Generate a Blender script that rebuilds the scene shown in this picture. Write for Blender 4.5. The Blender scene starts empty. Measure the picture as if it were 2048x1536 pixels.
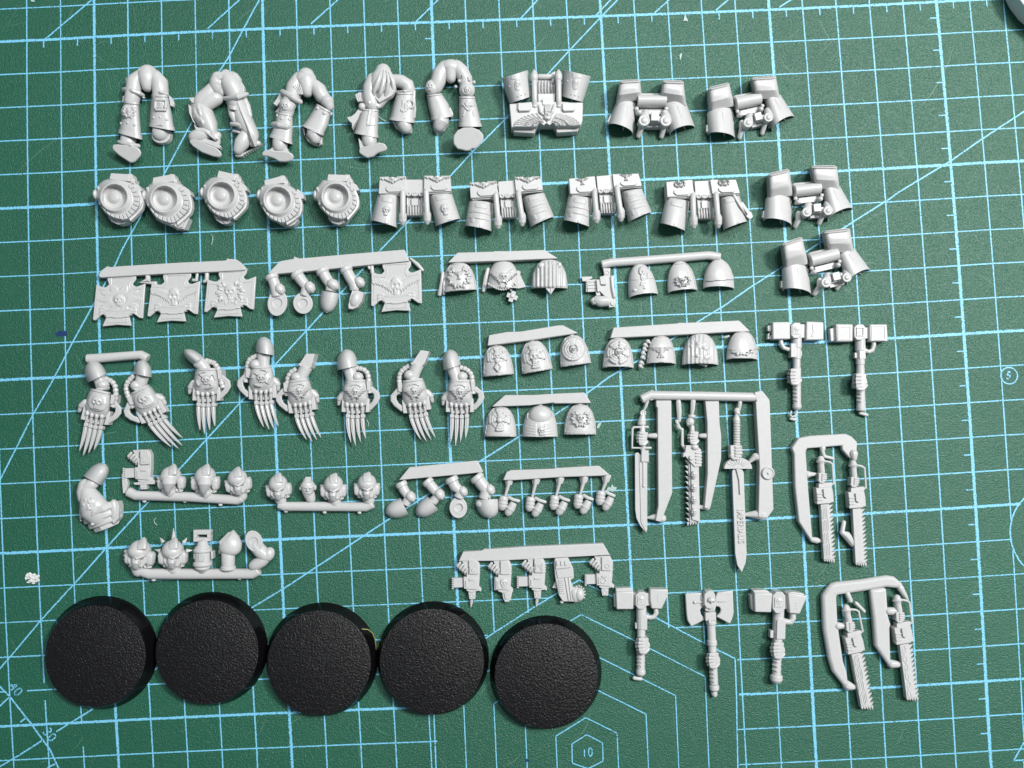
import bpy, math, random
from mathutils import Vector, Matrix, noise
from mathutils.bvhtree import BVHTree
random.seed(7)
sc = bpy.context.scene
COL = sc.collection
# ---------------------------------------------------------------- camera (units: 1 = 1 cm; the mat's grid is 1 cm)
F = 1700.0
RV = Vector((-0.04427492, 0.00312943, 0.04668617))
CAM = Vector((11.74043, -11.91104, 24.66206))
R3 = Matrix.Rotation(RV.length, 3, RV.normalized())          # world -> camera
RT = R3.transposed()
cam_d = bpy.data.cameras.new('camera')
cam_d.sensor_width = 36
cam_d.lens = F / 2048 * 36
cam_d.clip_start = 0.1
cam_d.clip_end = 500
cam = bpy.data.objects.new('camera', cam_d)
COL.objects.link(cam)
cam.matrix_world = Matrix.Translation(CAM) @ RT.to_4x4()
sc.camera = cam
# ---------------------------------------------------------------- light
wd = bpy.data.worlds.new('World')
sc.world = wd
wd.use_nodes = True
wd.node_tree.nodes['Background'].inputs[0].default_value = (0.80, 0.90, 1.0, 1)
wd.node_tree.nodes['Background'].inputs[1].default_value = 0.25

def lamp(name, loc, aim, size, power, col):
    d = bpy.data.lights.new(name, 'AREA')
    d.shape = 'DISK'; d.size = size; d.energy = power; d.color = col
    o = bpy.data.objects.new(name, d)
    COL.objects.link(o)
    o.location = loc
    o.rotation_euler = (Vector(aim) - Vector(loc)).to_track_quat('-Z', 'Y').to_euler()
    return o
lamp('desk_lamp', (74, 14, 86), (14, -9, 0), 19, 135000, (1.0, 0.985, 0.96))
lamp('ceiling_lamp', (32, 29, 84), (12, -10, 0), 30, 52000, (0.95, 0.98, 1.0))
sc.view_settings.view_transform = 'Standard'
sc.view_settings.look = 'None'
sc.view_settings.exposure = -0.1
sc.view_settings.gamma = 1

# ---------------------------------------------------------------- measured placement: a stack of local frames, all ending on the mat
PX = 68.0
ST = [(0.0, 0.0, 1.0, 0.0, 1.0, 0.0)]         # x, y, scale, angle, mirror, lift
class L:
    """Local frame: origin, scale, turn, mirror, lift above the mat."""
    def __init__(s, x, y, sc_=1.0, ang=0.0, mx=1.0, lift=0.0): s.a = (x, y, sc_, math.radians(ang), mx, lift)
    def __enter__(s): ST.append(s.a)
    def __exit__(s, *a): ST.pop()
def Z(x, y, k): return L(x, y, 1.0 / k)
def SC():
    k = 1.0
    for s in ST: k *= s[2]
    return k
def loc2(x, y, z):
    for (ox, oy, k, a, mx, lf) in reversed(ST):
        x = x * mx
        c, s = math.cos(a), math.sin(a)
        x, y, z = ox + k * (x * c - y * s), oy + k * (x * s + y * c), z * k + lf
    return x, y, z
def back(X, Y, z=0.0):
    d = RT @ Vector(((X - 1024) / F, (768 - Y) / F, -1))
    return CAM + d * ((z - CAM.z) / d.z)
def W(x, y, z=0.0):
    X, Y, zz = loc2(x, y, z)
    return back(X, Y, zz / PX)
def frame(x, y, z=0.0):
    o = W(x, y, z)
    e = 2.0 / SC()
    dx = (W(x + e, y, z) - o) / e
    dy = (W(x, y + e, z) - o) / e
    return o, dx, dy

# ---------------------------------------------------------------- materials
def nodes(name):
    m = bpy.data.materials.new(name); m.use_nodes = True
    nt = m.node_tree
    return m, nt, nt.nodes['Principled BSDF']
def N(nt, t, **kw):
    n = nt.nodes.new(t)
    for k, v in kw.items():
        if k in n.inputs: n.inputs[k].default_value = v
        else: setattr(n, k, v)
    return n
def coords(nt):
    return nt.nodes.new('ShaderNodeNewGeometry').outputs['Position']
def plastic(name, col, rough, bump=0.25, sss=0.0, scale=9.0):
    m, nt, b = nodes(name)
    p = coords(nt)
    n = N(nt, 'ShaderNodeTexNoise', Scale=scale, Detail=5.0, Roughness=0.6)
    nt.links.new(p, n.inputs['Vector'])
    mix = N(nt, 'ShaderNodeMix', data_type='RGBA')
    mix.inputs[6].default_value = tuple(c * 0.93 for c in col) + (1,)
    mix.inputs[7].default_value = tuple(min(1, c * 1.05) for c in col) + (1,)
    nt.links.new(n.outputs[0], mix.inputs[0]); nt.links.new(mix.outputs[2], b.inputs['Base Color'])
    n2 = N(nt, 'ShaderNodeTexNoise', Scale=scale * 3.4, Detail=3.0)
    nt.links.new(p, n2.inputs['Vector'])
    bu = N(nt, 'ShaderNodeBump', Strength=bump, Distance=0.006)
    nt.links.new(n2.outputs[0], bu.inputs['Height']); nt.links.new(bu.outputs[0], b.inputs['Normal'])
    rr = N(nt, 'ShaderNodeMapRange'); rr.inputs[3].default_value = rough - 0.06; rr.inputs[4].default_value = rough + 0.1
    nt.links.new(n.outputs[0], rr.inputs[0]); nt.links.new(rr.outputs[0], b.inputs['Roughness'])
    b.inputs['Specular IOR Level'].default_value = 0.5
    if sss:
        b.inputs['Subsurface Weight'].default_value = sss
        b.inputs['Subsurface Radius'].default_value = (0.05, 0.05, 0.045)
        b.inputs['Subsurface Scale'].default_value = 1.0
    return m
GREY = plastic('grey_plastic', (0.505, 0.503, 0.498), 0.32, 0.12, sss=0.12)

def leather(nt, p, b, strength, rough):
    v = N(nt, 'ShaderNodeTexNoise', Scale=15.0, Detail=3.0, Roughness=0.6, Distortion=0.6)
    v2 = N(nt, 'ShaderNodeTexNoise', Scale=34.0, Detail=2.0)
    nt.links.new(p, v.inputs['Vector']); nt.links.new(p, v2.inputs['Vector'])
    a = N(nt, 'ShaderNodeMath', operation='ADD')
    nt.links.new(v.outputs[0], a.inputs[0]); nt.links.new(v2.outputs[0], a.inputs[1])
    bu = N(nt, 'ShaderNodeBump', Strength=strength, Distance=0.026)
    nt.links.new(a.outputs[0], bu.inputs['Height']); nt.links.new(bu.outputs[0], b.inputs['Normal'])
    b.inputs['Roughness'].default_value = rough
    return a
def mat_green():
    m, nt, b = nodes('mat_green')
    p = coords(nt)
    a = leather(nt, p, b, 0.8, 0.39)
    b.inputs['Specular IOR Level'].default_value = 0.66
    n = N(nt, 'ShaderNodeTexNoise', Scale=0.22, Detail=5.0, Roughness=0.6)
    nt.links.new(p, n.inputs['Vector'])
    mix = N(nt, 'ShaderNodeMix', data_type='RGBA')
    mix.inputs[6].default_value = (0.002, 0.070, 0.037, 1)
    mix.inputs[7].default_value = (0.005, 0.104, 0.057, 1)
    nt.links.new(n.outputs[0], mix.inputs[0])
    # fine pale wear specks in the grain
    n3 = N(nt, 'ShaderNodeTexNoise', Scale=24.0, Detail=4.0, Roughness=0.75)
    nt.links.new(p, n3.inputs['Vector'])
    mr = N(nt, 'ShaderNodeMapRange'); mr.inputs[1].default_value = 0.52; mr.inputs[2].default_value = 0.78; mr.inputs[4].default_value = 0.36
    nt.links.new(n3.outputs[0], mr.inputs[0])
    mix2 = N(nt, 'ShaderNodeMix', data_type='RGBA')
    mix2.inputs[7].default_value = (0.035, 0.20, 0.12, 1)
    nt.links.new(mr.outputs[0], mix2.inputs[0]); nt.links.new(mix.outputs[2], mix2.inputs[6])
    nt.links.new(mix2.outputs[2], b.inputs['Base Color'])
    return m
def mat_print():
    m, nt, b = nodes('mat_print')
    p = coords(nt)
    leather(nt, p, b, 0.5, 0.38)
    b.inputs['Specular IOR Level'].default_value = 0.55
    n = N(nt, 'ShaderNodeTexNoise', Scale=22.0, Detail=4.0, Roughness=0.7)
    n1 = N(nt, 'ShaderNodeTexNoise', Scale=0.5, Detail=3.0)
    nt.links.new(p, n.inputs['Vector']); nt.links.new(p, n1.inputs['Vector'])
    uv = nt.nodes.new('ShaderNodeUVMap'); uv.uv_map = 'across'
    sx = nt.nodes.new('ShaderNodeSeparateXYZ'); nt.links.new(uv.outputs[0], sx.inputs[0])
    ab = N(nt, 'ShaderNodeMath', operation='ABSOLUTE'); nt.links.new(sx.outputs[0], ab.inputs[0])
    pw = N(nt, 'ShaderNodeMath', operation='POWER'); pw.inputs[1].default_value = 3.0; nt.links.new(ab.outputs[0], pw.inputs[0])
    ml = N(nt, 'ShaderNodeMath', operation='MULTIPLY'); ml.inputs[1].default_value = 0.22; nt.links.new(pw.outputs[0], ml.inputs[0])
    s1 = N(nt, 'ShaderNodeMath', operation='ADD'); nt.links.new(n.outputs[0], s1.inputs[0]); nt.links.new(ml.outputs[0], s1.inputs[1])
    m2 = N(nt, 'ShaderNodeMath', operation='MULTIPLY'); m2.inputs[1].default_value = 0.16; nt.links.new(n1.outputs[0], m2.inputs[0])
    s2 = N(nt, 'ShaderNodeMath', operation='ADD'); nt.links.new(s1.outputs[0], s2.inputs[0]); nt.links.new(m2.outputs[0], s2.inputs[1])
    mr = N(nt, 'ShaderNodeMapRange'); mr.inputs[1].default_value = 0.67; mr.inputs[2].default_value = 0.74
    nt.links.new(s2.outputs[0], mr.inputs[0])
    b.inputs['Base Color'].default_value = (0.18, 0.53, 0.75, 1)
    tr = nt.nodes.new('ShaderNodeBsdfTransparent')
    ms = nt.nodes.new('ShaderNodeMixShader')
    nt.links.new(mr.outputs[0], ms.inputs[0]); nt.links.new(b.outputs[0], ms.inputs[1]); nt.links.new(tr.outputs[0], ms.inputs[2])
    nt.links.new(ms.outputs[0], nt.nodes['Material Output'].inputs['Surface'])
    return m
GREEN = mat_green()
PRINT = mat_print()

# ---------------------------------------------------------------- things and parts
def tag(o, label=None, cat=None, group=None, kind=None):
    if label: o['label'] = label
    if cat: o['category'] = cat
    if group: o['group'] = group
    if kind: o['kind'] = kind
class Thing:
    def __init__(s, name, label, cat, x, y, group=None):
        s.o = bpy.data.objects.new(name, None); COL.objects.link(s.o)
        s.o.empty_display_size = 0.3
        s.org = W(x, y, 0)
        s.o.location = s.org
        tag(s.o, label, cat, group)
PARTS = []
def superc(a, e):
    return math.copysign(abs(a) ** e, a)
class P:
    """One part: collects shapes, becomes one mesh object."""
    def __init__(s, name, parent, mat=None, label=None, bevel=0.012, sharp=38, kind=None):
        s.name, s.parent, s.mat, s.label, s.bevel, s.sharp, s.kind = name, parent, mat or GREY, label, bevel, sharp, kind
        s.v, s.f = [], []
        s.o = bpy.data.objects.new(name, bpy.data.meshes.new(name))
        COL.objects.link(s.o)
        PARTS.append(s)
    def add(s, vs, fs):
        b = len(s.v); s.v += [Vector(v) for v in vs]
        s.f += [tuple(b + i for i in f) for f in fs]
        return s
    # -- swept tube; path of (x, y, z, r[, rz]); z is the height of the axis
    def tube(s, path, n=12, cap='r', cap2=None, e=1.0, twist=0):
        path = [tuple(p) for p in path]
        k = SC() / PX
        c = [W(p[0], p[1], p[2]) for p in path]
        R = [p[3] * k for p in path]; RZ = [(p[4] if len(p) > 4 else p[3]) * k for p in path]
        rings = []
        m = len(c)
        def tan(i):
            a, b = c[max(0, i - 1)], c[min(m - 1, i + 1)]
            t = b - a
            if 0 < i < m - 1:
                t = (c[i] - a).normalized() + (b - c[i]).normalized()
            return t.normalized() if t.length > 1e-9 else Vector((1, 0, 0))
        up0 = Vector((0, 0, 1))
        def ring(o, t, r, rz):
            sd = t.cross(up0)
            sd = sd.normalized() if sd.length > 1e-3 else Vector((1, 0, 0))
            up = sd.cross(t).normalized()
            out = []
            for j in range(n):
                a = 2 * math.pi * (j + 0.5) / n + twist
                out.append(o + sd * superc(math.cos(a), e) * r + up * superc(math.sin(a), e) * rz)
            return out
        def capr(i, sg, mode):
            t = tan(i)
            if mode == 'f': return []
            out = []
            for a in ((30, 58, 80) if mode == 'r' else (45,)):
                q = math.radians(a)
                out.append(ring(c[i] + t * sg * R[i] * math.sin(q) * (1 if mode == 'r' else 0.25), t, R[i] * math.cos(q) if mode == 'r' else R[i] * .8, RZ[i] * math.cos(q) if mode == 'r' else RZ[i] * .8))
            return out
        cap2 = cap2 or cap
        rings = list(reversed(capr(0, -1, cap)))
        rings += [ring(c[i], tan(i), R[i], RZ[i]) for i in range(m)]
        rings += capr(m - 1, 1, cap2)
        vs = [v for r in rings for v in r]
        fs = []
        for i in range(len(rings) - 1):
            for j in range(n):
                a, b = i * n + j, i * n + (j + 1) % n
                fs.append((a, b, b + n, a + n))
        fs.append(tuple(reversed(range(n))))
        fs.append(tuple(range((len(rings) - 1) * n, len(rings) * n)))
        return s.add(vs, fs)
    def ell(s, x, y, z, rx, ry=None, rz=None, ang=0, n=14, m=9):
        ry = rx if ry is None else ry; rz = min(rx, ry) if rz is None else rz
        o, dx, dy = frame(x, y, z)
        k = SC() / PX
        ca, sa = math.cos(math.radians(ang)), math.sin(math.radians(ang))
        ax = (dx * ca + dy * sa) * rx; ay = (dy * ca - dx * sa) * ry; az = Vector((0, 0, rz * k))
        vs = [o + az]; fs = []
        for i in range(1, m):
            q = math.pi * i / m
            for j in range(n):
                t = 2 * math.pi * j / n
                vs.append(o + az * math.cos(q) + (ax * math.cos(t) + ay * math.sin(t)) * math.sin(q))
        vs.append(o - az)
        last = len(vs) - 1
        for j in range(n):
            fs.append((0, 1 + (j + 1) % n, 1 + j)[::-1]); fs.append((last, last - n + j, last - n + (j + 1) % n)[::-1])
        for i in range(m - 2):
            for j in range(n):
                a, b = 1 + i * n + j, 1 + i * n + (j + 1) % n
                fs.append((a, b, b + n, a + n)[::-1])
        return s.add(vs, fs)
    # -- extruded outline, measured at its top edge; z1 may be a function of (x, y)
    def prism(s, pts, z0, z1, flare=0.0, hole=None):
        n = len(pts)
        zf = z1 if callable(z1) else (lambda x, y: z1)
        k = SC() / PX
        lf = loc2(0, 0, z0)[2] / PX
        top = [W(x, y, zf(x, y)) for x, y in pts]
        c = sum(top, Vector()) / n
        bot = []
        for t in top:
            d = (t - c); d.z = 0
            q = t + (d.normalized() * flare * k if d.length > 0 else d)
            bot.append(Vector((q.x, q.y, lf)))
        fs = [(i, (i + 1) % n, n + (i + 1) % n, n + i) for i in range(n)]
        fs += [tuple(range(n)), tuple(reversed(range(n, 2 * n)))]
        return s.add(top + bot, fs)
    def box(s, x, y, w, h, z0, z1, ang=0, flare=0.0):
        a = math.radians(ang); c, sn = math.cos(a), math.sin(a)
        p = [(x + u * w / 2 * c - v * h / 2 * sn, y + u * w / 2 * sn + v * h / 2 * c) for u, v in ((-1, -1), (1, -1), (1, 1), (-1, 1))]
        return s.prism(p, z0, z1, flare)
    def plate(s, pts, zf, th):
        """Thin plate; zf(x, y) is the height of its upper face."""
        n = len(pts); k = SC() / PX
        f = zf if callable(zf) else (lambda x, y: zf)
        top = [W(x, y, f(x, y)) for x, y in pts]
        bot = [t - Vector((0, 0, th * k)) for t in top]
        return s.add(top + bot, [(i, (i + 1) % n, n + (i + 1) % n, n + i) for i in range(n)] + [tuple(range(n)), tuple(reversed(range(n, 2 * n)))])
    def turned(s, x, y, z, prof, n=48):
        """Lathe about a vertical axis whose top centre is seen at (x, y, z); prof = [(radius, height) cm]."""
        c = W(x, y, z); vs = []; fs = []
        for r, h in prof:
            for j in range(n):
                t = 2 * math.pi * j / n
                vs.append(Vector((c.x + r * math.cos(t), c.y + r * math.sin(t), h)))
        m = len(prof)
        for i in range(m - 1):
            for j in range(n):
                a, b = i * n + j, i * n + (j + 1) % n
                fs.append((a, b, b + n, a + n))
        fs.append(tuple(range(n))); fs.append(tuple(range((m - 1) * n, m * n)))
        return s.add(vs, fs)
    def disc(s, x, y, r, z0, z1, n=20, ry=None, ang=0, flare=0.0):
        ry = ry or r; c, sn = math.cos(math.radians(ang)), math.sin(math.radians(ang))
        p = []
        for i in range(n):
            t = 2 * math.pi * i / n
            u, v = r * math.cos(t), ry * math.sin(t)
            p.append((x + u * c - v * sn, y + u * sn + v * c))
        return s.prism(p, z0, z1, flare)
    # -- vaulted plate through cross sections (xl, yl, xr, yr, z_edge, z_crest[, e])
    def arch(s, secs, n=16, thick=0.0, skirt=None, sub=1, bulge=0.0):
        if sub > 1:
            out = []
            for i in range(len(secs) - 1):
                a, b = secs[i], secs[i + 1]
                for q in range(sub):
                    t = q / sub
                    out.append(tuple(a[j] + (b[j] - a[j]) * t for j in range(min(len(a), len(b)))))
            secs = out + [secs[-1]]
        k = SC() / PX
        def row(sec, shrink=0.0):
            xl, yl, xr, yr, ze, zm = sec[:6]; e = sec[6] if len(sec) > 6 else 1.0
            mx, my, hx, hy = (xl + xr) / 2, (yl + yr) / 2, (xr - xl) / 2, (yr - yl) / 2
            ln = math.hypot(hx, hy) or 1
            q = max(0.05, 1 - shrink / ln); zz = max(zm - ze - shrink, 0.3)
            out = []
            for j in range(n + 1):
                t = math.pi * j / n
                a, b = superc(math.cos(t), e), abs(math.sin(t)) ** e if j not in (0, n) else 0
                out.append(W(mx - hx * a * q + bulge * b * (hy / ln), my - hy * a * q - bulge * b * (abs(hx) / ln), ze + zz * b))
            if skirt is not None and not shrink:
                lf = loc2(0, 0, skirt)[2] / PX
                l0, l1 = out[0].copy(), out[-1].copy(); l0.z = lf; l1.z = lf
                out = [l0] + out + [l1]
            return out
        rows = [row(x) for x in secs]
        w = len(rows[0])
        vs = [v for r in rows for v in r]; fs = []
        for i in range(len(rows) - 1):
            for j in range(w - 1):
                a = i * w + j
                fs.append((a, a + w, a + w + 1, a + 1))
        if thick:
            rin = [row(x, thick) for x in secs]; w2 = len(rin[0]); b = len(vs)
            vs += [v for r in rin for v in r]
            for i in range(len(rin) - 1):
                for j in range(w2 - 1):
                    a = b + i * w2 + j
                    fs.append((a, a + 1, a + w2 + 1, a + w2))
            off = (w - w2) // 2
            for (r0, flip) in ((0, False), (len(rows) - 1, True)):
                for j in range(w2 - 1):
                    q = (r0 * w + off + j, r0 * w + off + j + 1, b + r0 * w2 + j + 1, b + r0 * w2 + j)
                    fs.append(q if not flip else q[::-1])
            for i in range(len(rows) - 1):
                for jo, ji in ((off, 0), (off + w2 - 1, w2 - 1)):
                    fs.append((i * w + jo, (i + 1) * w + jo, b + (i + 1) * w2 + ji, b + i * w2 + ji))
        else:
            fs.append(tuple(range(w)))
            fs.append(tuple(reversed(range((len(rows) - 1) * w, len(rows) * w))))
            for i in range(len(rows) - 1):
                fs.append((i * w, i * w + w - 1, (i + 1) * w + w - 1, (i + 1) * w))
        return s.add(vs, fs)
    def torus(s, x, y, z, R_, r, n=20, ry=None, ang=0, a0=0, a1=360, m=8, squash=1.0):
        ry = ry or R_
        c, sn = math.cos(math.radians(ang)), math.sin(math.radians(ang))
        path = []
        closed = (a1 - a0) >= 360
        for i in range(n + (0 if closed else 1)):
            t = math.radians(a0 + (a1 - a0) * i / n)
            u, v = R_ * math.cos(t), ry * math.sin(t)
            path.append((x + u * c - v * sn, y + u * sn + v * c, z, r, r * squash))
        if not closed: return s.tube(path, n=m)
        path.append(path[0])
        return s.tube(path, n=m, cap='f')
    # -- relief draped over the surfaces of other parts
    def relief(s, x, y, w, h, fn, height, on, ang=0, n=26, sink=1.5, zmax=0.18):
        trees = [q.bvh() for q in (on if isinstance(on, (list, tuple)) else [on])]
        k = SC() / PX
        a = math.radians(ang); c, sn = math.cos(a), math.sin(a)
        grid = []
        ny = max(8, int(n * h / max(w, 1e-6))) if h < w else n
        nx = n if h <= w else max(8, int(n * w / h))
        ny = n if h >= w else ny
        lastz = None
        for j in range(ny + 1):
            for i in range(nx + 1):
                u, v = i / nx * 2 - 1, j / ny * 2 - 1
                px, py = x + u * w / 2 * c - v * h / 2 * sn, y + u * w / 2 * sn + v * h / 2 * c
                g = W(px, py, 0)
                d = (g - CAM).normalized()
                best = None
                for t in trees:
                    hit = t.ray_cast(CAM, d)
                    if hit[0] is not None and (best is None or hit[0].z > best.z): best = hit[0]
                f = fn(u, -v)
                if best is None: grid.append((None, f)); continue
                q = best + Vector((0, 0, (f * height if f > 0 else -sink) * k))
                grid.append((q, f))
        idx = {}; vs = []; fs = []
        def vi(t):
            if t not in idx: idx[t] = len(vs); vs.append(grid[t][0])
            return idx[t]
        for j in range(ny):
            for i in range(nx):
                q = (j * (nx + 1) + i, j * (nx + 1) + i + 1, (j + 1) * (nx + 1) + i + 1, (j + 1) * (nx + 1) + i)
                if any(grid[t][0] is None for t in q) or all(grid[t][1] <= 0 for t in q): continue
                zs = [grid[t][0].z for t in q]
                if max(zs) - min(zs) > zmax: continue
                fs.append(tuple(vi(t) for t in q)[::-1])
        return s.add(vs, fs)
    def bvh(s):
        return BVHTree.FromPolygons([tuple(v) for v in s.v], s.f)
    def hitz(s, x, y):
        g = W(x, y, 0); d = (g - CAM).normalized()
        h = s.bvh().ray_cast(CAM, d)
        return (h[0].z * PX) / SC() if h[0] is not None else 0
    def text(s, body, x, y, size, ang=0, z=0.0, ext=0.0, spacing=1.0, sx=1.0, bold=0.0):
        cu = bpy.data.curves.new('lettering', 'FONT'); cu.body = body; cu.size = size
        cu.align_x = 'CENTER'; cu.align_y = 'CENTER'; cu.extrude = ext; cu.space_character = spacing; cu.resolution_u = 3; cu.offset = bold
        ob = bpy.data.objects.new('lettering', cu); COL.objects.link(ob)
        me = ob.to_mesh(depsgraph=bpy.context.evaluated_depsgraph_get())
        c, sn = math.cos(math.radians(ang)), math.sin(math.radians(ang))
        vs = []
        for v in me.vertices:
            u, w = v.co.x * sx, -v.co.y
            vs.append(W(x + u * c - w * sn, y + u * sn + w * c, z + (v.co.z if ext else 0)))
        fs = [tuple(p.vertices) for p in me.polygons]
        ob.to_mesh_clear()
        bpy.data.objects.remove(ob); bpy.data.curves.remove(cu)
        return s.add(vs, fs)

def finish():
    import bmesh
    for p in PARTS:
        if not p.v: bpy.data.objects.remove(p.o); continue
        par = p.parent
        if isinstance(par, Thing): po, porg = par.o, par.org
        elif isinstance(par, P): po, porg = par.o, par.org
        else: po, porg = None, Vector((0, 0, 0))
        lo = Vector((min(v[i] for v in p.v) for i in range(3))); hi = Vector((max(v[i] for v in p.v) for i in range(3)))
        org = (lo + hi) / 2
        if po is None or p.parent is None: org.z = lo.z
        p.org = org
        me = p.o.data
        me.from_pydata([tuple(v - org) for v in p.v], [], p.f)
        me.materials.append(p.mat)
        bm = bmesh.new(); bm.from_mesh(me)
        bmesh.ops.remove_doubles(bm, verts=bm.verts, dist=1e-5) if p.kind != "flat" else None
        bmesh.ops.recalc_face_normals(bm, faces=bm.faces) if p.kind != 'flat' else None
        lim = math.radians(p.sharp)
        for e in bm.edges:
            if len(e.link_faces) == 2 and e.calc_face_angle(0) > lim: e.smooth = False
        for f in bm.faces: f.smooth = True
        bm.to_mesh(me); bm.free()
        p.o.location = org - porg
        if po is not None: p.o.parent = po
        if p.bevel:
            b = p.o.modifiers.new('soft_edges', 'BEVEL')
            b.width = p.bevel; b.segments = 2; b.limit_method = 'ANGLE'; b.angle_limit = lim
            b.use_clamp_overlap = True
        if p.label: p.o['label'] = p.label
        if p.kind and p.kind != 'flat': p.o['kind'] = p.kind
# ================================================================ the cutting mat and its print
cxy = ([-0.0161, 0.0817, 0.0044, 0.0091, -0.0138, 0.0168, -0.0164, 0.0176, -0.0916, 0.0127],
       [-0.0052, -0.0583, -0.0659, 0.0118, 0.0018, 0.0063, 0.0438, 0.0156, -0.039, 0.098])
def G(u, v):
    """Grid crossing (u across, v down, in centimetres); the printed lines wander a little, as measured."""
    a, b = min(max(u, -1), 26) / 10 - 1.25, min(max(v, -1), 21.5) / 10 - 1
    m = (1, a, b, a * a, a * b, b * b, a ** 3, a * a * b, a * b * b, b ** 3)
    return Vector((u + sum(p * q for p, q in zip(cxy[0], m)), -v + sum(p * q for p, q in zip(cxy[1], m)), 0))
table = P('table_top', None, plastic('table_wood', (0.20, 0.15, 0.10), 0.5), bevel=0, kind='structure')
def sheet(p, x0, x1, y0, y1, z0, z1):
    v = [Vector((x, y, z)) for z in (z1, z0) for x, y in ((x0, y0), (x1, y0), (x1, y1), (x0, y1))]
    p.add(v, [(0, 1, 2, 3), (7, 6, 5, 4), (0, 4, 5, 1), (1, 5, 6, 2), (2, 6, 7, 3), (3, 7, 4, 0)])
sheet(table, -40, 65, -55, 35, -2.5, -0.3)
MAT = Thing('cutting_mat', 'green self-healing cutting mat with light blue grid lines under all the plastic parts', 'cutting mat', 1024, 768)
surf = P('mat_surface', MAT, GREEN, bevel=0.05)
sheet(surf, -7.5, 37.5, -25.5, 4.5, -0.299, 0.0)

class Strips:
    def __init__(s, name, z):
        s.p = P(name, MAT, PRINT, bevel=0, kind='flat'); s.z = z; s.uv = []
    def seg(s, a, b, w, z=None, ends=0.0):
        d = b - a
        if d.length < 1e-6: return
        t = d.normalized(); n = Vector((-t.y, t.x, 0)) * w / 2
        zz = Vector((0, 0, s.z if z is None else z))
        s.p.add([a - n + zz, b - n + zz, b + n + zz, a + n + zz], [(0, 1, 2, 3)])
        s.uv += [(-1, 0), (-1, 1), (1, 1), (1, 0)]
    def line(s, pts, w):
        for i in range(len(pts) - 1):
            a, b = pts[i], pts[i + 1]
            s.seg(a, b, w)
    def done(s):
        pass
HEX = [(868, 1600), (868, 1330), (1158, 1160), (1470, 1317), (1474, 1600)]
HEXW = [back(x, y) for x, y in HEX]
def inside(p, poly):
    r = False
    for i in range(len(poly)):
        a, b = poly[i], poly[i - 1]
        if (a.y > p.y) != (b.y > p.y) and p.x < (b.x - a.x) * (p.y - a.y) / (b.y - a.y) + a.x: r = not r
    return r
CIR = back(2115, 1066); CIRR = (back(2020, 1066) - CIR).length
def hidden(u, v, vertical, k):
    p = G(u, v)
    if inside(p, HEXW): return True
    if (p - CIR).length < CIRR: return True
    X = project(p)
    if vertical and k == -2 and 1361 < X[1] < 1396: return True
    if vertical and k == -1 and 1443 < X[1] < 1490: return True
    if not vertical and k == 19 and 12 < X[0] < 50: return True
    if vertical and k == 9 and X[1] > 1600: return True
    return False
def project(p):
    d = R3 @ (p - CAM)
    return 1024 + F * d.x / -d.z, 768 - F * d.y / -d.z
ALL = []
def new(name, z):
    s_ = Strips(name, z); ALL.append(s_); return s_
def gridline(st, k, vertical, w):
    a, b = (-4, 24) if vertical else (-7, 37)
    step = 0.1
    run = None
    i = 0
    prev = None
    x = a
    while x <= b + 1e-6:
        u, v = (k, x) if vertical else (x, k)
        h = hidden(u, v, vertical, k)
        if h and st.uv: st = new(st.p.name, st.z)
        if not h and run is None: run = [x]
        if run is not None and (h or x + step > b + 1e-6 or abs((x - run[0])) >= 1.0 - 1e-6):
            p, q = ((k, run[0]), (k, x)) if vertical else ((run[0], k), (x, k))
            st.seg(G(*p), G(*q), w)
            run = None if h else [x]
        x += step
rw = random.Random(3)
for k in range(-6, 38):
    gridline(new('heavy_grid_line', 0.006) if k % 5 == 0 else new('fine_grid_line', 0.003), k, True, (0.098 if k % 5 == 0 else 0.046) * rw.uniform(.9, 1.08))
for k in range(-4, 25):
    gridline(new('heavy_grid_line', 0.0075) if k % 5 == 0 else new('fine_grid_line', 0.0045), k, False, (0.090 if k % 5 == 0 else 0.041) * rw.uniform(.9, 1.08))
# the grid's own border beside the hexagons
def pl(st, pts, w): new(*st).line([back(x, y) for x, y in pts], w)
ticks = ('ruler_tick', 0.009)
for k in range(-2, 28):
    a = G(k + .5, 0); b = G(k + .5, 0.24); new(*ticks).seg(a, b, 0.042)
for k in range(0, 22):
    a = G(25, k + .5); b = G(24.76, k + .5); new(*ticks).seg(a, b, 0.042)
new(*ticks).seg(G(10, .5), G(9.77, .5), 0.04)
dg = ('diagonal_line', 0.0105)
for pts in ([(88, 81), (184, 0), (220, -30)], [(415, 58), (479, 0), (512, -30)], [(622, 48), (676, 0), (708, -30)],
            [(832, 44), (876, 0), (905, -30)], [(1041.5, 37), (1075, 0), (1100, -30)], [(1190, 33), (1221, 0), (1248, -30)],
            [(1309, 26), (1338, 0), (1370, -30)], [(1431.5, 21), (1456, 0), (1485, -30)], [(1558.5, 15), (1581, 0), (1610, -28)]):
    pl(dg, pts, 0.05)
pl(dg, [(535, -30), (519, 0), (512, 12), (489, 55), (457.5, 115), (439, 143), (380, 252), (330, 346), (292, 415), (245, 498), (230, 532), (186, 611), (148, 680), (102, 768), (66, 830), (3, 955), (-30, 1013)], 0.05)
pl(dg, [(1262, -27), (1235, 0), (1201, 35), (1139, 101), (1094, 150), (1007, 242), (947, 302), (900, 353), (824, 435), (761, 500), (714, 551), (615, 659), (550, 730), (479, 807), (412, 880), (367, 930), (277, 1025), (215, 1093), (163, 1152), (85, 1237), (21, 1313), (0, 1337), (-30, 1370)], 0.05)
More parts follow.
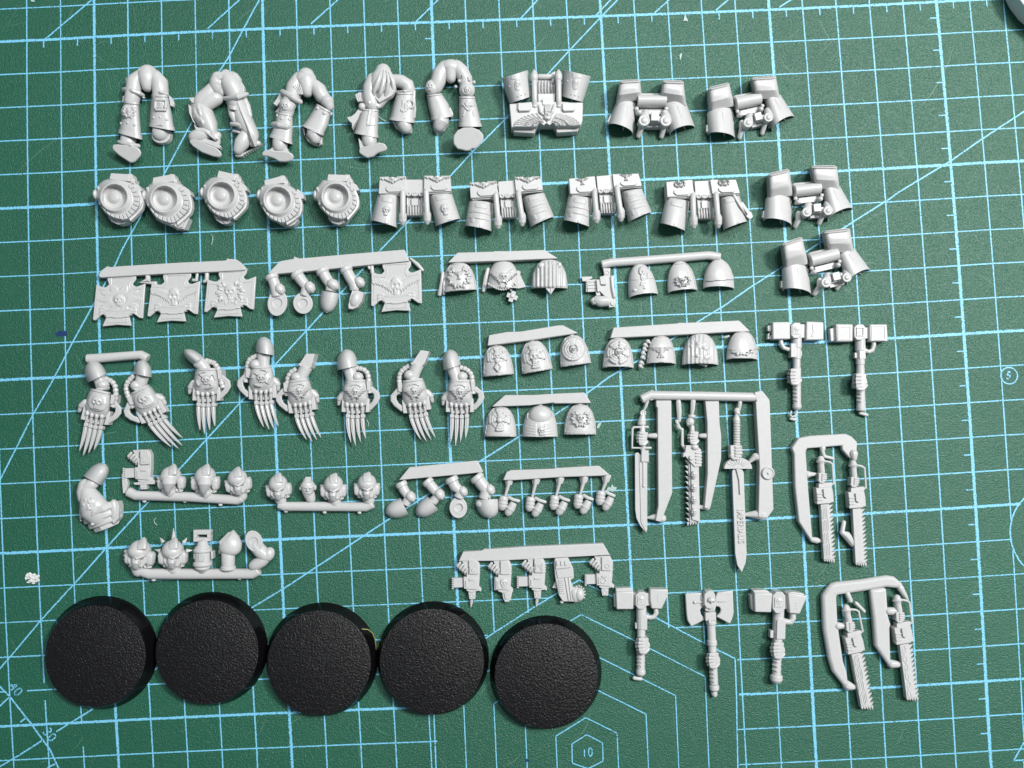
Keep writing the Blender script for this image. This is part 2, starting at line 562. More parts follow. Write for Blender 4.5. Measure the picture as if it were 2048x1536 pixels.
pl(dg, [(2100, 190), (2048, 223), (1961, 280), (1901, 322), (1798, 384), (1780, 397), (1690, 454), (1617, 500), (1500, 575), (1446, 613), (1398, 642), (1355, 671), (1278, 720), (1220, 753), (1173, 787), (1109, 830), (1040, 872), (980, 910), (957, 924), (891, 967), (854, 990), (760, 1050), (580, 1169), (503, 1216), (313, 1337), (189, 1416), (113, 1463)], 0.05)
pl(dg, [(-20, 1352), (0, 1373), (20, 1393), (53, 1435), (61, 1445), (86, 1480), (100, 1498), (118, 1537), (128, 1560)], 0.055)
pl(dg, [(86, 1480), (34, 1513), (0, 1533), (-20, 1546)], 0.05)
pl(dg, [(20, 1393), (0, 1412), (-20, 1430)], 0.05)
pl(dg, [(53, 1435), (41, 1444)], 0.05); pl(dg, [(112, 1527), (95, 1535)], 0.05)
pl(dg, [(2060, 1462), (2027, 1521)], 0.05); pl(dg, [(2027, 1521), (2060, 1519)], 0.05); pl(dg, [(2047, 1520), (2049, 1560)], 0.05)
hx = ('hexagon_line', 0.0108)
hw = 0.036
pl(hx, [(1173.5, 1469), (1205, 1485.5), (1206, 1522), (1176, 1537), (1144.5, 1526), (1143.8, 1487.6), (1173.5, 1469)], hw)
pl(hx, [(1115.5, 1560), (1111.6, 1472), (1171.4, 1435), (1234, 1466), (1238, 1560)], hw)
pl(hx, [(1055.5, 1560), (1050, 1436), (1168, 1367), (1292, 1428), (1298, 1560)], hw)
pl(hx, [(994.6, 1560), (987.7, 1407), (1165, 1298), (1269, 1350), (1351, 1391), (1358.5, 1560)], hw)
pl(hx, [(934, 1560), (927, 1400), (926, 1373), (1162, 1229), (1265.6, 1279.5), (1410, 1353), (1419, 1560)], hw)
pl(hx, [(873, 1560), (868, 1430), (866, 1340), (971, 1276.5), (1060, 1219), (1158, 1160), (1311, 1235), (1406, 1285), (1470, 1317), (1472.6, 1388), (1476, 1560)], hw + .008)
ci = ('circle_line', 0.0112)
def circ(x, y, r, w, n=40):
    c = back(x, y); q = (back(x + r, y) - c).length
    ps = [c + Vector((math.cos(t * 2 * math.pi / n), math.sin(t * 2 * math.pi / n), 0)) * q for t in range(n + 1)]
    new(*ci).line(ps, w)
circ(2017.8, 751.4, 16.5, 0.05); circ(2115, 1066, 95, 0.055, 90)
for st in ALL:
    uvl = st.uv
    st.p.uvs = uvl
def number(body, x, y, size, ang, **kw):
    q = P('printed_number', MAT, PRINT, bevel=0, kind='flat'); q.text(body, x, y, size, ang, 0.0115 * PX, **kw)
number('40', 31, 1379, 28, 48, bold=0.2)
number('30', 99, 1470, 28, 52, bold=0.2)
number('5', 2017.8, 751.4, 22, -2, bold=0.9)
number('10', 1175, 1505, 27, -1, sx=0.8, bold=0.35, spacing=1.1)
# ================================================================ relief patterns: u, v in -1..1 (v up), > 0 where the relief stands
def clamp(x, a=0.0, b=1.0): return max(a, min(b, x))
def bump(d, r): return max(0.0, 1 - (d / r) ** 2)
def skull(u, v):
    f = 0.0
    c = 1 - ((u / .82) ** 2 + ((v - .22) / .74) ** 2)
    if c > 0: f = 0.55 + .5 * math.sqrt(c)
    if abs(u) < .48 and -.97 < v < -.1: f = max(f, .72 - .3 * abs(u))
    if f > 0:
        for sx in (-1, 1):
            d = math.hypot(u - sx * .34, (v - .02) * 1.15)
            if d < .27: f -= .85 * bump(d, .27)
        d = math.hypot(u * 1.6, v + .36)
        if d < .2: f -= .6 * bump(d, .2)
        if v < -.62: f -= .18 * (math.sin(u * 24) > .3)
        f = max(f, .12)
    return f
def feathers(u, v, n=7, lo=0.1, droop=.35):
    """A pair of wings; feathers fan down from an arched leading edge."""
    a = abs(u)
    if a < .16: return 0
    t = (a - .16) / .84
    top = .25 + .65 * math.sin(min(1, t * 1.15) * 1.5) - .15 * t
    ln = (1.15 - .55 * t)
    if v > top or v < top - ln - .1: return 0
    q = (top - v) / ln
    ph = (t + q * droop) * n
    w = ph - math.floor(ph)
    tip = 1.0 - .35 * abs(w - .5) * 2
    if q > tip: return 0
    return .38 + .42 * math.sin(math.pi * w) * (q > .16) + .3 * (q <= .16)
def winged_skull(u, v):
    s = skull(u / .27, (v + .05) / .8) if abs(u) < .27 and abs(v + .05) < .8 else 0
    return max(s * 1.25, feathers(u, v * 1.1))
def laurel(u, v):
    r = math.hypot(u, v); t = math.atan2(u, -v)
    if not .48 < r < 1 or abs(t) > 2.65: return 0
    ph = abs(t) * 3.4
    w = ph - math.floor(ph)
    e = .74 + .2 * (1 if (math.floor(ph) % 2) else -1) * (1 - w) * .6
    q = 1 - (abs(r - e) / (.17 * math.sin(math.pi * clamp(.1 + .9 * w)) + .04)) ** 2
    return .35 + .5 * q if q > 0 else 0
def laurel_skull(u, v):
    s = skull(u / .42, (v - .02) / .5) if abs(u) < .42 and abs(v - .02) < .5 else 0
    return max(s * 1.1, laurel(u, v))
def ray_cross(u, v, centre='skull', n=4):
    r = math.hypot(u, v)
    if centre == 'skull' and r < .36:
        s = skull(u / .33, v / .36) if abs(u) < .33 and abs(v) < .36 else 0
        return max(s * 1.3, .45 if r < .3 else 0)
    if centre == 'ball' and r < .3:
        return .75 + .5 * math.sqrt(max(0, 1 - (r / .25) ** 2)) if r < .25 else .6
    if r > 1: return 0
    t = math.atan2(v, u); k = (t / (2 * math.pi / n)) % 1
    d = min(k, 1 - k) * (2 * math.pi / n)
    if d < .42: return .55 + .18 * (math.sin(r * 30) > 0) - .1 * (d > .34)
    if .62 < r < .78: return .3
    if n == 4 and r < .7 and d > .6: return .22
    return 0
def bird(u, v):
    """Small spread-winged bird."""
    if abs(u) < .14 and -.8 < v < .55: return .8 - 2 * abs(u)
    a = abs(u)
    top = .35 + .5 * a; bot = -.35 + .9 * (a - .1) - .1 * math.cos(a * 22)
    if a < .98 and bot < v < top * (1.15 - .4 * a): return .4 + .22 * math.cos((v * 1.6 + a) * 17)
    if v < -.35 and a < (.45 * (-v - .2)): return .4 + .2 * math.cos(u * 30)
    return 0
def scroll(u, v):
    w = .62 + .1 * u * u
    c = v + .3 * (1 - u * u) - .0
    if abs(u) < .72 and abs(c) < .6: return .55 + .3 * math.exp(-((abs(c) - .5) / .1) ** 2)
    if .66 < abs(u) < 1 and abs(v + .0) < .75 - .8 * abs(abs(u) - .83): return .3 + .4 * (math.sin(v * 14) > 0)
    return 0
def burst(u, v):
    r = math.hypot(u, v); t = math.atan2(v, u)
    e = .55 + .42 * abs(math.cos(t * 5))
    if r < .36: return .3
    return .55 * (1.1 - r) + .15 if r < e else 0
def banner_skull(u, v):
    s = skull(u / .3, (v - .18) / .4) if abs(u) < .3 and abs(v - .18) < .4 else 0
    if s > 0: return s * 1.2
    return max(.55 * scroll(u, (v + .6) / .38), .5 * burst(u, v - .05) * (v > -.4))
def flutes(u, v):
    r = .55 + .35 * math.cos(u * 26)
    return r * (1 - .2 * abs(v))
def lumps(seed, n=14, rr=(.16, .34)):
    g = random.Random(seed)
    pts = [(g.uniform(-.8, .8), g.uniform(-.8, .8), g.uniform(*rr), g.uniform(.4, 1)) for _ in range(n)]
    def f(u, v):
        b = 0
        for x, y, r, h in pts:
            d = math.hypot(u - x, v - y)
            if d < r: b = max(b, h * (1 - (d / r) ** 2) ** .5)
        return b
    return f
def tilt(z, gx, gy, x0, y0): return lambda x, y: z + gx * (x - x0) + gy * (y - y0)
rnd = random.Random(11)

# ---------------------------------------------------------------- shared builders
def runner(th, pts, hw, zt, round_=False, name='sprue_runner', nubs=(), ends=True):
    """Sprue bar through points; trapezoid or half-round section of half width hw."""
    r = P(name, th)
    if round_:
        r.tube([(x, y, zt * .5, hw, zt * .5) for x, y in pts], n=14, cap='c', e=.9)
    else:
        r.tube([(x, y, zt * .5, hw, zt * .5) for x, y in pts], n=4, cap='f', e=1.0, twist=0) if False else r.tube([(x, y, zt * .5, hw, zt * .5) for x, y in pts], n=8, cap='c', e=.55)
    for x, y in nubs:
        r.ell(x, y, zt * .5, hw * .45, hw * .35, hw * .3)
    return r
def bar(th, quad, zt, nubs=(), flare=1.5, name='sprue_runner'):
    """Flat-topped sprue bar with cut ends, given by its outline."""
    r = P(name, th, bevel=0.02)
    r.prism(quad, 0, zt, flare)
    for x, y, s in nubs: r.prism([(x - s, y - s * .6), (x + s, y - s * .7), (x + s * .8, y + s * .5), (x - s * .7, y + s * .6)], 0, zt * .8)
    return r
PADT = [(0, .20, .26), (.03, .37, .40), (.08, .51, .54), (.16, .65, .68), (.3, .80, .83), (.5, .91, .94), (.72, .97, 1.0), (.9, .995, 1.0), (1.0, 1.0, .98)]
def padhw(t):
    for (a, b, _), (c, d, _) in zip(PADT, PADT[1:]):
        if t <= c: return b + (d - b) * (t - a) / (c - a)
    return 1.0
def pad(th, x, y, w, h, ang=0, rim=True, emblem=None, esize=(.62, .5), epos=(0, .08), eh=6.5, zt=None, bow=.0, bulge=0.0, name='shoulder_pad', label=None, band=True, low=2.0, skew=0.0):
    """Domed shoulder pad: narrow top, open bottom edge. x, y = centre."""
    zt = zt or w * .42
    with L(x, y, 1, ang):
        s = P(name, th, label=label, bevel=0.008)
        secs = []
        for t, hw, hz in PADT:
            yy = -h / 2 + h * t
            secs.append((-hw * w / 2, yy + bow * h * (t > .5) * (t - .5), hw * w / 2, yy + bow * h * (t > .5) * (t - .5) + skew * h * (t > .6) * (t - .6), low, zt * hz, 1.0))
        s.arch(secs, n=22, thick=2.6, sub=2, bulge=bulge)
        if rim:
            r = P('rim', s, bevel=0, sharp=50)
            def rf(u, v):
                t = (1 - v) / 2
                q = padhw(t)
                if abs(u) > q * 1.02: return 0
                return .8 if (abs(u) > q - .11 or t < .06 or (band and t > .90)) else 0
            r.relief(0, 0, w, h * 1.0, rf, 2.6, s, n=46, zmax=.5)
        if emblem:
            e = P('emblem', s, bevel=0, sharp=60)
            e.relief(epos[0] * w, epos[1] * h, esize[0] * w, esize[1] * w, emblem, eh, s, n=44)
    return s
def cup(th, x, y, rx, ry, ang, zt, name='shoulder_socket', hole=.42, hx=0, hy=0):
    """Underside of an arm's shoulder: a shallow dish with a round peg hole."""
    with L(x, y, 1, ang):
        s = P(name, th)
        n = 26
        rings = []
        def ring(cx, cy, a, b, z):
            return [W(cx + a * math.cos(2 * math.pi * j / n), cy + b * math.sin(2 * math.pi * j / n), z) for j in range(n)]
        R = [ring(0, 0, rx, ry, 1), ring(0, 0, rx, ry, zt - 2), ring(0, 0, rx * .94, ry * .95, zt), ring(0, 0, rx * .8, ry * .85, zt - 1.2),
             ring(hx, hy, rx * hole * 1.55, rx * hole * 1.55, zt - 2.4), ring(hx, hy, rx * hole * 1.4, rx * hole * 1.4, zt - .4), ring(hx, hy, rx * hole, rx * hole, zt - 1.0), ring(hx, hy, rx * hole * .85, rx * hole * .85, zt - 16)]
        vs = [v for r in R for v in r]; fs = []
        for i in range(len(R) - 1):
            for j in range(n):
                a, b = i * n + j, i * n + (j + 1) % n
                fs.append((a, b, b + n, a + n))
        fs.append(tuple(range(n))); fs.append(tuple(range((len(R) - 1) * n, len(R) * n)))
        s.add(vs, fs)
    return s
def fist(th, x, y, s=1.0, ang=0, mx=1, zt=14, fingers='r', name='gripping_hand'):
    """Closed gauntlet: palm block with four bent fingers and a thumb, about 20 px across."""
    h = None
    with L(x, y, s, ang, mx):
        h = P(name, th)
        h.prism([(-8, -9), (3, -10), (5, 9), (-7, 10)], 2, zt - 1)
        for i, (dy, ln) in enumerate(((-7.2, 7.2), (-2.5, 8.4), (2.2, 8.2), (6.9, 6.8))):
            f = P('finger', h, bevel=0)
            f.tube([(0, dy * .92, zt - 1, 2.2), (ln * .62, dy, zt - 1.5, 2.45), (ln, dy, zt - 5, 2.35), (ln - 1.5, dy, zt - 9, 2.1)], n=8)
        t = P('thumb', h, bevel=0)
        t.tube([(-7, 6, zt - 4, 2.8), (-3, 10.5, zt - 2, 2.7), (3, 10, zt - 1.5, 2.4)], n=8)
    return h
# ================================================================ five pairs of armoured legs, top left
def cone_leg(th, top, bot, zt, zb, e=.68, name='shin_armour', thick=7, mid=None, label=None):
    s = P(name, th, label=label)
    secs = [top + (4, zt, e)]
    if mid: secs.append(mid + (4, (zt + zb) / 2, e))
    secs.append(bot + (4, zb, e))
    s.arch(secs, n=16, thick=thick, sub=3)
    a, b = top, bot
    def row(t, z, g=1.05):
        q = [a[i] + (b[i] - a[i]) * t for i in range(4)]
        if mid: q = [(a[i] + (mid[i] - a[i]) * t * 2) if t < .5 else (mid[i] + (b[i] - mid[i]) * (t * 2 - 1)) for i in range(4)]
        mx_, my_ = (q[0] + q[2]) / 2, (q[1] + q[3]) / 2
        return (mx_ + (q[0] - mx_) * g, my_ + (q[1] - my_) * g, mx_ + (q[2] - mx_) * g, my_ + (q[3] - my_) * g, 4, z, e)
    hem = P('armour_hem', s, bevel=.008)
    hem.arch([row(.9, zb * 1.05), row(1.0, zb * 1.05)], n=16, thick=thick)
    top_ = P('armour_top_edge', s, bevel=.008)
    top_.arch([row(.0, zt * 1.05), row(.07, zt * 1.05)], n=16, thick=thick)
    return s
def tubep(name, th, path, **k):
    bev = k.pop('bevel', 0); lab = k.pop('label', None)
    s = P(name, th, bevel=bev, label=lab); s.tube(path, **k); return s
def studs(th, pts, r, on, name='rivet'):
    for x, y in pts:
        z = max((q.hitz(x, y) for q in (on if isinstance(on, list) else [on])), default=20)
        s = P(name, th, bevel=0); s.ell(x, y, z - r * .1, r, r, r * .75, n=10, m=6)
def badge(th, x, y, r, on, fn=skull, h=14, ry=None, ang=0, name='emblem', size=1.5, disc=True):
    ry = ry or r
    z = max(q.hitz(x, y) for q in (on if isinstance(on, list) else [on]))
    s = P(name, th, bevel=0, sharp=60)
    if disc: s.ell(x, y, z - r * .25, r, ry, r * .42, ang, n=20)
    if fn: s.relief(x, y, r * size * .95, ry * size, fn, h, [s] + (on if isinstance(on, list) else [on]), ang, n=22)
    return s
def sole(th, pts, z, gx=0, gy=0, t=22, label='flat cut sole plate'):
    s = P('sole', th, bevel=0.03, label=label)
    x0 = sum(p[0] for p in pts) / len(pts); y0 = sum(p[1] for p in pts) / len(pts)
    s.plate(pts, tilt(z, gx, gy, x0, y0), t)
    return s
with Z(180, 90, 4.876):
    t = Thing('model_legs', 'armoured leg pair with laurel knee badge, square buckle and three studs on each shin', 'model legs', 540, 700, 'armoured leg pairs in the top row')
    a = tubep('pelvis', t, [(560, 290, 100, 98, 80), (562, 345, 110, 82, 84), (560, 405, 105, 52, 60)], n=18)
    a.ell(560, 305, 96, 104, 84, 84); a.plate([(470, 235), (500, 222), (620, 222), (645, 245), (640, 300), (480, 300)], 160, 60)
    l1 = tubep('thigh', t, [(500, 300, 95, 62), (440, 350, 95, 76), (428, 420, 92, 74), (415, 500, 88, 72), (405, 560, 82, 70)], n=16)
    r1 = tubep('thigh', t, [(640, 310, 95, 66), (680, 370, 98, 80), (688, 450, 94, 76), (684, 520, 85, 72)], n=16)
    b = P('strap', t); b.tube([(325, 432, 60, 18), (350, 432, 120, 22), (420, 446, 160, 24), (480, 470, 130, 22), (515, 490, 80, 20)], n=8)
    s = P('strap_end', b); s.prism([(492, 470), (535, 508), (520, 520), (500, 508)], 60, 84)
    k = cone_leg(t, (328, 545, 480, 560), (275, 860, 508, 925), 160, 135, mid=(312, 700, 488, 720))
    bo = P('boot', t, bevel=0.01); bo.tube([(385, 845, 48, 62, 50), (378, 890, 52, 74, 62), (368, 960, 55, 76, 60), (362, 1000, 50, 78, 56)], n=16)
    bo.tube([(285, 948, 60, 22), (330, 962, 110, 24), (400, 975, 130, 24), (470, 985, 70, 22)], n=8)
    studs(t, [(305, 765), (368, 757), (435, 780)], 15, k)
    badge(t, 382, 650, 78, k, laurel_skull, 20, size=1.9)
    sole(t, [(213, 990), (225, 968), (262, 966), (440, 988), (478, 1010), (495, 1045), (490, 1072), (440, 1132), (405, 1148), (380, 1140), (280, 1075), (220, 1020)], 118, 0, -.35, 24)
    k = cone_leg(t, (602, 480, 760, 485), (580, 795, 826, 838), 158, 150, mid=(588, 640, 795, 650))
    badge(t, 690, 583, 58, k, None, ry=55); p = P('buckle', t); z = k.hitz(690, 583) + 10
    for y0 in (535, 632): p.tube([(645, y0, z, 12), (735, y0 + 3, z, 12)], n=8)
    for x0 in (640, 740): p.tube([(x0, 560, z, 14), (x0 - 4, 612, z, 14)], n=8)
    p.relief(688, 583, 66, 60, skull, 18, k)
    p = P('thigh_armour_trim', t); p.tube([(622, 478, 120, 16), (690, 458, 165, 18), (752, 478, 120, 16)], n=8)
    p.prism([(760, 480), (795, 510), (818, 560), (810, 600), (780, 590), (772, 530)], 50, 90)
    studs(t, [(622, 708), (684, 704), (748, 730)], 14, k)
    bo = P('boot', t); bo.tube([(700, 790, 60, 70, 62), (695, 825, 66, 80, 68), (690, 855, 66, 82, 70)], n=18)
    bo.arch([(608, 815, 780, 820, 60, 150)], n=4) if False else None
    bo.tube([(610, 800, 80, 8), (650, 785, 148, 8), (700, 780, 165, 8), (750, 790, 140, 8), (775, 806, 80, 8)], n=6)
    s = P('sole', t, bevel=.02); s.prism([(600, 860), (600, 900), (620, 932), (655, 952), (700, 956), (745, 945), (775, 910), (782, 870), (775, 830), (615, 830)], 0, 70, 2)
    s = P('thigh_plate', t); s.prism([(348, 320), (366, 318), (364, 372), (346, 370)], 60, 110); s.prism([(318, 495), (340, 490), (338, 545), (314, 560)], 60, 100)
    s.prism([(312, 432), (330, 424), (332, 450), (318, 452)], 40, 100)

    t = Thing('model_legs', 'striding leg pair seen from behind, wide bent knee and sawtooth edged sole', 'model legs', 1300, 700, 'armoured leg pairs in the top row')
    a = tubep('pelvis', t, [(1250, 330, 100, 68), (1260, 400, 100, 82), (1275, 445, 95, 58)], n=16)
    a.tube([(1330, 300, 110, 60), (1360, 360, 110, 96), (1400, 430, 105, 92), (1420, 480, 100, 86)], n=16)
    a.ell(1250, 390, 92, 84, 112, 90); a.ell(1375, 375, 96, 112, 118, 92)
    a.plate([(1250, 275), (1290, 258), (1390, 264), (1396, 280), (1330, 330), (1240, 330)], 175, 60)
    l1 = tubep('thigh', t, [(1215, 420, 85, 68), (1160, 490, 85, 80), (1100, 530, 82, 78), (1080, 570, 80, 74)], n=16)
    l1.tube([(1230, 520, 80, 70), (1160, 560, 80, 72), (1110, 600, 80, 70)], n=14)
    k = P('shin_armour', t); k.arch([(985, 530, 1160, 600, 4, 150, .85), (970, 600, 1200, 640, 4, 165, .85), (985, 700, 1245, 760, 4, 160, .85), (1060, 800, 1248, 830, 4, 145, .85), (1180, 900, 1240, 880, 4, 110, .85)], n=16, thick=6, sub=2)
    s = P('laurel_relief', k, bevel=0, sharp=60); s.relief(1040, 680, 110, 260, lumps(4, 16), 16, k, -14)
    s = P('knee_wing', t); s.prism([(962, 512), (1010, 512), (1050, 545), (1040, 580), (990, 560)], 40, 130); s.prism([(958, 575), (985, 600), (990, 690), (1030, 780), (1000, 740), (965, 660)], 40, 110)
    s.prism([(1010, 770), (1040, 800), (1110, 815), (1180, 870), (1235, 905), (1215, 925), (1120, 850), (1030, 830)], 60, 150)
    bo = P('boot', t); bo.tube([(1150, 860, 80, 60), (1080, 880, 85, 72), (1030, 900, 80, 66)], n=16); bo.tube([(1195, 860, 60, 48), (1230, 900, 62, 46), (1240, 950, 60, 34)], n=12)
    bo.ell(1250, 885, 60, 32, 40, 40)
    sole(t, [(968, 930), (985, 915), (1050, 925), (1140, 965), (1230, 1000), (1272, 1040), (1283, 1075), (1260, 1092), (1200, 1085), (1090, 1045), (1000, 985), (970, 950)], 120, 0, -.4, 26)
    s = P('boot_edge', t); s.plate([(968, 890), (1000, 880), (1110, 905), (1240, 950), (1275, 985), (1262, 1010), (1130, 960), (1050, 930), (970, 925)], 118, 60)
    k = P('shin_armour', t); k.arch([(1310, 510, 1500, 500, 4, 165, .9), (1340, 600, 1540, 600, 4, 170, .9), (1370, 700, 1590, 720, 4, 165, .9), (1420, 800, 1645, 850, 4, 150, .9), (1540, 930, 1650, 890, 4, 120, .9), (1590, 1000, 1630, 985, 4, 80, .9)], n=16, thick=6, sub=2)
    s = P('ridge', k, bevel=0); s.tube([(1440, 560, 168, 8), (1480, 660, 172, 8), (1540, 800, 165, 8), (1570, 880, 158, 8), (1610, 985, 100, 8)], n=6)
    s = P('knee_pad', t); s.tube([(1375, 620, 110, 32), (1395, 680, 115, 40), (1410, 730, 105, 28)], n=12); s.arch([(1340, 590, 1455, 600, 100, 190), (1345, 625, 1450, 640, 100, 185)], n=10)
    b = P('strap', t); b.tube([(1308, 520, 70, 22), (1360, 520, 140, 26), (1440, 505, 195, 26), (1500, 490, 140, 24), (1530, 480, 90, 22)], n=8)
    s = P('pouch', t); s.tube([(1500, 520, 90, 30), (1535, 600, 90, 32), (1560, 690, 80, 24)], n=10); s.prism([(1455, 350), (1485, 370), (1505, 410), (1500, 470), (1470, 440)], 60, 120)
    s = P('shin_relief', t, bevel=0); s.relief(1440, 840, 110, 150, lumps(9, 12), 18, k, 25); s.tube([(1385, 770, 90, 22), (1440, 775, 130, 20), (1480, 785, 130, 16)], n=8)
    s.tube([(1400, 840, 80, 14), (1450, 850, 125, 12)], n=8)
    bo = P('boot', t); bo.tube([(1520, 880, 70, 62), (1480, 960, 75, 72), (1450, 1020, 70, 52)], n=16)
    bo.tube([(1590, 960, 50, 40), (1640, 960, 50, 28)], n=10)
    s = P('sole', t, bevel=.01, label='sawtooth edged sole')
    pts = [(1412, 1060), (1420, 1085), (1480, 1085)]
    for i in range(9): pts += [(1490 + i * 21, 1080 - i * 14), (1500 + i * 21, 1066 - i * 14 - 2)]
    pts += [(1672, 950), (1640, 980), (1600, 1005), (1480, 1060)]
    s.prism(pts, 0, 60)
with Z(500, 90, 4.096):
    t = Thing('model_legs', 'leg pair with one skull disc knee, torn cloth and a smooth round knee', 'model legs', 400, 560, 'armoured leg pairs in the top row')
    a = tubep('pelvis', t, [(460, 260, 85, 72, 66), (468, 320, 92, 78, 74), (470, 385, 88, 44, 50)], n=18)
    a.ell(455, 285, 84, 92, 72, 74)
    l1 = tubep('thigh', t, [(400, 280, 80, 56), (368, 345, 82, 70), (355, 400, 80, 66), (310, 500, 76, 60), (300, 550, 72, 58)], n=16)
    for q in range(4): l1.tube([(318 + q * 22, 300 - q * 10 + q, 80, 6), (360 + q * 16, 340 - q * 8, 150 - q * 4, 6), (400 + q * 10, 400, 120, 6)], n=6)
    r1 = tubep('thigh', t, [(530, 330, 80, 50), (565, 370, 84, 62), (590, 420, 80, 58), (620, 450, 76, 52)], n=16)
    b = P('strap', t); b.tube([(265, 385, 60, 24), (295, 400, 120, 26), (350, 430, 148, 24), (410, 465, 100, 22)], n=8)
    c = P('cloth', t); c.prism([(248, 370), (275, 358), (300, 378), (280, 420), (250, 460), (222, 500), (205, 490), (188, 478), (225, 430)], 20, 70); c.prism([(205, 545), (245, 500), (262, 520), (230, 560)], 20, 60)
    kn = P('knee_pad', t); kn.ell(302, 500, 95, 62, 68, 50, n=20)
    e = P('emblem', kn, bevel=0, sharp=60); e.relief(285, 498, 66, 78, skull, 16, kn)
    k = cone_leg(t, (222, 550, 350, 570), (160, 755, 345, 815), 118, 120, mid=(205, 640, 352, 680))
    studs(t, [(225, 577), (262, 602), (320, 608)], 14, k)
    b = P('shin_strap', t); b.tube([(195, 650, 60, 24), (240, 655, 125, 24), (300, 668, 125, 24), (332, 680, 70, 22)], n=8)
    bo = P('boot', t); bo.tube([(258, 740, 60, 52), (248, 790, 64, 62), (245, 830, 62, 60)], n=16); bo.prism([(165, 850), (200, 828), (300, 838), (318, 880), (170, 880)], 0, 84)
    sole(t, [(95, 885), (110, 868), (165, 850), (185, 862), (300, 870), (340, 885), (360, 912), (340, 945), (290, 955), (240, 955), (200, 930), (150, 912), (100, 908)], 108, 0, -.4, 22)
    k = cone_leg(t, (548, 480, 665, 545), (428, 665, 600, 745), 120, 118, mid=(480, 590, 640, 660))
    kn = P('knee_pad', t); kn.tube([(612, 430, 88, 40), (635, 465, 96, 56), (650, 500, 88, 40)], n=16)
    studs(t, [(556, 518), (610, 558), (660, 562)], 18, k)
    bo = P('boot', t); bo.tube([(520, 690, 60, 52), (525, 730, 64, 58), (535, 765, 58, 46)], n=16); bo.tube([(470, 745, 60, 6), (500, 712, 118, 6), (545, 715, 118, 6), (590, 745, 60, 6)], n=6)
    s = P('sole', t, bevel=.02); s.prism([(428, 670), (450, 690), (455, 740), (500, 790), (560, 815), (588, 790), (590, 810), (560, 822), (510, 810), (470, 785), (440, 730)], 0, 50); s.prism([(450, 720), (590, 745), (590, 795), (555, 812), (500, 795), (465, 770)], 0, 42)

    t = Thing('model_legs', 'leg pair with long draped loincloth and hanging scroll ribbon', 'model legs', 1100, 560, 'armoured leg pairs in the top row')
    a = tubep('pelvis', t, [(1090, 220, 90, 66, 60), (1085, 270, 98, 96, 80), (1070, 330, 98, 90, 80)], n=18)
    l1 = tubep('thigh', t, [(1010, 290, 85, 60), (990, 350, 85, 66), (985, 420, 80, 64), (1000, 490, 78, 60)], n=16)
    l1.tube([(1080, 430, 70, 60), (1060, 480, 70, 40)], n=12)
    c = P('loincloth', t)
    for pth in ([(1075, 215, 165, 10, 8), (1050, 290, 186, 15, 10), (1020, 370, 160, 17, 11), (1010, 425, 120, 10, 7)], [(1098, 210, 165, 10, 8), (1092, 300, 190, 15, 10), (1068, 390, 165, 16, 11), (1050, 440, 120, 9, 7)],
                [(1120, 215, 160, 9, 8), (1135, 300, 178, 15, 10), (1122, 380, 150, 17, 11), (1100, 440, 110, 10, 8)], [(1140, 230, 150, 9, 8), (1168, 300, 150, 14, 10), (1178, 370, 120, 16, 11), (1165, 405, 100, 14, 10)]): c.tube(pth, n=10)
    c.plate([(1000, 240), (1060, 180), (1140, 190), (1180, 260), (1195, 350), (1165, 410), (1060, 470), (1010, 420), (960, 380)], tilt(130, 0, 0, 0, 0), 60)
    r1 = tubep('thigh', t, [(1190, 290, 78, 50), (1240, 300, 80, 54), (1290, 330, 78, 56), (1300, 370, 70, 54)], n=14)
    b = P('strap', t); b.tube([(935, 470, 60, 22), (980, 475, 120, 24), (1050, 500, 90, 24)], n=8); b.tube([(940, 440, 60, 20), (990, 440, 110, 22), (1050, 455, 100, 20)], n=8)
    s = P('belt_bead', t)
    for x, y in ((945, 360), (970, 378), (1010, 385), (1035, 400), (1055, 375)): s.ell(x, y, 110, 17)
    s = P('scroll', t); s.prism([(858, 405), (900, 385), (940, 400), (945, 430), (930, 460), (880, 465), (865, 430)], 20, 90)
    for q in range(4): s.tube([(868 + q * 16, 410 - q * 3, 88, 7), (885 + q * 12, 458, 88, 7)], n=6)
    s.prism([(795, 590), (830, 585), (860, 560), (890, 520), (900, 490), (935, 480), (945, 520), (900, 560), (885, 600), (860, 640), (835, 680), (835, 640), (810, 620)], 10, 90); s.ell(918, 505, 95, 30)
    k = cone_leg(t, (910, 520, 1055, 530), (855, 725, 1048, 762), 120, 122, mid=(885, 620, 1052, 640))
    e = P('arched_window', k, bevel=0); e.relief(995, 585, 78, 150, lambda u, v: (.75 if (abs(u) < .9 * math.sqrt(max(0, (1 - v) / 1.3)) or (v < -.1 and abs(u) < .9)) and not ((abs(u) < .62 * math.sqrt(max(0, (.75 - v) / 1.3))) and v > -.86) else (.3 + .35 * (math.sin(u * 17) * math.sin(v * 22) > .1) if abs(u) < .62 * math.sqrt(max(0, (.75 - v) / 1.3)) else 0)), 9, k, n=30)
    bo = P('boot', t); bo.tube([(970, 690, 60, 56), (975, 750, 66, 60), (980, 800, 62, 60)], n=16); bo.tube([(915, 790, 60, 6), (945, 745, 118, 6), (1000, 740, 118, 6), (1035, 775, 80, 6)], n=6); bo.prism([(888, 760), (920, 800), (1030, 800), (1040, 830), (900, 850)], 0, 80)
    sole(t, [(890, 855), (925, 830), (1010, 818), (1050, 795), (1100, 805), (1125, 840), (1115, 862), (1050, 880), (1010, 912), (960, 925), (925, 905), (895, 885)], 104, 0, -.35, 22)
    k = cone_leg(t, (1200, 390, 1345, 385), (1145, 615, 1345, 640), 125, 118, mid=(1170, 500, 1352, 510))
    b = P('knee_strap', t); b.tube([(1200, 385, 80, 10), (1265, 378, 138, 10), (1340, 372, 80, 10)], n=6)
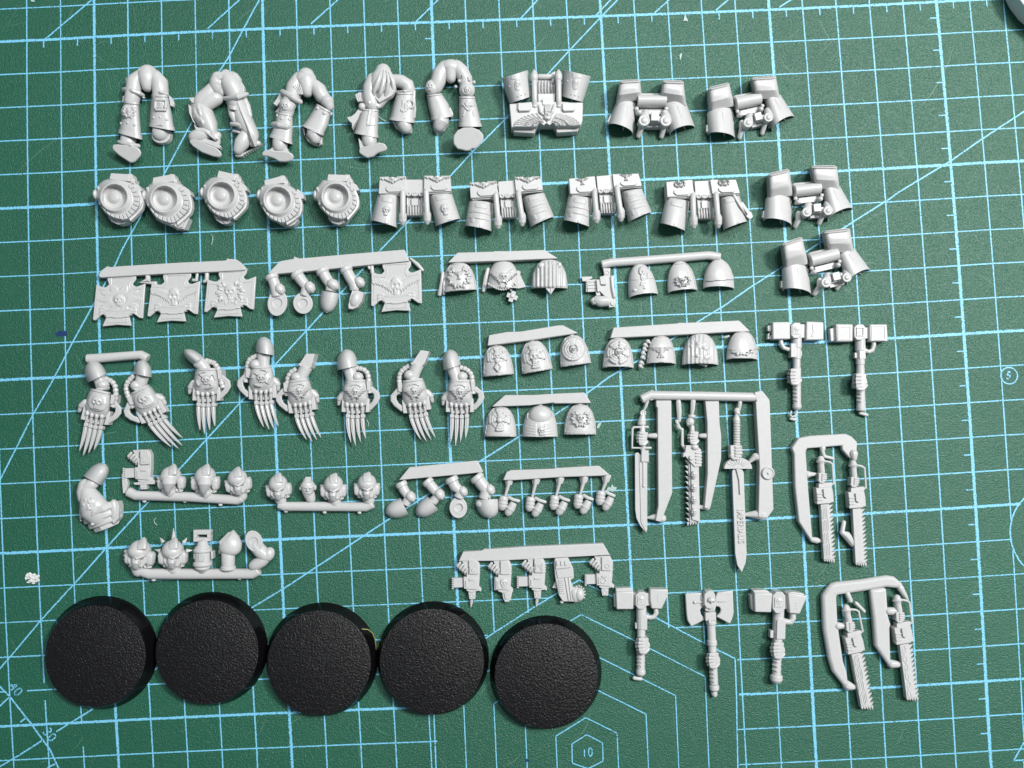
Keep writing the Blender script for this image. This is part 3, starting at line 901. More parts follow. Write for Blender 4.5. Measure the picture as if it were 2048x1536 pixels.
    e = P('shin_relief', k, bevel=0); e.relief(1275, 490, 90, 140, lumps(21, 18, (.1, .22)), 12, k); e.torus(1315, 485, 115, 28, 9, ry=30); e.tube([(1345, 380, 90, 12), (1342, 440, 90, 12), (1350, 520, 80, 12), (1345, 590, 60, 12)], n=7)
    bo = P('boot', t); bo.tube([(1250, 590, 60, 56), (1265, 650, 64, 58), (1275, 675, 60, 52)], n=16); bo.tube([(1190, 650, 50, 6), (1215, 612, 112, 6), (1270, 600, 120, 6), (1310, 635, 70, 6)], n=6)
    s = P('sole', t, bevel=.02); s.prism([(1165, 620), (1190, 670), (1240, 705), (1300, 722), (1322, 715), (1326, 670), (1300, 640), (1200, 620)], 0, 45, 2)

    t = Thing('model_legs', 'leg pair with two skull knees and a round cut sole plate, beside the winged backpack', 'model legs', 1650, 560, 'armoured leg pairs in the top row')
    a = tubep('pelvis', t, [(1640, 170, 80, 50, 56), (1645, 210, 90, 66, 70), (1645, 270, 88, 42, 48)], n=18)
    a.ell(1645, 190, 84, 92, 70, 72)
    l1 = tubep('thigh', t, [(1600, 190, 80, 62), (1560, 235, 82, 66), (1540, 300, 82, 62), (1520, 350, 78, 56)], n=16)
    r1 = tubep('thigh', t, [(1690, 185, 80, 62), (1735, 225, 84, 62), (1765, 280, 82, 58), (1770, 330, 76, 55)], n=16)
    for q in range(3): r1.tube([(1690 + q * 14, 240 - q * 16, 90, 5), (1740, 250 + q * 6, 146, 5), (1790 - q * 4, 240 + q * 10, 90, 5)], n=6)
    kn = P('knee_pad', t); kn.ell(1492, 350, 90, 58, 66, 50, n=20)
    e = P('emblem', kn, bevel=0, sharp=60); e.relief(1470, 338, 68, 84, skull, 14, kn)
    k = cone_leg(t, (1448, 410, 1570, 395), (1490, 618, 1660, 585), 120, 112, mid=(1460, 500, 1625, 480))
    k.prism([(1640, 505), (1665, 560), (1655, 592), (1610, 560)], 20, 60)
    bo = P('boot', t); bo.tube([(1575, 580, 58, 56), (1565, 630, 62, 62), (1550, 665, 54, 48)], n=16)
    s = P('sole', t, bevel=.02); s.prism([(1498, 640), (1500, 680), (1515, 712), (1540, 720), (1590, 700), (1625, 640), (1630, 600), (1500, 610)], 0, 42, 2); s.prism([(1518, 712), (1534, 710), (1542, 732), (1528, 730)], 0, 30)
    kn = P('knee_pad', t); kn.ell(1778, 372, 88, 66, 66, 52, n=20)
    e = P('emblem', kn, bevel=0, sharp=60); e.relief(1778, 375, 92, 80, lambda u, v: max(skull(u / .5, v / .9) if abs(u) < .5 and abs(v) < .9 else 0, .5 if .7 < math.hypot(u, v) < .95 else 0), 14, kn)
    for x, y in ((1715, 295), (1835, 305), (1795, 285), (1685, 340), (1790, 270)): P('thigh_stud', t).ell(x, y, 80 if x > 1800 or x < 1700 else 130, 14)
    k = cone_leg(t, (1715, 420, 1840, 420), (1712, 670, 1898, 670), 125, 122, mid=(1712, 540, 1870, 540))
    s = P('ribbon', t); s.relief(1790, 520, 130, 130, lambda u, v: (.8 if abs(v + .35 * math.cos(u * 4) - .1) < .12 else 0) + (.5 if abs(u + .05) < .22 and v > .1 else 0) + (.4 if v < -.2 and abs(abs(u) - .4 - .3 * (-v)) < .08 else 0), 12, k)
    s.prism([(1762, 465), (1822, 468), (1815, 500), (1770, 498)], 100, 134)
    bo = P('boot', t); bo.tube([(1790, 600, 60, 48), (1788, 650, 66, 50), (1788, 690, 64, 52)], n=16)
    sole(t, [(1665, 770), (1668, 740), (1700, 695), (1750, 674), (1820, 672), (1880, 695), (1912, 735), (1912, 770), (1880, 815), (1850, 848), (1815, 845), (1800, 862), (1770, 865), (1745, 858), (1700, 850), (1668, 810)], 150, 0, -.25, 22)
# ================================================================ jump packs and torsos
def lerp2(a, b, t): return (a[0] + (b[0] - a[0]) * t, a[1] + (b[1] - a[1]) * t)
def quad_uv(q, u, v):
    return lerp2(lerp2(q[0], q[1], u), lerp2(q[3], q[2], u), v)
def qpoly(q, uv): return [quad_uv(q, u, v) for u, v in uv]
def lobe(th, q, zt, style, ze=20, z0=None, zend=None, thick=8):
    """Curved thruster cowl between top and bottom edges of quad q."""
    s = P('thruster_cowl', th, bevel=.006)
    TL, TR, BR, BL = q
    secs = []
    for t in (0, .06, .25, .5, .75, 1.0):
        a, b = lerp2(TL, BL, t), lerp2(TR, BR, t)
        h = zt * (.72 + .33 * t - .05 * t * t) if t else zt * .66
        secs.append((a[0], a[1], b[0], b[1], ze, h, .92))
    s.arch(secs, n=20, thick=thick, sub=2, bulge=14)
    cx, cy = quad_uv(q, .5, .5)
    wd = math.dist(TL, TR); ht = math.dist(TL, BL)
    ang = math.degrees(math.atan2(BR[1] - BL[1], BR[0] - BL[0])) * .6 + math.degrees(math.atan2(TR[1] - TL[1], TR[0] - TL[0])) * .4
    p = P('cowl_plate', s, bevel=0)
    def panel(u, v):
        f = 0
        if abs(u) < .55 and .62 < v < .95: f = .5 * (1 if abs(u) < .5 else .4)
        if .1 < u < .42 and v < -.72: f = .55
        if style == 'bands':
            for c in (.35, -.12):
                if abs(v - c + .1 * u * u) < .14: f = max(f, .75)
            if abs(u + .55) < .14 and -.6 < v < 0: f = max(f, .6)
        if style == 'cross':
            if abs(u - .45) < .06 + .1 * abs(v - .1) and abs(v - .1) < .8: f = max(f, .8)
            if abs(v - .1) < .07 and abs(u - .45) < .3: f = max(f, .8)
        return f
    p.relief(*quad_uv(q, .5, .50), wd * 1.0, ht * .98, panel, 13, s, ang, n=34)
    if style == 'skull':
        e = P('skull_emblem', s, bevel=0, sharp=60)
        e.relief(*quad_uv(q, .52, .52), wd * .38, ht * .38, skull, 26, s, ang, n=20)
    return s
def vent_pack(lab, boxes, lobes, tubes, vent, style, crest):
    t = Thing('ribbed_jump_pack', lab, 'jump pack half', sum(v[0] for v in vent) / 4, sum(v[1] for v in vent) / 4, 'ribbed jump pack halves in the second row')
    for q, em in zip(boxes, crest):
        b = P('intake_block', t, bevel=.015)
        b.prism(qpoly(q, [(0, .0), (.34, 0), (.36, .07), (.64, .07), (.66, 0), (1, 0), (1, 1), (0, 1)]), 0, 150)
        b.prism(qpoly(q, [(.02, .5), (.98, .5), (.96, 1.12), (.05, 1.12)]), 0, 128)
        p = P('intake_panel', b, bevel=.01); p.prism(qpoly(q, [(.28, .56), (.84, .56), (.88, .78), (.78, .9), (.36, .9), (.26, .74)]), 100, 166)
        e = P('emblem', b, bevel=0, sharp=60)
        x, y = quad_uv(q, .5, .22); e.relief(x, y, math.dist(q[0], q[1]) * (.95 if em is winged_skull else .5), 78, em, 28, b, math.degrees(math.atan2(q[1][1] - q[0][1], q[1][0] - q[0][0])), n=30)
    for q in lobes: lobe(t, q, 205, style)
    for (a, b) in tubes:
        s = P('fuel_pipe', t, bevel=0)
        s.tube([(a[0], a[1] + 20, 120, 26), (a[0], a[1] + 45, 165, 27), lerp2(a, b, .5) + (172, 27), (b[0], b[1] - 60, 160, 27)], n=12)
        c = P('pipe_cap', s, bevel=.01); c.tube([(b[0], b[1] - 95, 150, 34), (b[0], b[1] - 90, 150, 39), (b[0], b[1] - 25, 140, 38), (b[0], b[1] - 8, 135, 26)], n=12); c.ell(b[0], b[1] - 40, 182, 5)
    v = P('centre_block', t, bevel=.012)
    v.prism(qpoly(vent, [(-.05, -.35), (1.05, -.35), (1.05, .25), (-.05, .25)]), 0, 118)
    v.prism(qpoly(vent, [(0, .2), (1, .2), (1, 1), (0, 1)]), 0, 78)
    for u in (.12, .5, .88):
        s = P('round_port', v); x, y = quad_uv(vent, u, .2); s.torus(x, y, 122, 24 if u == .5 else 16, 8, n=16, ry=15)
        if u == .5: s.ell(x, y, 118, 18, 12, 8)
    s = P('centre_panel', v); s.prism(qpoly(vent, [(.3, .36), (.72, .36), (.72, .62), (.3, .62)]), 60, 100); 
    for u in (.06, .94): s.tube([quad_uv(vent, u, .36) + (95, 9), quad_uv(vent, u, .6) + (95, 9)], n=8)
    for i in range(6):
        s = P('vent_fin', v, bevel=0); u = .08 + i * .168
        s.tube([quad_uv(vent, u, .64) + (92, 8), quad_uv(vent, u, .8) + (106, 8.5), quad_uv(vent, u, .97) + (92, 8)], n=8)
VP = [
 ('ribbed jump pack half with small skulls on both cowls, next to the last torso', (720, 310, 4.876),
  [[(192, 212), (448, 205), (442, 372), (180, 378)], [(625, 200), (880, 200), (888, 352), (622, 362)]],
  [[(170, 395), (385, 395), (362, 716), (104, 642)], [(672, 400), (900, 385), (980, 625), (740, 702)]],
  [((418, 325), (418, 672)), ((645, 320), (655, 664))], [(452, 330), (612, 330), (612, 590), (452, 590)], 'skull', (winged_skull, winged_skull)),
 ('ribbed jump pack half with banded cowls and winged skull crests', (720, 310, 4.876),
  [[(1068, 268), (1330, 250), (1352, 405), (1078, 420)], [(1505, 212), (1757, 205), (1785, 340), (1520, 362)]],
  [[(1065, 450), (1300, 475), (1285, 750), (1024, 694)], [(1585, 420), (1800, 375), (1895, 605), (1662, 712)]],
  [((1325, 350), (1348, 706)), ((1545, 330), (1580, 680))], [(1360, 350), (1510, 340), (1530, 610), (1380, 612)], 'bands', (winged_skull, winged_skull)),
 ('ribbed jump pack half with banded cowls and small bird crests', (1110, 310, 4.876),
  [[(135, 230), (388, 205), (410, 372), (148, 380)], [(560, 185), (815, 180), (848, 300), (575, 322)]],
  [[(128, 400), (362, 430), (335, 706), (80, 640)], [(645, 370), (850, 335), (945, 560), (715, 665)]],
  [((385, 320), (405, 652)), ((605, 285), (642, 634))], [(420, 300), (570, 290), (595, 568), (445, 570)], 'bands', (bird, bird)),
 ('ribbed jump pack half with one plain cowl and a cross on the other cowl', (1110, 310, 4.876),
  [[(1085, 262), (1340, 240), (1360, 400), (1095, 410)], [(1512, 240), (1765, 240), (1805, 372), (1535, 380)]],
  [[(1078, 430), (1312, 455), (1270, 745), (1022, 668)], [(1608, 430), (1800, 400), (1885, 650), (1642, 738)]],
  [((1345, 360), (1352, 702)), ((1570, 350), (1590, 698))], [(1375, 350), (1530, 345), (1550, 620), (1395, 622)], 'plain', (laurel_skull, laurel_skull))]
for k, (lab, zz, bx, lb, tb, vt, st_, cr) in enumerate(VP):
    with Z(*zz): vent_pack(lab, bx, lb, tb, vt, st_, cr)
    if k == 3:
        with Z(*zz):
            s = P('cross_grip', [q for q in PARTS if q.name == 'thruster_cowl'][-1], bevel=0)
            s.tube([(1745, 395, 150, 16), (1810, 500, 165, 14), (1880, 600, 120, 14)], n=8); s.prism([(1880, 545), (1915, 560), (1930, 600), (1905, 625), (1870, 600)], 60, 140); s.prism([(1810, 470), (1830, 455), (1900, 560), (1880, 575)], 80, 168)

def rear_pack(lab, lab2, noz, lob, barq, knobs, legs, k):
    t = Thing('smooth_jump_pack', lab, 'jump pack half', *quad_uv(barq, .5, .5), 'smooth jump pack back halves at upper right')
    for q in noz:
        s = P('intake_scoop', t, bevel=.01)
        TL, TR, BR, BL = q
        secs = []
        for u, h in ((0, 200), (.08, 218), (.35, 224), (.6, 210), (.8, 165), (1.0, 120)):
            a, b = lerp2(TL, BL, u), lerp2(TR, BR, u)
            secs.append((a[0], a[1], b[0], b[1], 70, h, .38))
        s.arch(secs, n=20, skirt=0, sub=3)
        r = P('scoop_slot', s, mat=DARK, bevel=0)  # dark block on the scoop, its colour stands for shade in the opening
        w = quad_uv(q, .5, 0)
        r.prism(qpoly(q, [(.12, .012), (.9, .012), (.87, .06), (.15, .06)]), 100, 226)
        e = P('scoop_lip', s, bevel=0)
        e.tube([quad_uv(q, .03, .05) + (205, 5), quad_uv(q, .1, -.02) + (212, 5), quad_uv(q, .9, -.02) + (212, 5), quad_uv(q, .97, .05) + (205, 5)], n=6)
        e.tube([quad_uv(q, .03, .05) + (212, 6), quad_uv(q, .14, .068) + (226, 6), quad_uv(q, .86, .068) + (226, 6), quad_uv(q, .97, .05) + (212, 6)], n=6)
    for q in lob:
        s = P('thruster_cowl', t, bevel=.006)
        TL, TR, BR, BL = q; secs = []
        for u in (0, .06, .3, .55, .8, 1):
            a, b = lerp2(TL, BL, u), lerp2(TR, BR, u)
            secs.append((a[0], a[1], b[0], b[1], 8, 175 * (.8 + .22 * u) if u else 120, .95))
        s.arch(secs, n=22, thick=9, sub=2, bulge=46)
        r = P('seam_ridge', s, bevel=0)
        r.tube([quad_uv(q, .6, .02) + (s.hitz(*quad_uv(q, .6, .05)) - 1, 3.5), quad_uv(q, .62, .5) + (s.hitz(*quad_uv(q, .62, .5)) - 2, 3.5), quad_uv(q, .62, .97) + (s.hitz(*quad_uv(q, .62, .95)) - 2, 3.5)], n=6)
        r = P('broken_gate', s, bevel=0)
        r.ell(*quad_uv(q, .6, .88), s.hitz(*quad_uv(q, .6, .88)), 9, 6, 4)
        r = P('moulding_tab', s, bevel=0); r.prism(qpoly(q, [(-.03, .5), (.02, .5), (.03, .85), (-.04, .8)]), 0, 60)
    s = P('crossbar', t, bevel=.01)
    a, b, c, d = barq
    s.tube([lerp2(a, d, .42) + (110, math.dist(a, d) * .5, 70), lerp2(b, c, .42) + (110, math.dist(b, c) * .5, 70)], n=18, cap='f')
    s.tube([lerp2(a, b, .1) + (70, 30), lerp2(a, b, .9) + (70, 30)], n=10)
    s.prism([lerp2(d, c, .08), lerp2(d, c, .92), (lerp2(d, c, .86)[0], lerp2(d, c, .86)[1] + 60), (lerp2(d, c, .18)[0], lerp2(d, c, .18)[1] + 60)], 0, 80)
    f = P('hinge_stub', t)
    for u in (-.02, 1.02):
        x, y = quad_uv(barq, u, 1.05); f.ell(x, y, 120, 20, 20, 16); f.ell(x + (20 if u < 0 else -20), y + 38, 100, 30, 26, 40)
    (x1, y1, r1), (x2, y2, r2) = knobs
    m = P('mount_block', t, bevel=.012)
    mx_, my_ = (x1 + x2) / 2, (y1 + y2) / 2
    an = math.degrees(math.atan2(y2 - y1, x2 - x1))
    m.box(mx_, my_ - 38, 72, 78, 0, 165, an, 4); m.box(mx_, my_ - 10, abs(x2 - x1), 60, 0, 110, an, 4); m.box(mx_, my_ + 30, abs(x2 - x1) * .72, 66, 0, 70, an, 4)
    for (x, y, r) in knobs:
        q = P('round_knob', t, bevel=0)
        q.tube([(x + (12 if x < mx_ else -8), y - 60, 90, 40), (x, y - 10, 120, r * .95)], n=14)
        q.disc(x, y, r, 60, 168, n=24); q.ell(x, y, 168, r * .62, r * .62, 14)
        q.torus(x, y, 166, r * .86, 6, n=20)
    for (a, b) in legs:
        q = P('support_strut', t, bevel=0); q.tube([(a[0], a[1] - 60, 90, 26), (a[0], a[1], 70, 27), (b[0], b[1], 30, 24)], n=12)
DARK = plastic('grey_recess_shade', (0.30, 0.295, 0.288), 0.6, 0.1)  # darker copy of the grey plastic: shade of openings put into the colour
with Z(970, 100, 4.551): rear_pack('smooth jump pack half standing level beside the ornate winged backpack', 0,
    [[(1225, 282), (1412, 276), (1432, 450), (1192, 500)], [(1618, 280), (1808, 288), (1832, 505), (1592, 455)]],
    [[(1185, 500), (1385, 500), (1345, 772), (1108, 690)], [(1615, 520), (1835, 490), (1912, 705), (1682, 780)]],
    [(1385, 425), (1645, 425), (1645, 530), (1385, 530)], [(1450, 640, 50), (1647, 642, 50)], [((1425, 700), (1396, 780)), ((1632, 700), (1606, 785))], 0)
with Z(1380, 120, 5.12): rear_pack('smooth jump pack half at the end of the top row, turned slightly', 0,
    [[(188, 290), (402, 236), (456, 470), (212, 530)], [(628, 186), (880, 168), (922, 400), (680, 400)]],
    [[(172, 560), (440, 500), (460, 806), (180, 770)], [(770, 440), (935, 368), (1072, 582), (840, 728)]],
    [(445, 395), (705, 348), (735, 465), (490, 520)], [(598, 640, 48), (806, 585, 46)], [((530, 700), (508, 795)), ((768, 650), (738, 748))], 0)
with Z(1500, 310, 4.954): rear_pack('smooth jump pack half beside the ribbed one with the cross cowl', 0,
    [[(182, 192), (390, 142), (428, 400), (192, 440)], [(604, 112), (862, 112), (890, 350), (650, 330)]],
    [[(150, 450), (412, 402), (412, 704), (128, 655)], [(720, 370), (900, 325), (1022, 535), (772, 660)]],
    [(420, 310), (680, 285), (705, 395), (455, 425)], [(566, 565, 46), (775, 550, 44)], [((480, 640), (448, 705)), ((712, 610), (684, 675))], 0)
with Z(1500, 310, 4.954): rear_pack('tilted smooth jump pack half right above the two upright hammers', 0,
    [[(318, 884), (518, 815), (580, 1080), (355, 1130)], [(730, 762), (990, 730), (1032, 970), (780, 960)]],
    [[(312, 1145), (572, 1090), (608, 1388), (318, 1350)], [(875, 1030), (1050, 945), (1196, 1142), (962, 1285)]],
    [(575, 1000), (850, 930), (880, 1050), (615, 1115)], [(757, 1262, 48), (962, 1213, 44)], [((690, 1300), (640, 1375)), ((900, 1250), (862, 1320))], 0)

with Z(970, 100, 4.551):
    t = Thing('winged_backpack', 'ornate backpack with spread feathered wings, between the legs and smooth jump packs', 'backpack', 560, 560)
    b = P('pack_body', t, bevel=.02)
    b.prism([(222, 490), (420, 470), (700, 470), (892, 478), (888, 640), (868, 695), (640, 695), (625, 672), (490, 672), (470, 705), (240, 705), (236, 640)], 0, 150, 2)
    for q in ([(250, 700), (470, 700), (450, 757), (262, 747)], [(640, 692), (868, 684), (845, 740), (655, 752)]):
        f = P('foot_block', t, bevel=.02); f.prism(q, 0, 110)
    for x in (360, 765):
        f = P('side_box', b, bevel=.02); f.prism([(x - 58, 478), (x + 55, 478), (x + 60, 530), (x + 48, 552), (x - 50, 556), (x - 62, 530)], 100, 178)
    w = P('wing_relief', b, bevel=0, sharp=60)
    def wing(u, v):
        a = abs(u)
        if a < .1 or a > .99: return 0
        cy = -.95; dx = a; dy = v - cy
        r = math.hypot(dx * 1.0, dy * .62); th_ = math.atan2(dy * .62, dx)
        if r > 1.02 or r < .18: return 0
        if th_ > 1.25: return 0
        n = 9; ph = th_ / 1.3 * n; wv = ph - math.floor(ph)
        lim = .98 - .1 * abs(math.floor(ph) / n - .2)
        if r > lim: return 0
        g = .3 + .45 * math.sin(math.pi * wv)
        if abs(r - .62) < .025 or abs(r - .4) < .02: g += .3
        if th_ < .12: g = .9
        return g
    w.relief(567, 620, 632, 190, wing, 34, b, 0, n=130)
    h = P('eagle_head', b, bevel=0, sharp=60)
    h.ell(568, 605, 160, 36, 42, 26); h.relief(568, 602, 84, 90, lumps(5, 12, (.2, .4)), 14, [h, b], n=20)
    h.prism([(510, 640), (545, 640), (555, 665), (535, 682), (512, 668)], 100, 165); h.prism([(570, 645), (606, 645), (608, 668), (585, 682), (566, 665)], 100, 165)
    h.tube([(490, 505, 150, 12), (505, 560, 165, 14), (530, 585, 160, 12)], n=8); h.tube([(630, 500, 150, 12), (620, 550, 165, 14), (600, 585, 160, 12)], n=8)
    for q in range(5): h.tube([(545 + q * 14, 505, 150, 8), (552 + q * 9, 555, 168, 9)], n=6)
    c = P('centre_block', t, bevel=.015); c.prism([(480, 395), (640, 395), (635, 480), (485, 480)], 0, 130); c.prism([(520, 440), (602, 440), (598, 500), (524, 500)], 0, 160)
    c.prism([(470, 270), (640, 270), (640, 400), (470, 400)], 0, 70); c.tube([(495, 245, 80, 26), (610, 245, 80, 26)], n=10); c.prism([(600, 210), (640, 190), (640, 300), (610, 300)], 0, 90)
    for i in range(6):
        f = P('vent_fin', c, bevel=0); x = 492 + i * 28; f.tube([(x, 285, 82, 9), (x, 330, 104, 10), (x, 385, 86, 9)], n=8)
    for x in (448, 668):
        f = P('fuel_pipe', t, bevel=0); f.tube([(x, 265, 150, 25), (x + 2, 340, 160, 25), (x + 3, 440, 158, 25), (x + 4, 495, 140, 26)], n=12)
        g = P('pipe_cap', f, bevel=0); g.tube([(x, 178, 150, 6), (x, 205, 150, 26), (x, 235, 150, 36), (x, 268, 150, 34), (x, 285, 150, 24)], n=12, cap='c'); g.ell(x + 5, 510, 150, 24, 18, 16)
    for q in ([(150, 258), (392, 182), (422, 424), (222, 488)], [(712, 178), (966, 240), (892, 476), (694, 420)]):
        s = P('thruster_cowl', t, bevel=.008); TL, TR, BR, BL = q; secs = []
        for u in (0, .25, .5, .75, 1):
            a, bb = lerp2(TL, BL, u), lerp2(TR, BR, u)
            secs.append((a[0], a[1], bb[0], bb[1], 30, 235 - 40 * u, .92))
        s.arch(secs, n=22, thick=9, sub=2)
        e = P('skull_emblem', s, bevel=0, sharp=60); e.relief(*quad_uv(q, .52, .42), 66, 110, lambda u, v: max(.35 * (u * u + v * v < 1), skull(u / .8, v / .8) if abs(u) < .8 and abs(v) < .8 else 0), 16, s, n=22)
        r = P('rivet_hole', s, mat=DARK, bevel=0)  # holes are dark coloured spots, their shade painted in
        for k_ in range(3): x, y = quad_uv(q, .42 + .16 * k_, .84); r.ell(x, y, s.hitz(x, y) - 1, 8, 9, 4)
        r2 = P('cowl_notch', s, bevel=.01); r2.relief(*quad_uv(q, .5, .1), 90, 60, lambda u, v: .6 if abs(u) < .9 and abs(v) < .8 else 0, 9, s)
        r2.ell(*quad_uv(q, .2, .38), s.hitz(*quad_uv(q, .2, .38)), 8)

# ---------------------------------------------------------------- five torsos lying neck down, dish of the waist upward
TOR = [(-172, -50), (-150, -95), (-112, -128), (-66, -140), (-20, -142), (34, -138), (86, -122), (122, -92), (146, -58), (166, -18), (174, 24), (168, 62), (140, 98), (112, 128), (86, 154), (52, 168), (14, 160), (-26, 150), (-62, 134), (-96, 104), (-126, 68), (-150, 34), (-164, 0)]
def torso(lab, x, y, dx, dy, sx, sy, ang, collar, chest, seed, tilt_, orn=1.0):
    t = Thing('torso', lab, 'model torso', x, y, 'armoured torsos in the second row')
    b = P('torso_shell', t, bevel=.008, sharp=24)
    g = random.Random(seed)
    n = len(TOR)
    pert = [1 + g.uniform(-.035, .035) for _ in range(n)]
    with L(x, y, 1, ang):
        def ring(k, z, mix=0.0, rr=100):
            out = []
            for (a, c), p in zip(TOR, pert):
                q = math.atan2(c - dy, a - dx)
                px_, py_ = a * sx * k * p, c * sy * k * p
                cx_, cy_ = dx + rr * math.cos(q), dy + rr * math.sin(q)
                out.append(W(px_ + (cx_ - px_) * mix, py_ + (cy_ - py_) * mix, z))
            return out
        R = [ring(.62, 0), ring(.93, 18), ring(1.0, 52), ring(.985, 92), ring(.93, 118), ring(.93, 128, .3), ring(1, 140, .72), ring(1, 158, 1, 104), ring(1, 164, 1, 96), ring(1, 160, 1, 90), ring(1, 118, 1, 85), ring(1, 106, 1, 76), ring(1, 101, 1, 64), ring(1, 101, 1, 50), ring(1, 108, 1, 43), ring(1, 120, 1, 27), ring(1, 125, 1, 7)]
        vs = [v for r in R for v in r]; fs = []
        for i in range(len(R) - 1):
            for j in range(n):
                a, c = i * n + j, i * n + (j + 1) % n
                fs.append((a, c, c + n, a + n))
        fs.append(tuple(range(n))); fs.append(tuple(range((len(R) - 1) * n, len(R) * n)))
        b.add(vs, fs)
        for j in range(3, 20):                       # segmented collar of small plates
            a, c = TOR[j % n]; a2, c2 = TOR[(j + 1) % n]
            if 3 <= j < 6: continue
            def m(f, aa, cc):
                q = math.atan2(cc - dy, aa - dx)
                return (aa * sx * f + (dx + 104 * math.cos(q)) * (1 - f), cc * sy * f + (dy + 104 * math.sin(q)) * (1 - f))
            r_ = P('rib_plate', b, bevel=.012)
            qd = [m(.30, a, c), m(.30, a2, c2), m(.78, a2, c2), m(.78, a, c)]
            cx_, cy_ = sum(p[0] for p in qd) / 4, sum(p[1] for p in qd) / 4
            qd = [(cx_ + (p[0] - cx_) * .84, cy_ + (p[1] - cy_) * .9) for p in qd]
            r_.plate(qd, tilt(143, 0, 0, 0, 0), 30)
        s = P('side_plate', b, bevel=.015)           # overlapping rim plate down the right flank
        pts = [(TOR[j][0] * sx * 1.02, TOR[j][1] * sy * 1.02) for j in range(8, 15)]
        pts += [(p[0] * .74, p[1] * .74) for p in reversed(pts)]
        s.plate(pts, tilt(112, -.25, 0, 130, 40), 40)
        s.tube([(TOR[j][0] * sx * .86, TOR[j][1] * sy * .86, 122, 7) for j in range(7, 15)], n=7)
        s2 = P('strap', b, bevel=0); s2.tube([(-150 * sx, -70 * sy, 110, 12), (-120 * sx, -20, 132, 12), (-130 * sx, 40 * sy, 122, 12)], n=8)
        a = P('arm_socket', t, bevel=.012); a.ell(-160 * sx, -20, 70, 20, 40, 46, n=10, m=6); a = P('arm_socket', t, bevel=.012); a.ell(158 * sx, 50, 56, 22, 34, 40, n=9, m=6); a = P('shoulder_plate', t, bevel=.012); a.prism([(100, -118), (140, -96), (160, -60), (130, -50), (96, -90)], 20, 104)
    c = P('waist_block', t, bevel=.012)
    c.prism(collar, 0, 122, 3)
    c2 = P('buckle_knot', t, bevel=.01); cx, cy = collar[1]
    c2.prism([(cx - 4, cy - 4), (cx + 26, cy - 2), (cx + 34, cy + 28), (cx + 48, cy + 34), (cx + 44, cy + 66), (cx + 14, cy + 60), (cx - 6, cy + 40)], 20, 96); c2.ell(cx + 8, cy + 22, 98, 13, 18, 12); c2.ell(cx + 30, cy + 50, 88, 10, 12, 14)
    k = P('chest_ornament', t, bevel=.006, sharp=50)
    hx_, hy_ = chest
    with L(hx_, hy_, orn, tilt_):
        k.prism([(-66, -24), (60, -26), (70, 4), (48, 30), (10, 44), (-40, 34), (-70, 8)], 10, 84)
        for i in range(9):
            px_ = g.uniform(-56, 56); k.ell(px_, g.uniform(-22, 26), 80, g.uniform(9, 17), g.uniform(7, 12), 14, g.uniform(0, 90), n=8, m=5)
        for q in (-1, 1): k.tube([(q * 14, 0, 92, 6), (q * 40, -14, 92, 7), (q * 64, -8, 70, 6)], n=6)
        k.relief(0, 2, 120, 60, lumps(seed, 22, (.09, .24)), 16, [k], tilt_, n=26)
with Z(160, 320, 3.531):
    torso('torso at the outer end of its row, touching the largest torso', 275, 272, -34, -10, .98, 1.0, 2, [(218, 92), (340, 100), (350, 150), (206, 136)], (268, 410), 3, 12)
    torso('largest torso, with a big scalloped chest ornament hanging down', 620, 290, -28, -14, 1.0, 1.04, 6, [(516, 124), (638, 102), (660, 150), (510, 170)], (660, 420), 4, 38, 1.15)
    PARTS[-1].prism([(610, 380), (700, 360), (770, 410), (740, 485), (690, 488), (640, 440)], 10, 80)
    for i in range(5): PARTS[-1].ell(690 + i * 12, 478 - abs(i - 2) * -4, 60, 12, 12, 18, n=8, m=5)
    torso('torso lying highest in its row, next to the largest one', 1018, 262, -22, -14, .93, .98, 4, [(980, 74), (1090, 100), (1095, 145), (965, 125)], (1010, 408), 5, 20, .95)
    torso('torso lying lowest in its row, beside the one set square', 1412, 296, -20, -12, .93, .95, 12, [(1300, 145), (1420, 112), (1440, 160), (1305, 180)], (1470, 428), 6, -8, .95)
    torso('torso with its top block set square, next to the skull cowled jump pack', 1812, 270, -8, -12, .9, .98, 0, [(1752, 100), (1878, 105), (1885, 150), (1745, 145)], (1822, 412), 7, 4)
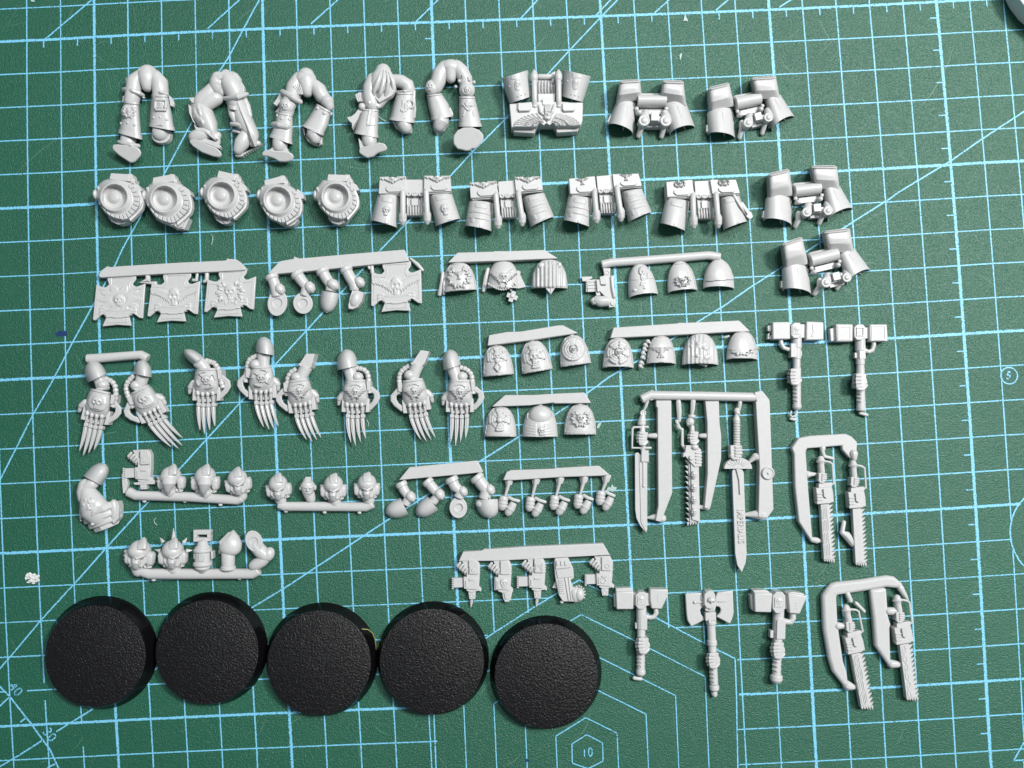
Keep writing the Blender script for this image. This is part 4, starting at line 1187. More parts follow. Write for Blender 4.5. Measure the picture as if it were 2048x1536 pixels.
# ================================================================ sprue fragments with shields, pads and arms
CROSS = [(.22, 0), (.5, -.01), (.8, 0), (.8, .09), (.74, .17), (.77, .225), (.84, .225), (1, .17), (1.0, .5), (1, .86), (.93, .85), (.82, .77), (.76, .755), (.72, .80), (.78, 1), (.5, .975), (.2, 1), (.27, .81), (.23, .755), (.16, .78), (.05, .88), (0, .86), (0.0, .5), (0, .17), (.14, .225), (.21, .225), (.26, .17), (.22, .09)]
CROSSF = [(.3, .05), (.72, .05), (.68, .22), (.72, .3), (.94, .27), (.94, .76), (.8, .68), (.67, .72), (.7, .93), (.3, .93), (.33, .72), (.2, .68), (.06, .76), (.06, .27), (.28, .3), (.32, .22)]
def shield(th, q, em, lab, scr=True, z=70):
    s = P('cross_shield', th, bevel=.02, label=lab)
    cx = quad_uv(q, .5, .5)
    zf = lambda x, y: z + 26 * (1 - ((x - cx[0]) / 300) ** 2)
    s.plate(qpoly(q, CROSS), z, 30)
    s.plate(qpoly(q, [(.22, .2), (.78, .2), (.78, .8), (.22, .8)]), z - 12, 55)
    f = P('raised_border', s, bevel=0)
    pts = qpoly(q, CROSSF); pts.append(pts[0])
    f.tube([p + (z, 6) for p in pts], n=6)
    e = P('emblem', s, bevel=0, sharp=60)
    x, y = quad_uv(q, .5, .47); w = math.dist(q[0], q[1]); a = math.degrees(math.atan2(q[1][1] - q[0][1], q[1][0] - q[0][0]))
    e.relief(x, y, w * (.96 if em in (winged_skull, burst) else .62), w * (.5 if em is winged_skull else .62), em, 20, s, a, n=56)
    if em is burst:
        e.ell(x, y + 10, z + 2, 78, 82, 16); e.relief(x, y + 12, 130, 140, skull, 18, [s, e], a, n=26)
    if scr:
        c = P('scroll', s, bevel=0, sharp=60); x, y = quad_uv(q, .5, .72)
        c.relief(x, y, w * .78, w * .28, scroll, 20, s, a, n=50)
with Z(170, 490, 5.689):
    t = Thing('shield_sprue', 'sprue bar with three cross shaped shields', 'sprue', 1000, 450)
    bar(t, [(150, 345), (180, 290), (250, 240), (285, 250), (430, 238), (1060, 200), (1600, 175), (1620, 150), (1640, 158), (1715, 162), (1760, 190), (1828, 262), (1825, 285), (1470, 305), (840, 330), (175, 372)], 95)
    shield(t, [(135, 350), (690, 340), (650, 915), (78, 930)], burst, 'shield with round skull badge on a spiky burst')
    shield(t, [(770, 325), (1315, 315), (1275, 865), (695, 885)], winged_skull, 'shield with winged skull')
    shield(t, [(1400, 300), (1950, 262), (1915, 810), (1345, 832)], laurel_skull, 'shield with skull inside a laurel wreath')
    g = P('sprue_gate', t)
    g.tube([(715, 320, 50, 30), (718, 400, 50, 34), (640, 430, 50, 26), (800, 435, 50, 24)], n=8); g = P('sprue_gate', t); g.tube([(1280, 310, 50, 18), (1270, 400, 50, 22), (1235, 400, 50, 20)], n=8); g = P('sprue_gate', t); g.tube([(1390, 310, 50, 26), (1385, 400, 50, 26), (1360, 415, 50, 20)], n=8)
def limb(th, pts, cuff, zt=1.0, elbow=None, name='upper_arm', k=1.0):
    """Arm stub: flared cuff, shaft, elbow pad."""
    s = P(name, th, bevel=0)
    s.tube(pts, n=14, cap='c')
    (x, y), (x2, y2) = pts[0][:2], pts[1][:2]
    d = math.hypot(x2 - x, y2 - y); ux, uy = (x2 - x) / d, (y2 - y) / d
    c = P('cuff', s, bevel=0)
    r = pts[0][3]
    c.tube([(x - ux * cuff * .3, y - uy * cuff * .3, pts[0][2], r * 1.16), (x + ux * cuff * .7, y + uy * cuff * .7, pts[0][2], r * 1.2)], n=16, cap='c')
    if elbow:
        e = P('elbow_pad', s, bevel=.012)
        ex, ey, er, ea = elbow
        e.ell(ex, ey, pts[2][2] + er * .25, er * 1.0, er * .82, er * .95, ea, n=8, m=6)
    return s
def cap_dome(th, q, zt, label=None, name='shoulder_cap', tip=None):
    """Smooth half-egg shoulder cap through quad q (open edge = q[0]-q[1], rounded end toward tip)."""
    a, b = q
    tx, ty = tip
    mx_, my_ = (a[0] + b[0]) / 2, (a[1] + b[1]) / 2
    s = P(name, th, bevel=.006, label=label)
    secs = []
    for u in (1.0, .985, .955, .9, .8, .65, .45, .25, 0):
        f = math.sqrt(max(0, 1 - u ** 3.0)); f = max(f, .12)
        cx, cy = mx_ + (tx - mx_) * u, my_ + (ty - my_) * u
        secs.append((cx + (a[0] - mx_) * f, cy + (a[1] - my_) * f, cx + (b[0] - mx_) * f, cy + (b[1] - my_) * f, 6, 6 + zt * max(f, .3) ** .8, 1.0))
    s.arch(secs, n=20, thick=7, sub=2)
    return s
with Z(510, 480, 5.689):
    t = Thing('shield_and_arm_sprue', 'sprue bar with four bent arms and a single winged skull shield', 'sprue', 1000, 400)
    bar(t, [(148, 378), (280, 240), (440, 212), (440, 185), (505, 210), (1000, 165), (1700, 108), (1755, 238), (1350, 278), (600, 355), (250, 385)], 100)
    z = 80
    limb(t, [(190, 415, z, 62), (225, 500, z, 62), (240, 560, z, 64), (250, 640, z, 56)], 40, elbow=(285, 560, 75, 60))
    cup(t, 255, 715, 112, 150, 8, 100, hole=.5, hx=0, hy=5)
    limb(t, [(475, 385, z, 62), (530, 460, z, 62), (590, 540, z, 62), (560, 630, z, 50)], 40, elbow=(625, 540, 78, 60))
    cup(t, 545, 720, 112, 122, -15, 100, hole=.46, hx=0, hy=0)
    limb(t, [(765, 350, z, 62), (810, 430, z, 62), (870, 520, z, 64), (860, 580, z, 60)], 40, elbow=(890, 510, 84, 40))
    cap_dome(t, [(755, 575), (960, 610)], 130, tip=(815, 828))
    limb(t, [(1035, 330, z, 60), (1080, 420, z, 62), (1130, 500, z, 64), (1130, 570, z, 52)], 40, elbow=(1190, 480, 74, 50))
    s = P('shoulder_cap', t, bevel=.01); s.prism([(1120, 555), (1235, 598), (1215, 690), (1170, 760), (1110, 786), (1065, 780), (1062, 740), (1085, 650)], 0, 110, 2); s.tube([(1118, 560, 110, 8), (1085, 660, 120, 8), (1068, 770, 80, 8)], n=6); s.ell(1145, 680, 80, 66, 100, 62, 20)
    shield(t, [(1325, 265), (1885, 235), (1902, 800), (1318, 825)], winged_skull, 'shield with winged skull')
    g = P('sprue_gate', t); g.tube([(1290, 285, 60, 16), (1300, 320, 60, 16)], n=6); g = P('sprue_gate', t); g.tube([(1330, 290, 50, 22), (1335, 370, 50, 24)], n=6); g = P('sprue_gate', t); g.tube([(1775, 215, 50, 14), (1850, 280, 60, 24), (1905, 340, 50, 18)], n=8)
def zpad(k, th, x, y, w, h, ang, **kw):
    with L(0, 0, 1): return pad(th, x / k, y / k, w / k, h / k, ang, **kw)
def pads_sprue(lab, ox, oy, k, barpts, pads, nubs=(), round_=False, zt=18, blg=0.0):
    with L(ox, oy, 1):
        t = Thing('pad_sprue', lab, 'sprue', sum(p[0] for p in barpts) / len(barpts) / k, sum(p[1] for p in barpts) / len(barpts) / k, 'sprue bars with shoulder pads')
        bp = [(x / k, y / k) for x, y in barpts]
        if round_: runner(t, bp, round_, zt, True)
        else: bar(t, bp, zt, [(x / k, y / k, s / k) for x, y, s in nubs])
        out = []
        for (x, y, w, h, ang, kw) in pads:
            s = pad(t, x / k, y / k, w / k, h / k, ang, **{**dict(bulge=blg), **kw})
            g = P('sprue_gate', t)
            a = math.radians(ang)
            g.tube([(x / k + math.sin(a) * h / k * .42, y / k - math.cos(a) * h / k * .42, 7, 5.5), (x / k + math.sin(a) * h / k * .56, y / k - math.cos(a) * h / k * .56, 8, 5)], n=8)
            out.append(s)
    return t, out
K = 6.827
t, ps = pads_sprue('sprue bar with three ornate shoulder pads, a small cross charm hanging from the middle one', 860, 480, K,
    [(248, 305), (375, 172), (870, 158), (880, 150), (1050, 152), (1560, 135), (1745, 248), (1560, 258), (900, 285)],
    [(395, 505, 470, 400, -5, dict(emblem=lambda u, v: laurel(u, v) or (bird(u / .4, (v - .2) / .4) if abs(u) < .4 and abs(v - .2) < .4 else 0), esize=(.78, .76), epos=(0, .0), label='pad with laurel wreath and bird')),
     (1000, 470, 440, 390, 0, dict(rim=False, emblem=lambda u, v: max(skull(u / .34, (v + .12) / .48) * 1.2 if abs(u) < .34 and abs(v + .12) < .48 else 0, feathers(u, v * .9 + .1, 10)), esize=(.92, .66), epos=(0, .06), label='pad with winged goggled skull and rope')),
     (1630, 465, 500, 400, 0, dict(rim=False, emblem=flutes, esize=(.9, .7), epos=(0, 0), eh=6, label='fluted pad with a downward blade'))], blg=2)
with L(860, 480, 1 / K):
    c = P('cloth_fold', ps[0]); c.tube([(175, 450, 60, 24), (160, 580, 70, 26), (130, 740, 40, 30)], n=8); c.tube([(205, 480, 70, 16), (190, 600, 90, 20), (190, 730, 60, 22)], n=8)
    c = P('cloth_fold', ps[1]); c.tube([(790, 400, 70, 26), (760, 520, 80, 30), (730, 690, 40, 26)], n=8); c = P('cloth_fold', ps[1]); c.prism([(1190, 410), (1240, 430), (1230, 470), (1310, 640), (1180, 670), (1150, 520)], 10, 60)
    r = P('rope', ps[1], bevel=0)
    for i in range(12): r.ell(800 + i * 33, 600 + 75 * math.sin(i / 11 * math.pi), 150, 24, 15, 16, 40, n=8, m=6)
    ch = P('cross_charm', t, bevel=.01); ch.box(1122, 770, 150, 62, 40, 105, 20); ch.box(1122, 770, 62, 150, 40, 106, 20); ch.ell(1122, 765, 108, 30, 30, 16); ch.tube([(1090, 640, 100, 10), (1105, 690, 90, 12)], n=6)
    b = P('blade_ornament', ps[2], bevel=.01); b.prism([(1600, 530), (1690, 510), (1722, 630), (1650, 742), (1580, 660)], 120, 185); b.tube([(1650, 520, 190, 10), (1650, 735, 186, 8)], n=6)
    e = P('eagle_relief', ps[2], bevel=0, sharp=60)
    e.relief(1640, 400, 330, 300, lambda u, v: max(lumps(31, 26, (.08, .2))(u, v) * (abs(u) < .5), .7 if abs(abs(u) - .62) < .16 and v > .2 else 0), 26, ps[2], n=36)
    e.ell(1520, 350, 150, 40, 46, 22); e.ell(1765, 340, 150, 34, 40, 22)
K = 5.851
t, ps = pads_sprue('round sprue bar with a stubby gun and three shoulder pads', 1150, 480, K,
    [(315, 290), (430, 265), (1000, 225), (1560, 180), (1690, 200)],
    [(775, 480, 350, 370, -8, dict(emblem=None, rim=False, label='pad with long robed skull figure and two studs')),
     (1240, 440, 350, 350, -6, dict(emblem=laurel_skull, esize=(.6, .45), epos=(.04, .12), label='pad with laurel and skull')),
     (1680, 410, 370, 330, 0, dict(rim=False, emblem=lambda u, v: .6 if abs(v + .15 - .1 * u) < .28 else 0, esize=(1.0, .6), epos=(0, .06), label='plain pad with a raised band'))], round_=8.5, blg=6)
with L(1150, 480, 1 / K):
    e = P('skull_relief', ps[0], bevel=0, sharp=60)
    e.relief(798, 380, 130, 170, skull, 26, ps[0], n=26); e.relief(800, 480, 110, 110, lambda u, v: .6 + .3 * (math.sin(v * 9) > 0) if abs(u) < .5 + .25 * -v else 0, 18, ps[0], n=20)
    e.relief(680, 400, 90, 160, lambda u, v: .7 if abs(u) < .8 - .3 * v and abs(v) < .9 else 0, 12, ps[0]); e.relief(885, 420, 80, 80, lambda u, v: .7 if abs(v) < .8 else 0, 12, ps[0])
    for x, y in ((705, 588), (815, 560)): e.ell(x, y, ps[0].hitz(x, y), 26, 20, 12)
    g = P('gun', t, bevel=.012)
    g.prism([(285, 430), (345, 415), (460, 415), (455, 600), (480, 690), (470, 780), (400, 790), (385, 690), (330, 640), (290, 600)], 10, 95)
    b = P('gun_magazine', g, bevel=.01); b.prism([(140, 470), (250, 460), (265, 600), (150, 608)], 20, 75)
    for i in range(6): b.ell(135, 490 + i * 22, 60, 12, 11, 12)
    for i in range(3): b.tube([(160, 490 + i * 38, 78, 6), (245, 486 + i * 38, 78, 6)], n=6)
    h = P('gun_block', g, bevel=.01); h.prism([(250, 462), (300, 460), (300, 600), (262, 605)], 20, 115); h.prism([(290, 430), (370, 425), (370, 520), (300, 520)], 40, 130); h.prism([(75, 430), (195, 425), (205, 445), (140, 480), (90, 485)], 10, 60)
    h.prism([(240, 600), (290, 600), (300, 650), (250, 650)], 30, 80); h.tube([(430, 440, 100, 22), (440, 560, 105, 20), (460, 660, 100, 24)], n=8)
    d = P('gun_barrel', g, bevel=.01); d.tube([(225, 700, 70, 50), (300, 720, 70, 66), (390, 715, 70, 60)], n=16, cap='c'); d.tube([(205, 690, 70, 40), (240, 735, 70, 44)], n=14, cap='c'); d.disc(442, 740, 26, 60, 110)
    g2 = P('sprue_gate', t); g2.prism([(330, 330), (415, 330), (410, 420), (345, 420)], 20, 90); g2.torus(376, 382, 90, 22, 7, n=16)
K = 5.907
t, ps = pads_sprue('sprue bar with three pads bearing skull and ray emblems', 940, 630, K,
    [(208, 362), (225, 238), (440, 200), (600, 195), (1040, 122), (1100, 122), (1275, 212), (1100, 240), (700, 300)],
    [(322, 535, 370, 360, -5, dict(emblem=lambda u, v: max(skull(u / .42, (v - .3) / .42) * 1.1 if abs(u) < .42 and abs(v - .3) < .42 else 0, ray_cross(u, v - .3, 'none') if v > -.15 else 0, .8 if abs(u) + abs(v + .55) * .8 < .36 and abs(u) + abs(v + .55) * .8 > .24 else (.4 if abs(u) + abs(v + .55) * .8 <= .24 else 0)), esize=(.68, .8), epos=(0, 0), label='pad with skull above a diamond')),
     (765, 485, 370, 370, -10, dict(emblem=lambda u, v: max(skull(u / .5, v / .6) * 1.25 if abs(u) < .5 and abs(v) < .6 else 0, ray_cross(u, v, 'none')), esize=(.74, .78), epos=(-.02, .02), label='pad with large skull over a ray cross')),
     (1225, 415, 370, 355, -8, dict(emblem=lambda u, v: ray_cross(u, v, 'skull', 8), esize=(.76, .76), epos=(-.02, -.03), label='pad with eight ray emblem'))])
t, ps = pads_sprue('sprue bar with three pads, the middle one a big smooth dome over wings', 940, 630, K,
    [(260, 1082), (415, 945), (760, 945), (1000, 930), (1350, 915), (1432, 1040), (1000, 1045), (985, 1035), (700, 1068)],
    [(358, 1258, 385, 360, 0, dict(emblem=lambda u, v: ray_cross(u, v, 'ball'), esize=(.7, .74), epos=(-.02, -.06), label='pad with ball centred ray cross')),
     (828, 1255, 420, 370, 0, dict(rim=False, emblem=None, label='pad with smooth dome over winged skull')),
     (1300, 1232, 385, 360, 0, dict(emblem=laurel_skull, esize=(.68, .6), epos=(.02, -.03), label='pad with laurel and skull'))])
with L(940, 630, 1 / K):
    e = P('dome', ps[1], bevel=0); e.ell(828, 1195, 70, 140, 128, 118, n=28, m=14)
    r = P('dome_ring', ps[1], bevel=0); r.torus(828, 1200, 85, 148, 12, n=28, ry=128, a0=-15, a1=195, squash=1.3)
    e = P('wing_relief', ps[1], bevel=0, sharp=60)
    e.relief(830, 1350, 420, 170, lambda u, v: .6 + .35 * math.cos(v * 16 - abs(u) * 6) if abs(u) > .2 and v < .9 - .4 * abs(u) else 0, 14, [ps[1]], n=44); e.relief(845, 1370, 90, 110, skull, 30, ps[1], n=24)
K = 5.689
t, ps = pads_sprue('long sprue bar with four shoulder pads, beside the two upright hammers', 1190, 630, K,
    [(175, 262), (212, 142), (940, 95), (960, 88), (1050, 88), (1640, 62), (1765, 185), (1600, 190), (900, 228)],
    [(262, 435, 360, 350, 0, dict(emblem=lambda u, v: ray_cross(u, v, 'skull', 6), esize=(.76, .76), epos=(0, -.02), label='pad with skull and ray cross')),
     (750, 400, 340, 330, 0, dict(emblem=bird, esize=(.84, .46), epos=(0, .02), label='pad with spread winged bird')),
     (1195, 395, 420, 360, 0, dict(rim=False, emblem=lambda u, v: max(flutes(u, v) * .6, lumps(41, 20, (.1, .26))(u, v) * (abs(u) < .55)), esize=(.92, .8), epos=(0, 0), eh=7, label='pad with shaggy figure and banner')),
     (1672, 350, 360, 330, 0, dict(emblem=lambda u, v: laurel(u, v) * .8 if v < 0 else 0, esize=(.9, .5), epos=(0, .1), label='plain glossy pad with low laurel'))],
    nubs=[(375, 175, 20), (858, 150, 16)], blg=4)
with L(1190, 630, 1 / K):
    c = P('skull_chain', ps[1], bevel=0)
    for i, (x, y) in enumerate(((600, 300), (570, 340), (560, 385), (545, 430), (540, 480), (525, 540), (515, 580))): c.ell(x, y, 60, 28, 24, 26, i * 40); c.ell(x + 22, y + 16, 70, 14, 14, 16)
    b = P('banner', ps[2]); z = ps[2].hitz(1230, 480); b.relief(1230, 480, 260, 80, lambda u, v: .7 if abs(v + .15 * u * u) < .8 else 0, 14, ps[2]); b.ell(1080, 470, 90, 28, 32, 30); b.ell(1130, 290, 110, 34, 36, 24)
    s = P('hanging_tip', ps[2]); s.prism([(1180, 560), (1300, 540), (1268, 592), (1235, 575)], 20, 90)
    f = P('gate_stub', ps[3]); f.tube([(1460, 255, 60, 10), (1520, 240, 70, 12)], n=6); f.ell(1490, 250, 66, 24, 12, 10)
t = Thing('fibre', 'tiny orange fibre stuck beside the four pad sprue', 'fibre', 1515, 697)
s = P('fibre_strand', t, plastic('orange_fibre', (0.7, 0.28, 0.05), 0.6), bevel=0); s.tube([(1504, 695, 6, 1.0), (1512, 697, 4, .9), (1519, 697, 3, .8)], n=6)

# ---------------------------------------------------------------- four plain arms on a flat bar; the bundled arm
with Z(760, 910, 4.267):
    t = Thing('arm_sprue', 'sprue bar with four bent arms, smooth rounded shoulder caps and one open peg hole', 'sprue', 520, 200)
    bar(t, [(160, 215), (250, 105), (830, 48), (880, 145), (760, 160), (430, 190)], 85)
    z = 62
    limb(t, [(180, 245, z, 42), (205, 300, z, 42), (250, 360, z, 44), (215, 420, z, 38)], 30, elbow=(262, 355, 56, 60))
    cap_dome(t, [(172, 365), (245, 512)], 105, tip=(55, 500)); 
    limb(t, [(405, 225, z, 42), (450, 280, z, 44), (500, 340, z, 46), (450, 400, z, 40)], 30, elbow=(508, 335, 58, 60))
    cap_dome(t, [(400, 350), (500, 470)], 105, tip=(315, 512))
    limb(t, [(610, 205, z, 48), (640, 270, z, 46), (690, 310, z, 46), (670, 360, z, 44)], 30, elbow=(708, 310, 52, 60))
    cup(t, 668, 450, 76, 90, 0, 76, hole=.46, hx=4, hy=0)
    limb(t, [(825, 190, z, 52), (870, 250, z, 52), (910, 300, z, 54), (890, 370, z, 52)], 30, elbow=(938, 295, 56, 60))
    cap_dome(t, [(812, 385), (1012, 375)], 110, tip=(935, 540))
    s = P('shoulder_ridge', t); s.ell(860, 415, 60, 46, 40, 40); s.tube([(935, 365, 112, 5), (940, 440, 100, 5), (938, 530, 40, 4)], n=6)
with Z(150, 890, 5.689):
    t = Thing('bundled_arm', 'thick arm wrapped in cloth and straps, lying alone beside the beaked helmets', 'model arm', 250, 600)
    s = P('forearm_sleeve', t, bevel=.01); s.tube([(150, 540, 110, 90, 90), (190, 640, 120, 130, 110), (230, 740, 120, 160, 115), (290, 830, 100, 120, 95), (330, 890, 70, 70, 60)], n=20)
    s.tube([(120, 460, 100, 76), (110, 530, 100, 84), (130, 600, 100, 90)], n=16)
    u = P('upper_arm', t, bevel=0); u.tube([(200, 440, 110, 66), (150, 470, 110, 72), (110, 520, 105, 68)], n=16)
    cap_dome(t, [(92, 352), (300, 462)], 185, tip=(345, 215))
    s2 = P('cloth_roll', t, bevel=.01); s2.prism([(350, 650), (480, 640), (500, 700), (495, 830), (440, 900), (380, 800)], 10, 130); s2.tube([(440, 660, 110, 40), (455, 760, 110, 48), (440, 860, 80, 40)], n=10)
    for i, (a, b) in enumerate((((92, 800), (450, 670)), ((120, 868), (492, 735)), ((175, 925), (500, 800)), ((235, 962), (470, 870)))):
        q = P('cloth_band', t, bevel=.008); q.tube([a + (70 - i * 8, 34, 16), lerp2(a, b, .28) + (208 - i * 34, 38, 18), lerp2(a, b, .62) + (205 - i * 36, 38, 18), b + (110 - i * 18, 32, 16)], n=10, e=.5)
    r = P('scroll_relief', t, bevel=0); r.relief(170, 690, 200, 220, lumps(17, 22, (.1, .24)), 16, [s], 20, n=30)
    for i in range(4): r.ell(200 + i * 68, 900 - i * 44, 165 - i * 10, 24, 18, 20)
    r = P('ragged_edge', t, bevel=0)
    for i in range(16): r.ell(30 + i * 3.4 + 12 * math.sin(i / 3), 560 + i * 20, 70, 12, 9, 16, n=6, m=5)
# ================================================================ clawed gauntlets
def claw(th, cx, cy, ang, mx, em, lean=0.0, curve=4, cap=None, arm=None, cable=None, s=1.0, esz=(34, 30), wide=24, thumb=True, elbow=None, lens=(51, 57, 50, 43), fan=0.0, z0=0):
    with L(cx, cy, s, ang, mx):
        g = P('gauntlet', th, bevel=.012)
        g.arch([(-wide + 4, -31, wide - 4, -31, 4, 31, .7), (-wide + 1, -22, wide - 1, -22, 4, 35, .66), (-wide - 1, -8, wide + 1, -8, 4, 37, .66), (-wide - 2, 6, wide + 2, 6, 4, 34, .66), (-wide + 1, 20, wide, 20, 4, 24, .66)], n=20, skirt=0, sub=3)
        rm = P('cuff_rim', g, bevel=.006); rm.arch([(-wide + 3.4, -32, wide - 3.4, -32, 4, 33, .7), (-wide + 2.6, -27.5, wide - 2.6, -27.5, 4, 35, .7)], n=20)
        g.prism([(-wide - 3, 6), (-wide + 4, 6), (-wide + 5, 33), (-wide - 4, 33)], 0, 20); g.prism([(wide - 2, 6), (wide + 3, 6), (wide + 4, 33), (wide - 4, 34)], 0, 20)
        g.prism([(-20, 14), (21, 14), (18, 36), (-17, 38)], 0, 14)
        e = P('emblem', g, bevel=0, sharp=60)
        e.relief(0, -8 if em is not WS else -4, esz[0] * 1.28, esz[1] * 1.3, em, 6.5, g, 0, n=44)
        for i, (x, ln) in enumerate(zip((-17, -7.6, 2.4, 12.6), lens)):
            f = P('finger', g, bevel=0)
            y0 = 17 + (0, 1.5, 1.5, 0)[i]
            la = math.tan(math.radians(lean)) 
            f.tube([(x, y0 - 1, 24, 3.6), (x + .5, y0 + 3, 24, 3.8)], n=10)
            f.tube([(x + .6, y0 + 5, 22, 2.7), (x + 1.2 + la * 3, y0 + 14, 20, 2.7), (x + 1.4 + la * 6, y0 + 21, 17, 2.6)], n=8)
            k = P('claw_socket', f, bevel=.01)
            xb, yb = x + 1.6 + la * 8, y0 + 24
            k.box(xb, yb, 8.4, 7, 8, 20, -lean * mx * 0)
            b = P('claw_blade', f, bevel=.008)
            L_, R_ = [], []
            for j in range(9):
                t = j / 8
                w = 3.9 * (1 - t ** 2.6) + .15
                c = curve * (t ** 2) * .9
                yy = yb + 3 + ln * t
                xx = xb + la * ln * t + fan * (i - 1.5) * t + c
                L_.append((xx - w * (1 if curve > 0 else .85), yy)); R_.append((xx + w * (.85 if curve > 0 else 1), yy))
            b.plate(L_ + R_[::-1], 17, 4)
            b.tube([((p[0] * .45 + q[0] * .55), p[1], 15.6, max(.5, 2.6 * (1 - (j / 8) ** 2)), 2.2 * (1 - (j / 8) ** 2) + .3) for j, (p, q) in enumerate(zip(L_, R_))], n=6)
        for x in (-12, -2.6, 7.6): g.box(x, 33, 5, 6, 4, 18)
        if thumb:
            t_ = P('thumb', g, bevel=0); t_.tube([(-wide - 1, -2, 16, 6.5), (-wide - 7, 6, 14, 6.3)], n=10); t_.tube([(-wide - 8, 10, 13, 4.6), (-wide - 9, 17, 10, 3.6)], n=8)
            t_.box(-wide - 3, 1, 10, 13, 2, 18, 20)
        h = P('power_hose', g, bevel=0)
        for dz, dr in ((0, 0), (3, 0), (-3, 0)):
            h.tube([(wide - 1, -13 + dz * .3, 18, 3.2), (wide + 9, -12 - dz, 18, 3.4), (wide + 18 + dz * .9, -5, 17, 3.4), (wide + 19.5 + dz, 4, 16, 3.4), (wide + 15 + dz * .8, 14, 15, 3.4), (wide + 6, 23 + dz, 14, 3.4)], n=8)
        h.prism([(wide - 2, -28), (wide + 6, -29), (wide + 7, -12), (wide, -9)], 0, 26)
    c = P('ribbed_cable', th, bevel=0)
    pts = cable
    tot = [0]
    for a, b in zip(pts, pts[1:]): tot.append(tot[-1] + math.dist(a, b))
    nseg = max(5, int(tot[-1] / 7.2))
    for i in range(nseg + 1):
        d = tot[-1] * i / nseg
        for j in range(len(pts) - 1):
            if tot[j + 1] >= d - 1e-6: break
        u = (d - tot[j]) / max(1e-6, tot[j + 1] - tot[j]); x, y = lerp2(pts[j], pts[j + 1], u)
        dx_, dy_ = pts[j + 1][0] - pts[j][0], pts[j + 1][1] - pts[j][1]; m_ = math.hypot(dx_, dy_); dx_, dy_ = dx_ / m_, dy_ / m_
        c.tube([(x - dx_ * 2.6, y - dy_ * 2.6, 17, 5.2), (x + dx_ * 2.6, y + dy_ * 2.6, 17, 5.2)], n=10, cap='c')
    c.tube([(x, y, 17, 3.6) for x, y in pts], n=8)
    a = P('upper_arm', th, bevel=0)
    a.tube([p + ((21, 12.5 - .8 * i) if len(p) == 2 else ()) for i, p in enumerate(arm)], n=16, cap='c')
    a.tube([lerp2(arm[-2], arm[-1], .8) + (20, 13.4), arm[-1] + (20, 13.8)], n=16, cap='c')
    if elbow:
        e = P('elbow_pad', a, bevel=.01); e.ell(elbow[0], elbow[1], 24, 12, 11, 12, elbow[2] if len(elbow) > 2 else 0, n=9, m=7)
    if cap[0] == 'dome':
        cap_dome(th, [cap[1], cap[2]], 37, tip=cap[3])
    else:
        s = P('shoulder_cap', th, bevel=.012); q = cap[1]
        s.prism(q, 0, 30, 1.5); s.tube([q[-1] + (28, 2), q[0] + (30, 2)], n=6)
WS = lambda u, v: max(skull(u / .34, (v - .1) / .55) * 1.2 if abs(u) < .34 and abs(v - .1) < .55 else 0, feathers(u, v, 7), .5 if abs(math.hypot(u * 1.1, v - .2) - .75) < .08 and v > .55 else 0)
CS = lambda u, v: max(skull(u / .42, v / .5) * 1.1 if abs(u) < .42 and abs(v) < .5 else 0, .7 if abs(math.hypot(u, v) - .88) < .09 and (int((math.atan2(v, u) + 9.8) * 4 / math.pi + .5) % 2) else 0, .5 if .45 < math.hypot(u, v) < .85 and abs(abs(u) - abs(v)) < .1 else 0)
RS = lambda u, v: max(skull(u / .62, v / .72) * 1.2 if abs(u) < .62 and abs(v) < .72 else 0, .35 if math.hypot(u, v) < .95 else 0)
GRP = 'loose clawed gauntlet arms in the middle left row'
def q6(pts, ox, oy, k): return [(ox + x / k, oy + y / k) for x, y in pts]
t = Thing('clawed_arm_sprue', 'two clawed gauntlets joined by a round sprue bar', 'sprue', 240, 790)
A_ = lambda pts: q6(pts, 140, 680, 6.02)
r = runner(t, A_([(215, 225), (400, 215), (860, 180), (930, 220)]), 9, 19, True)
claw(t, 195, 812, 12, 1, RS, lean=2, curve=-5, cap=('dome', *A_([(215, 512), (445, 405), (240, 262)])), arm=A_([(330, 420), (370, 500), (395, 600)]), cable=A_([(440, 470), (510, 500), (545, 560), (555, 640), (545, 730), (520, 790)]), fan=-.4, elbow=A_([(400, 540)])[0])
claw(t, 293, 806, -27, -1, RS, lean=-10, curve=-7, cap=('dome', *A_([(765, 405), (985, 450), (880, 245)])), arm=A_([(880, 420), (860, 500), (800, 590)]), cable=A_([(760, 440), (700, 500), (675, 570), (690, 650), (720, 720), (760, 800)]), elbow=A_([(800, 550)])[0], lens=(50, 62, 64, 56))
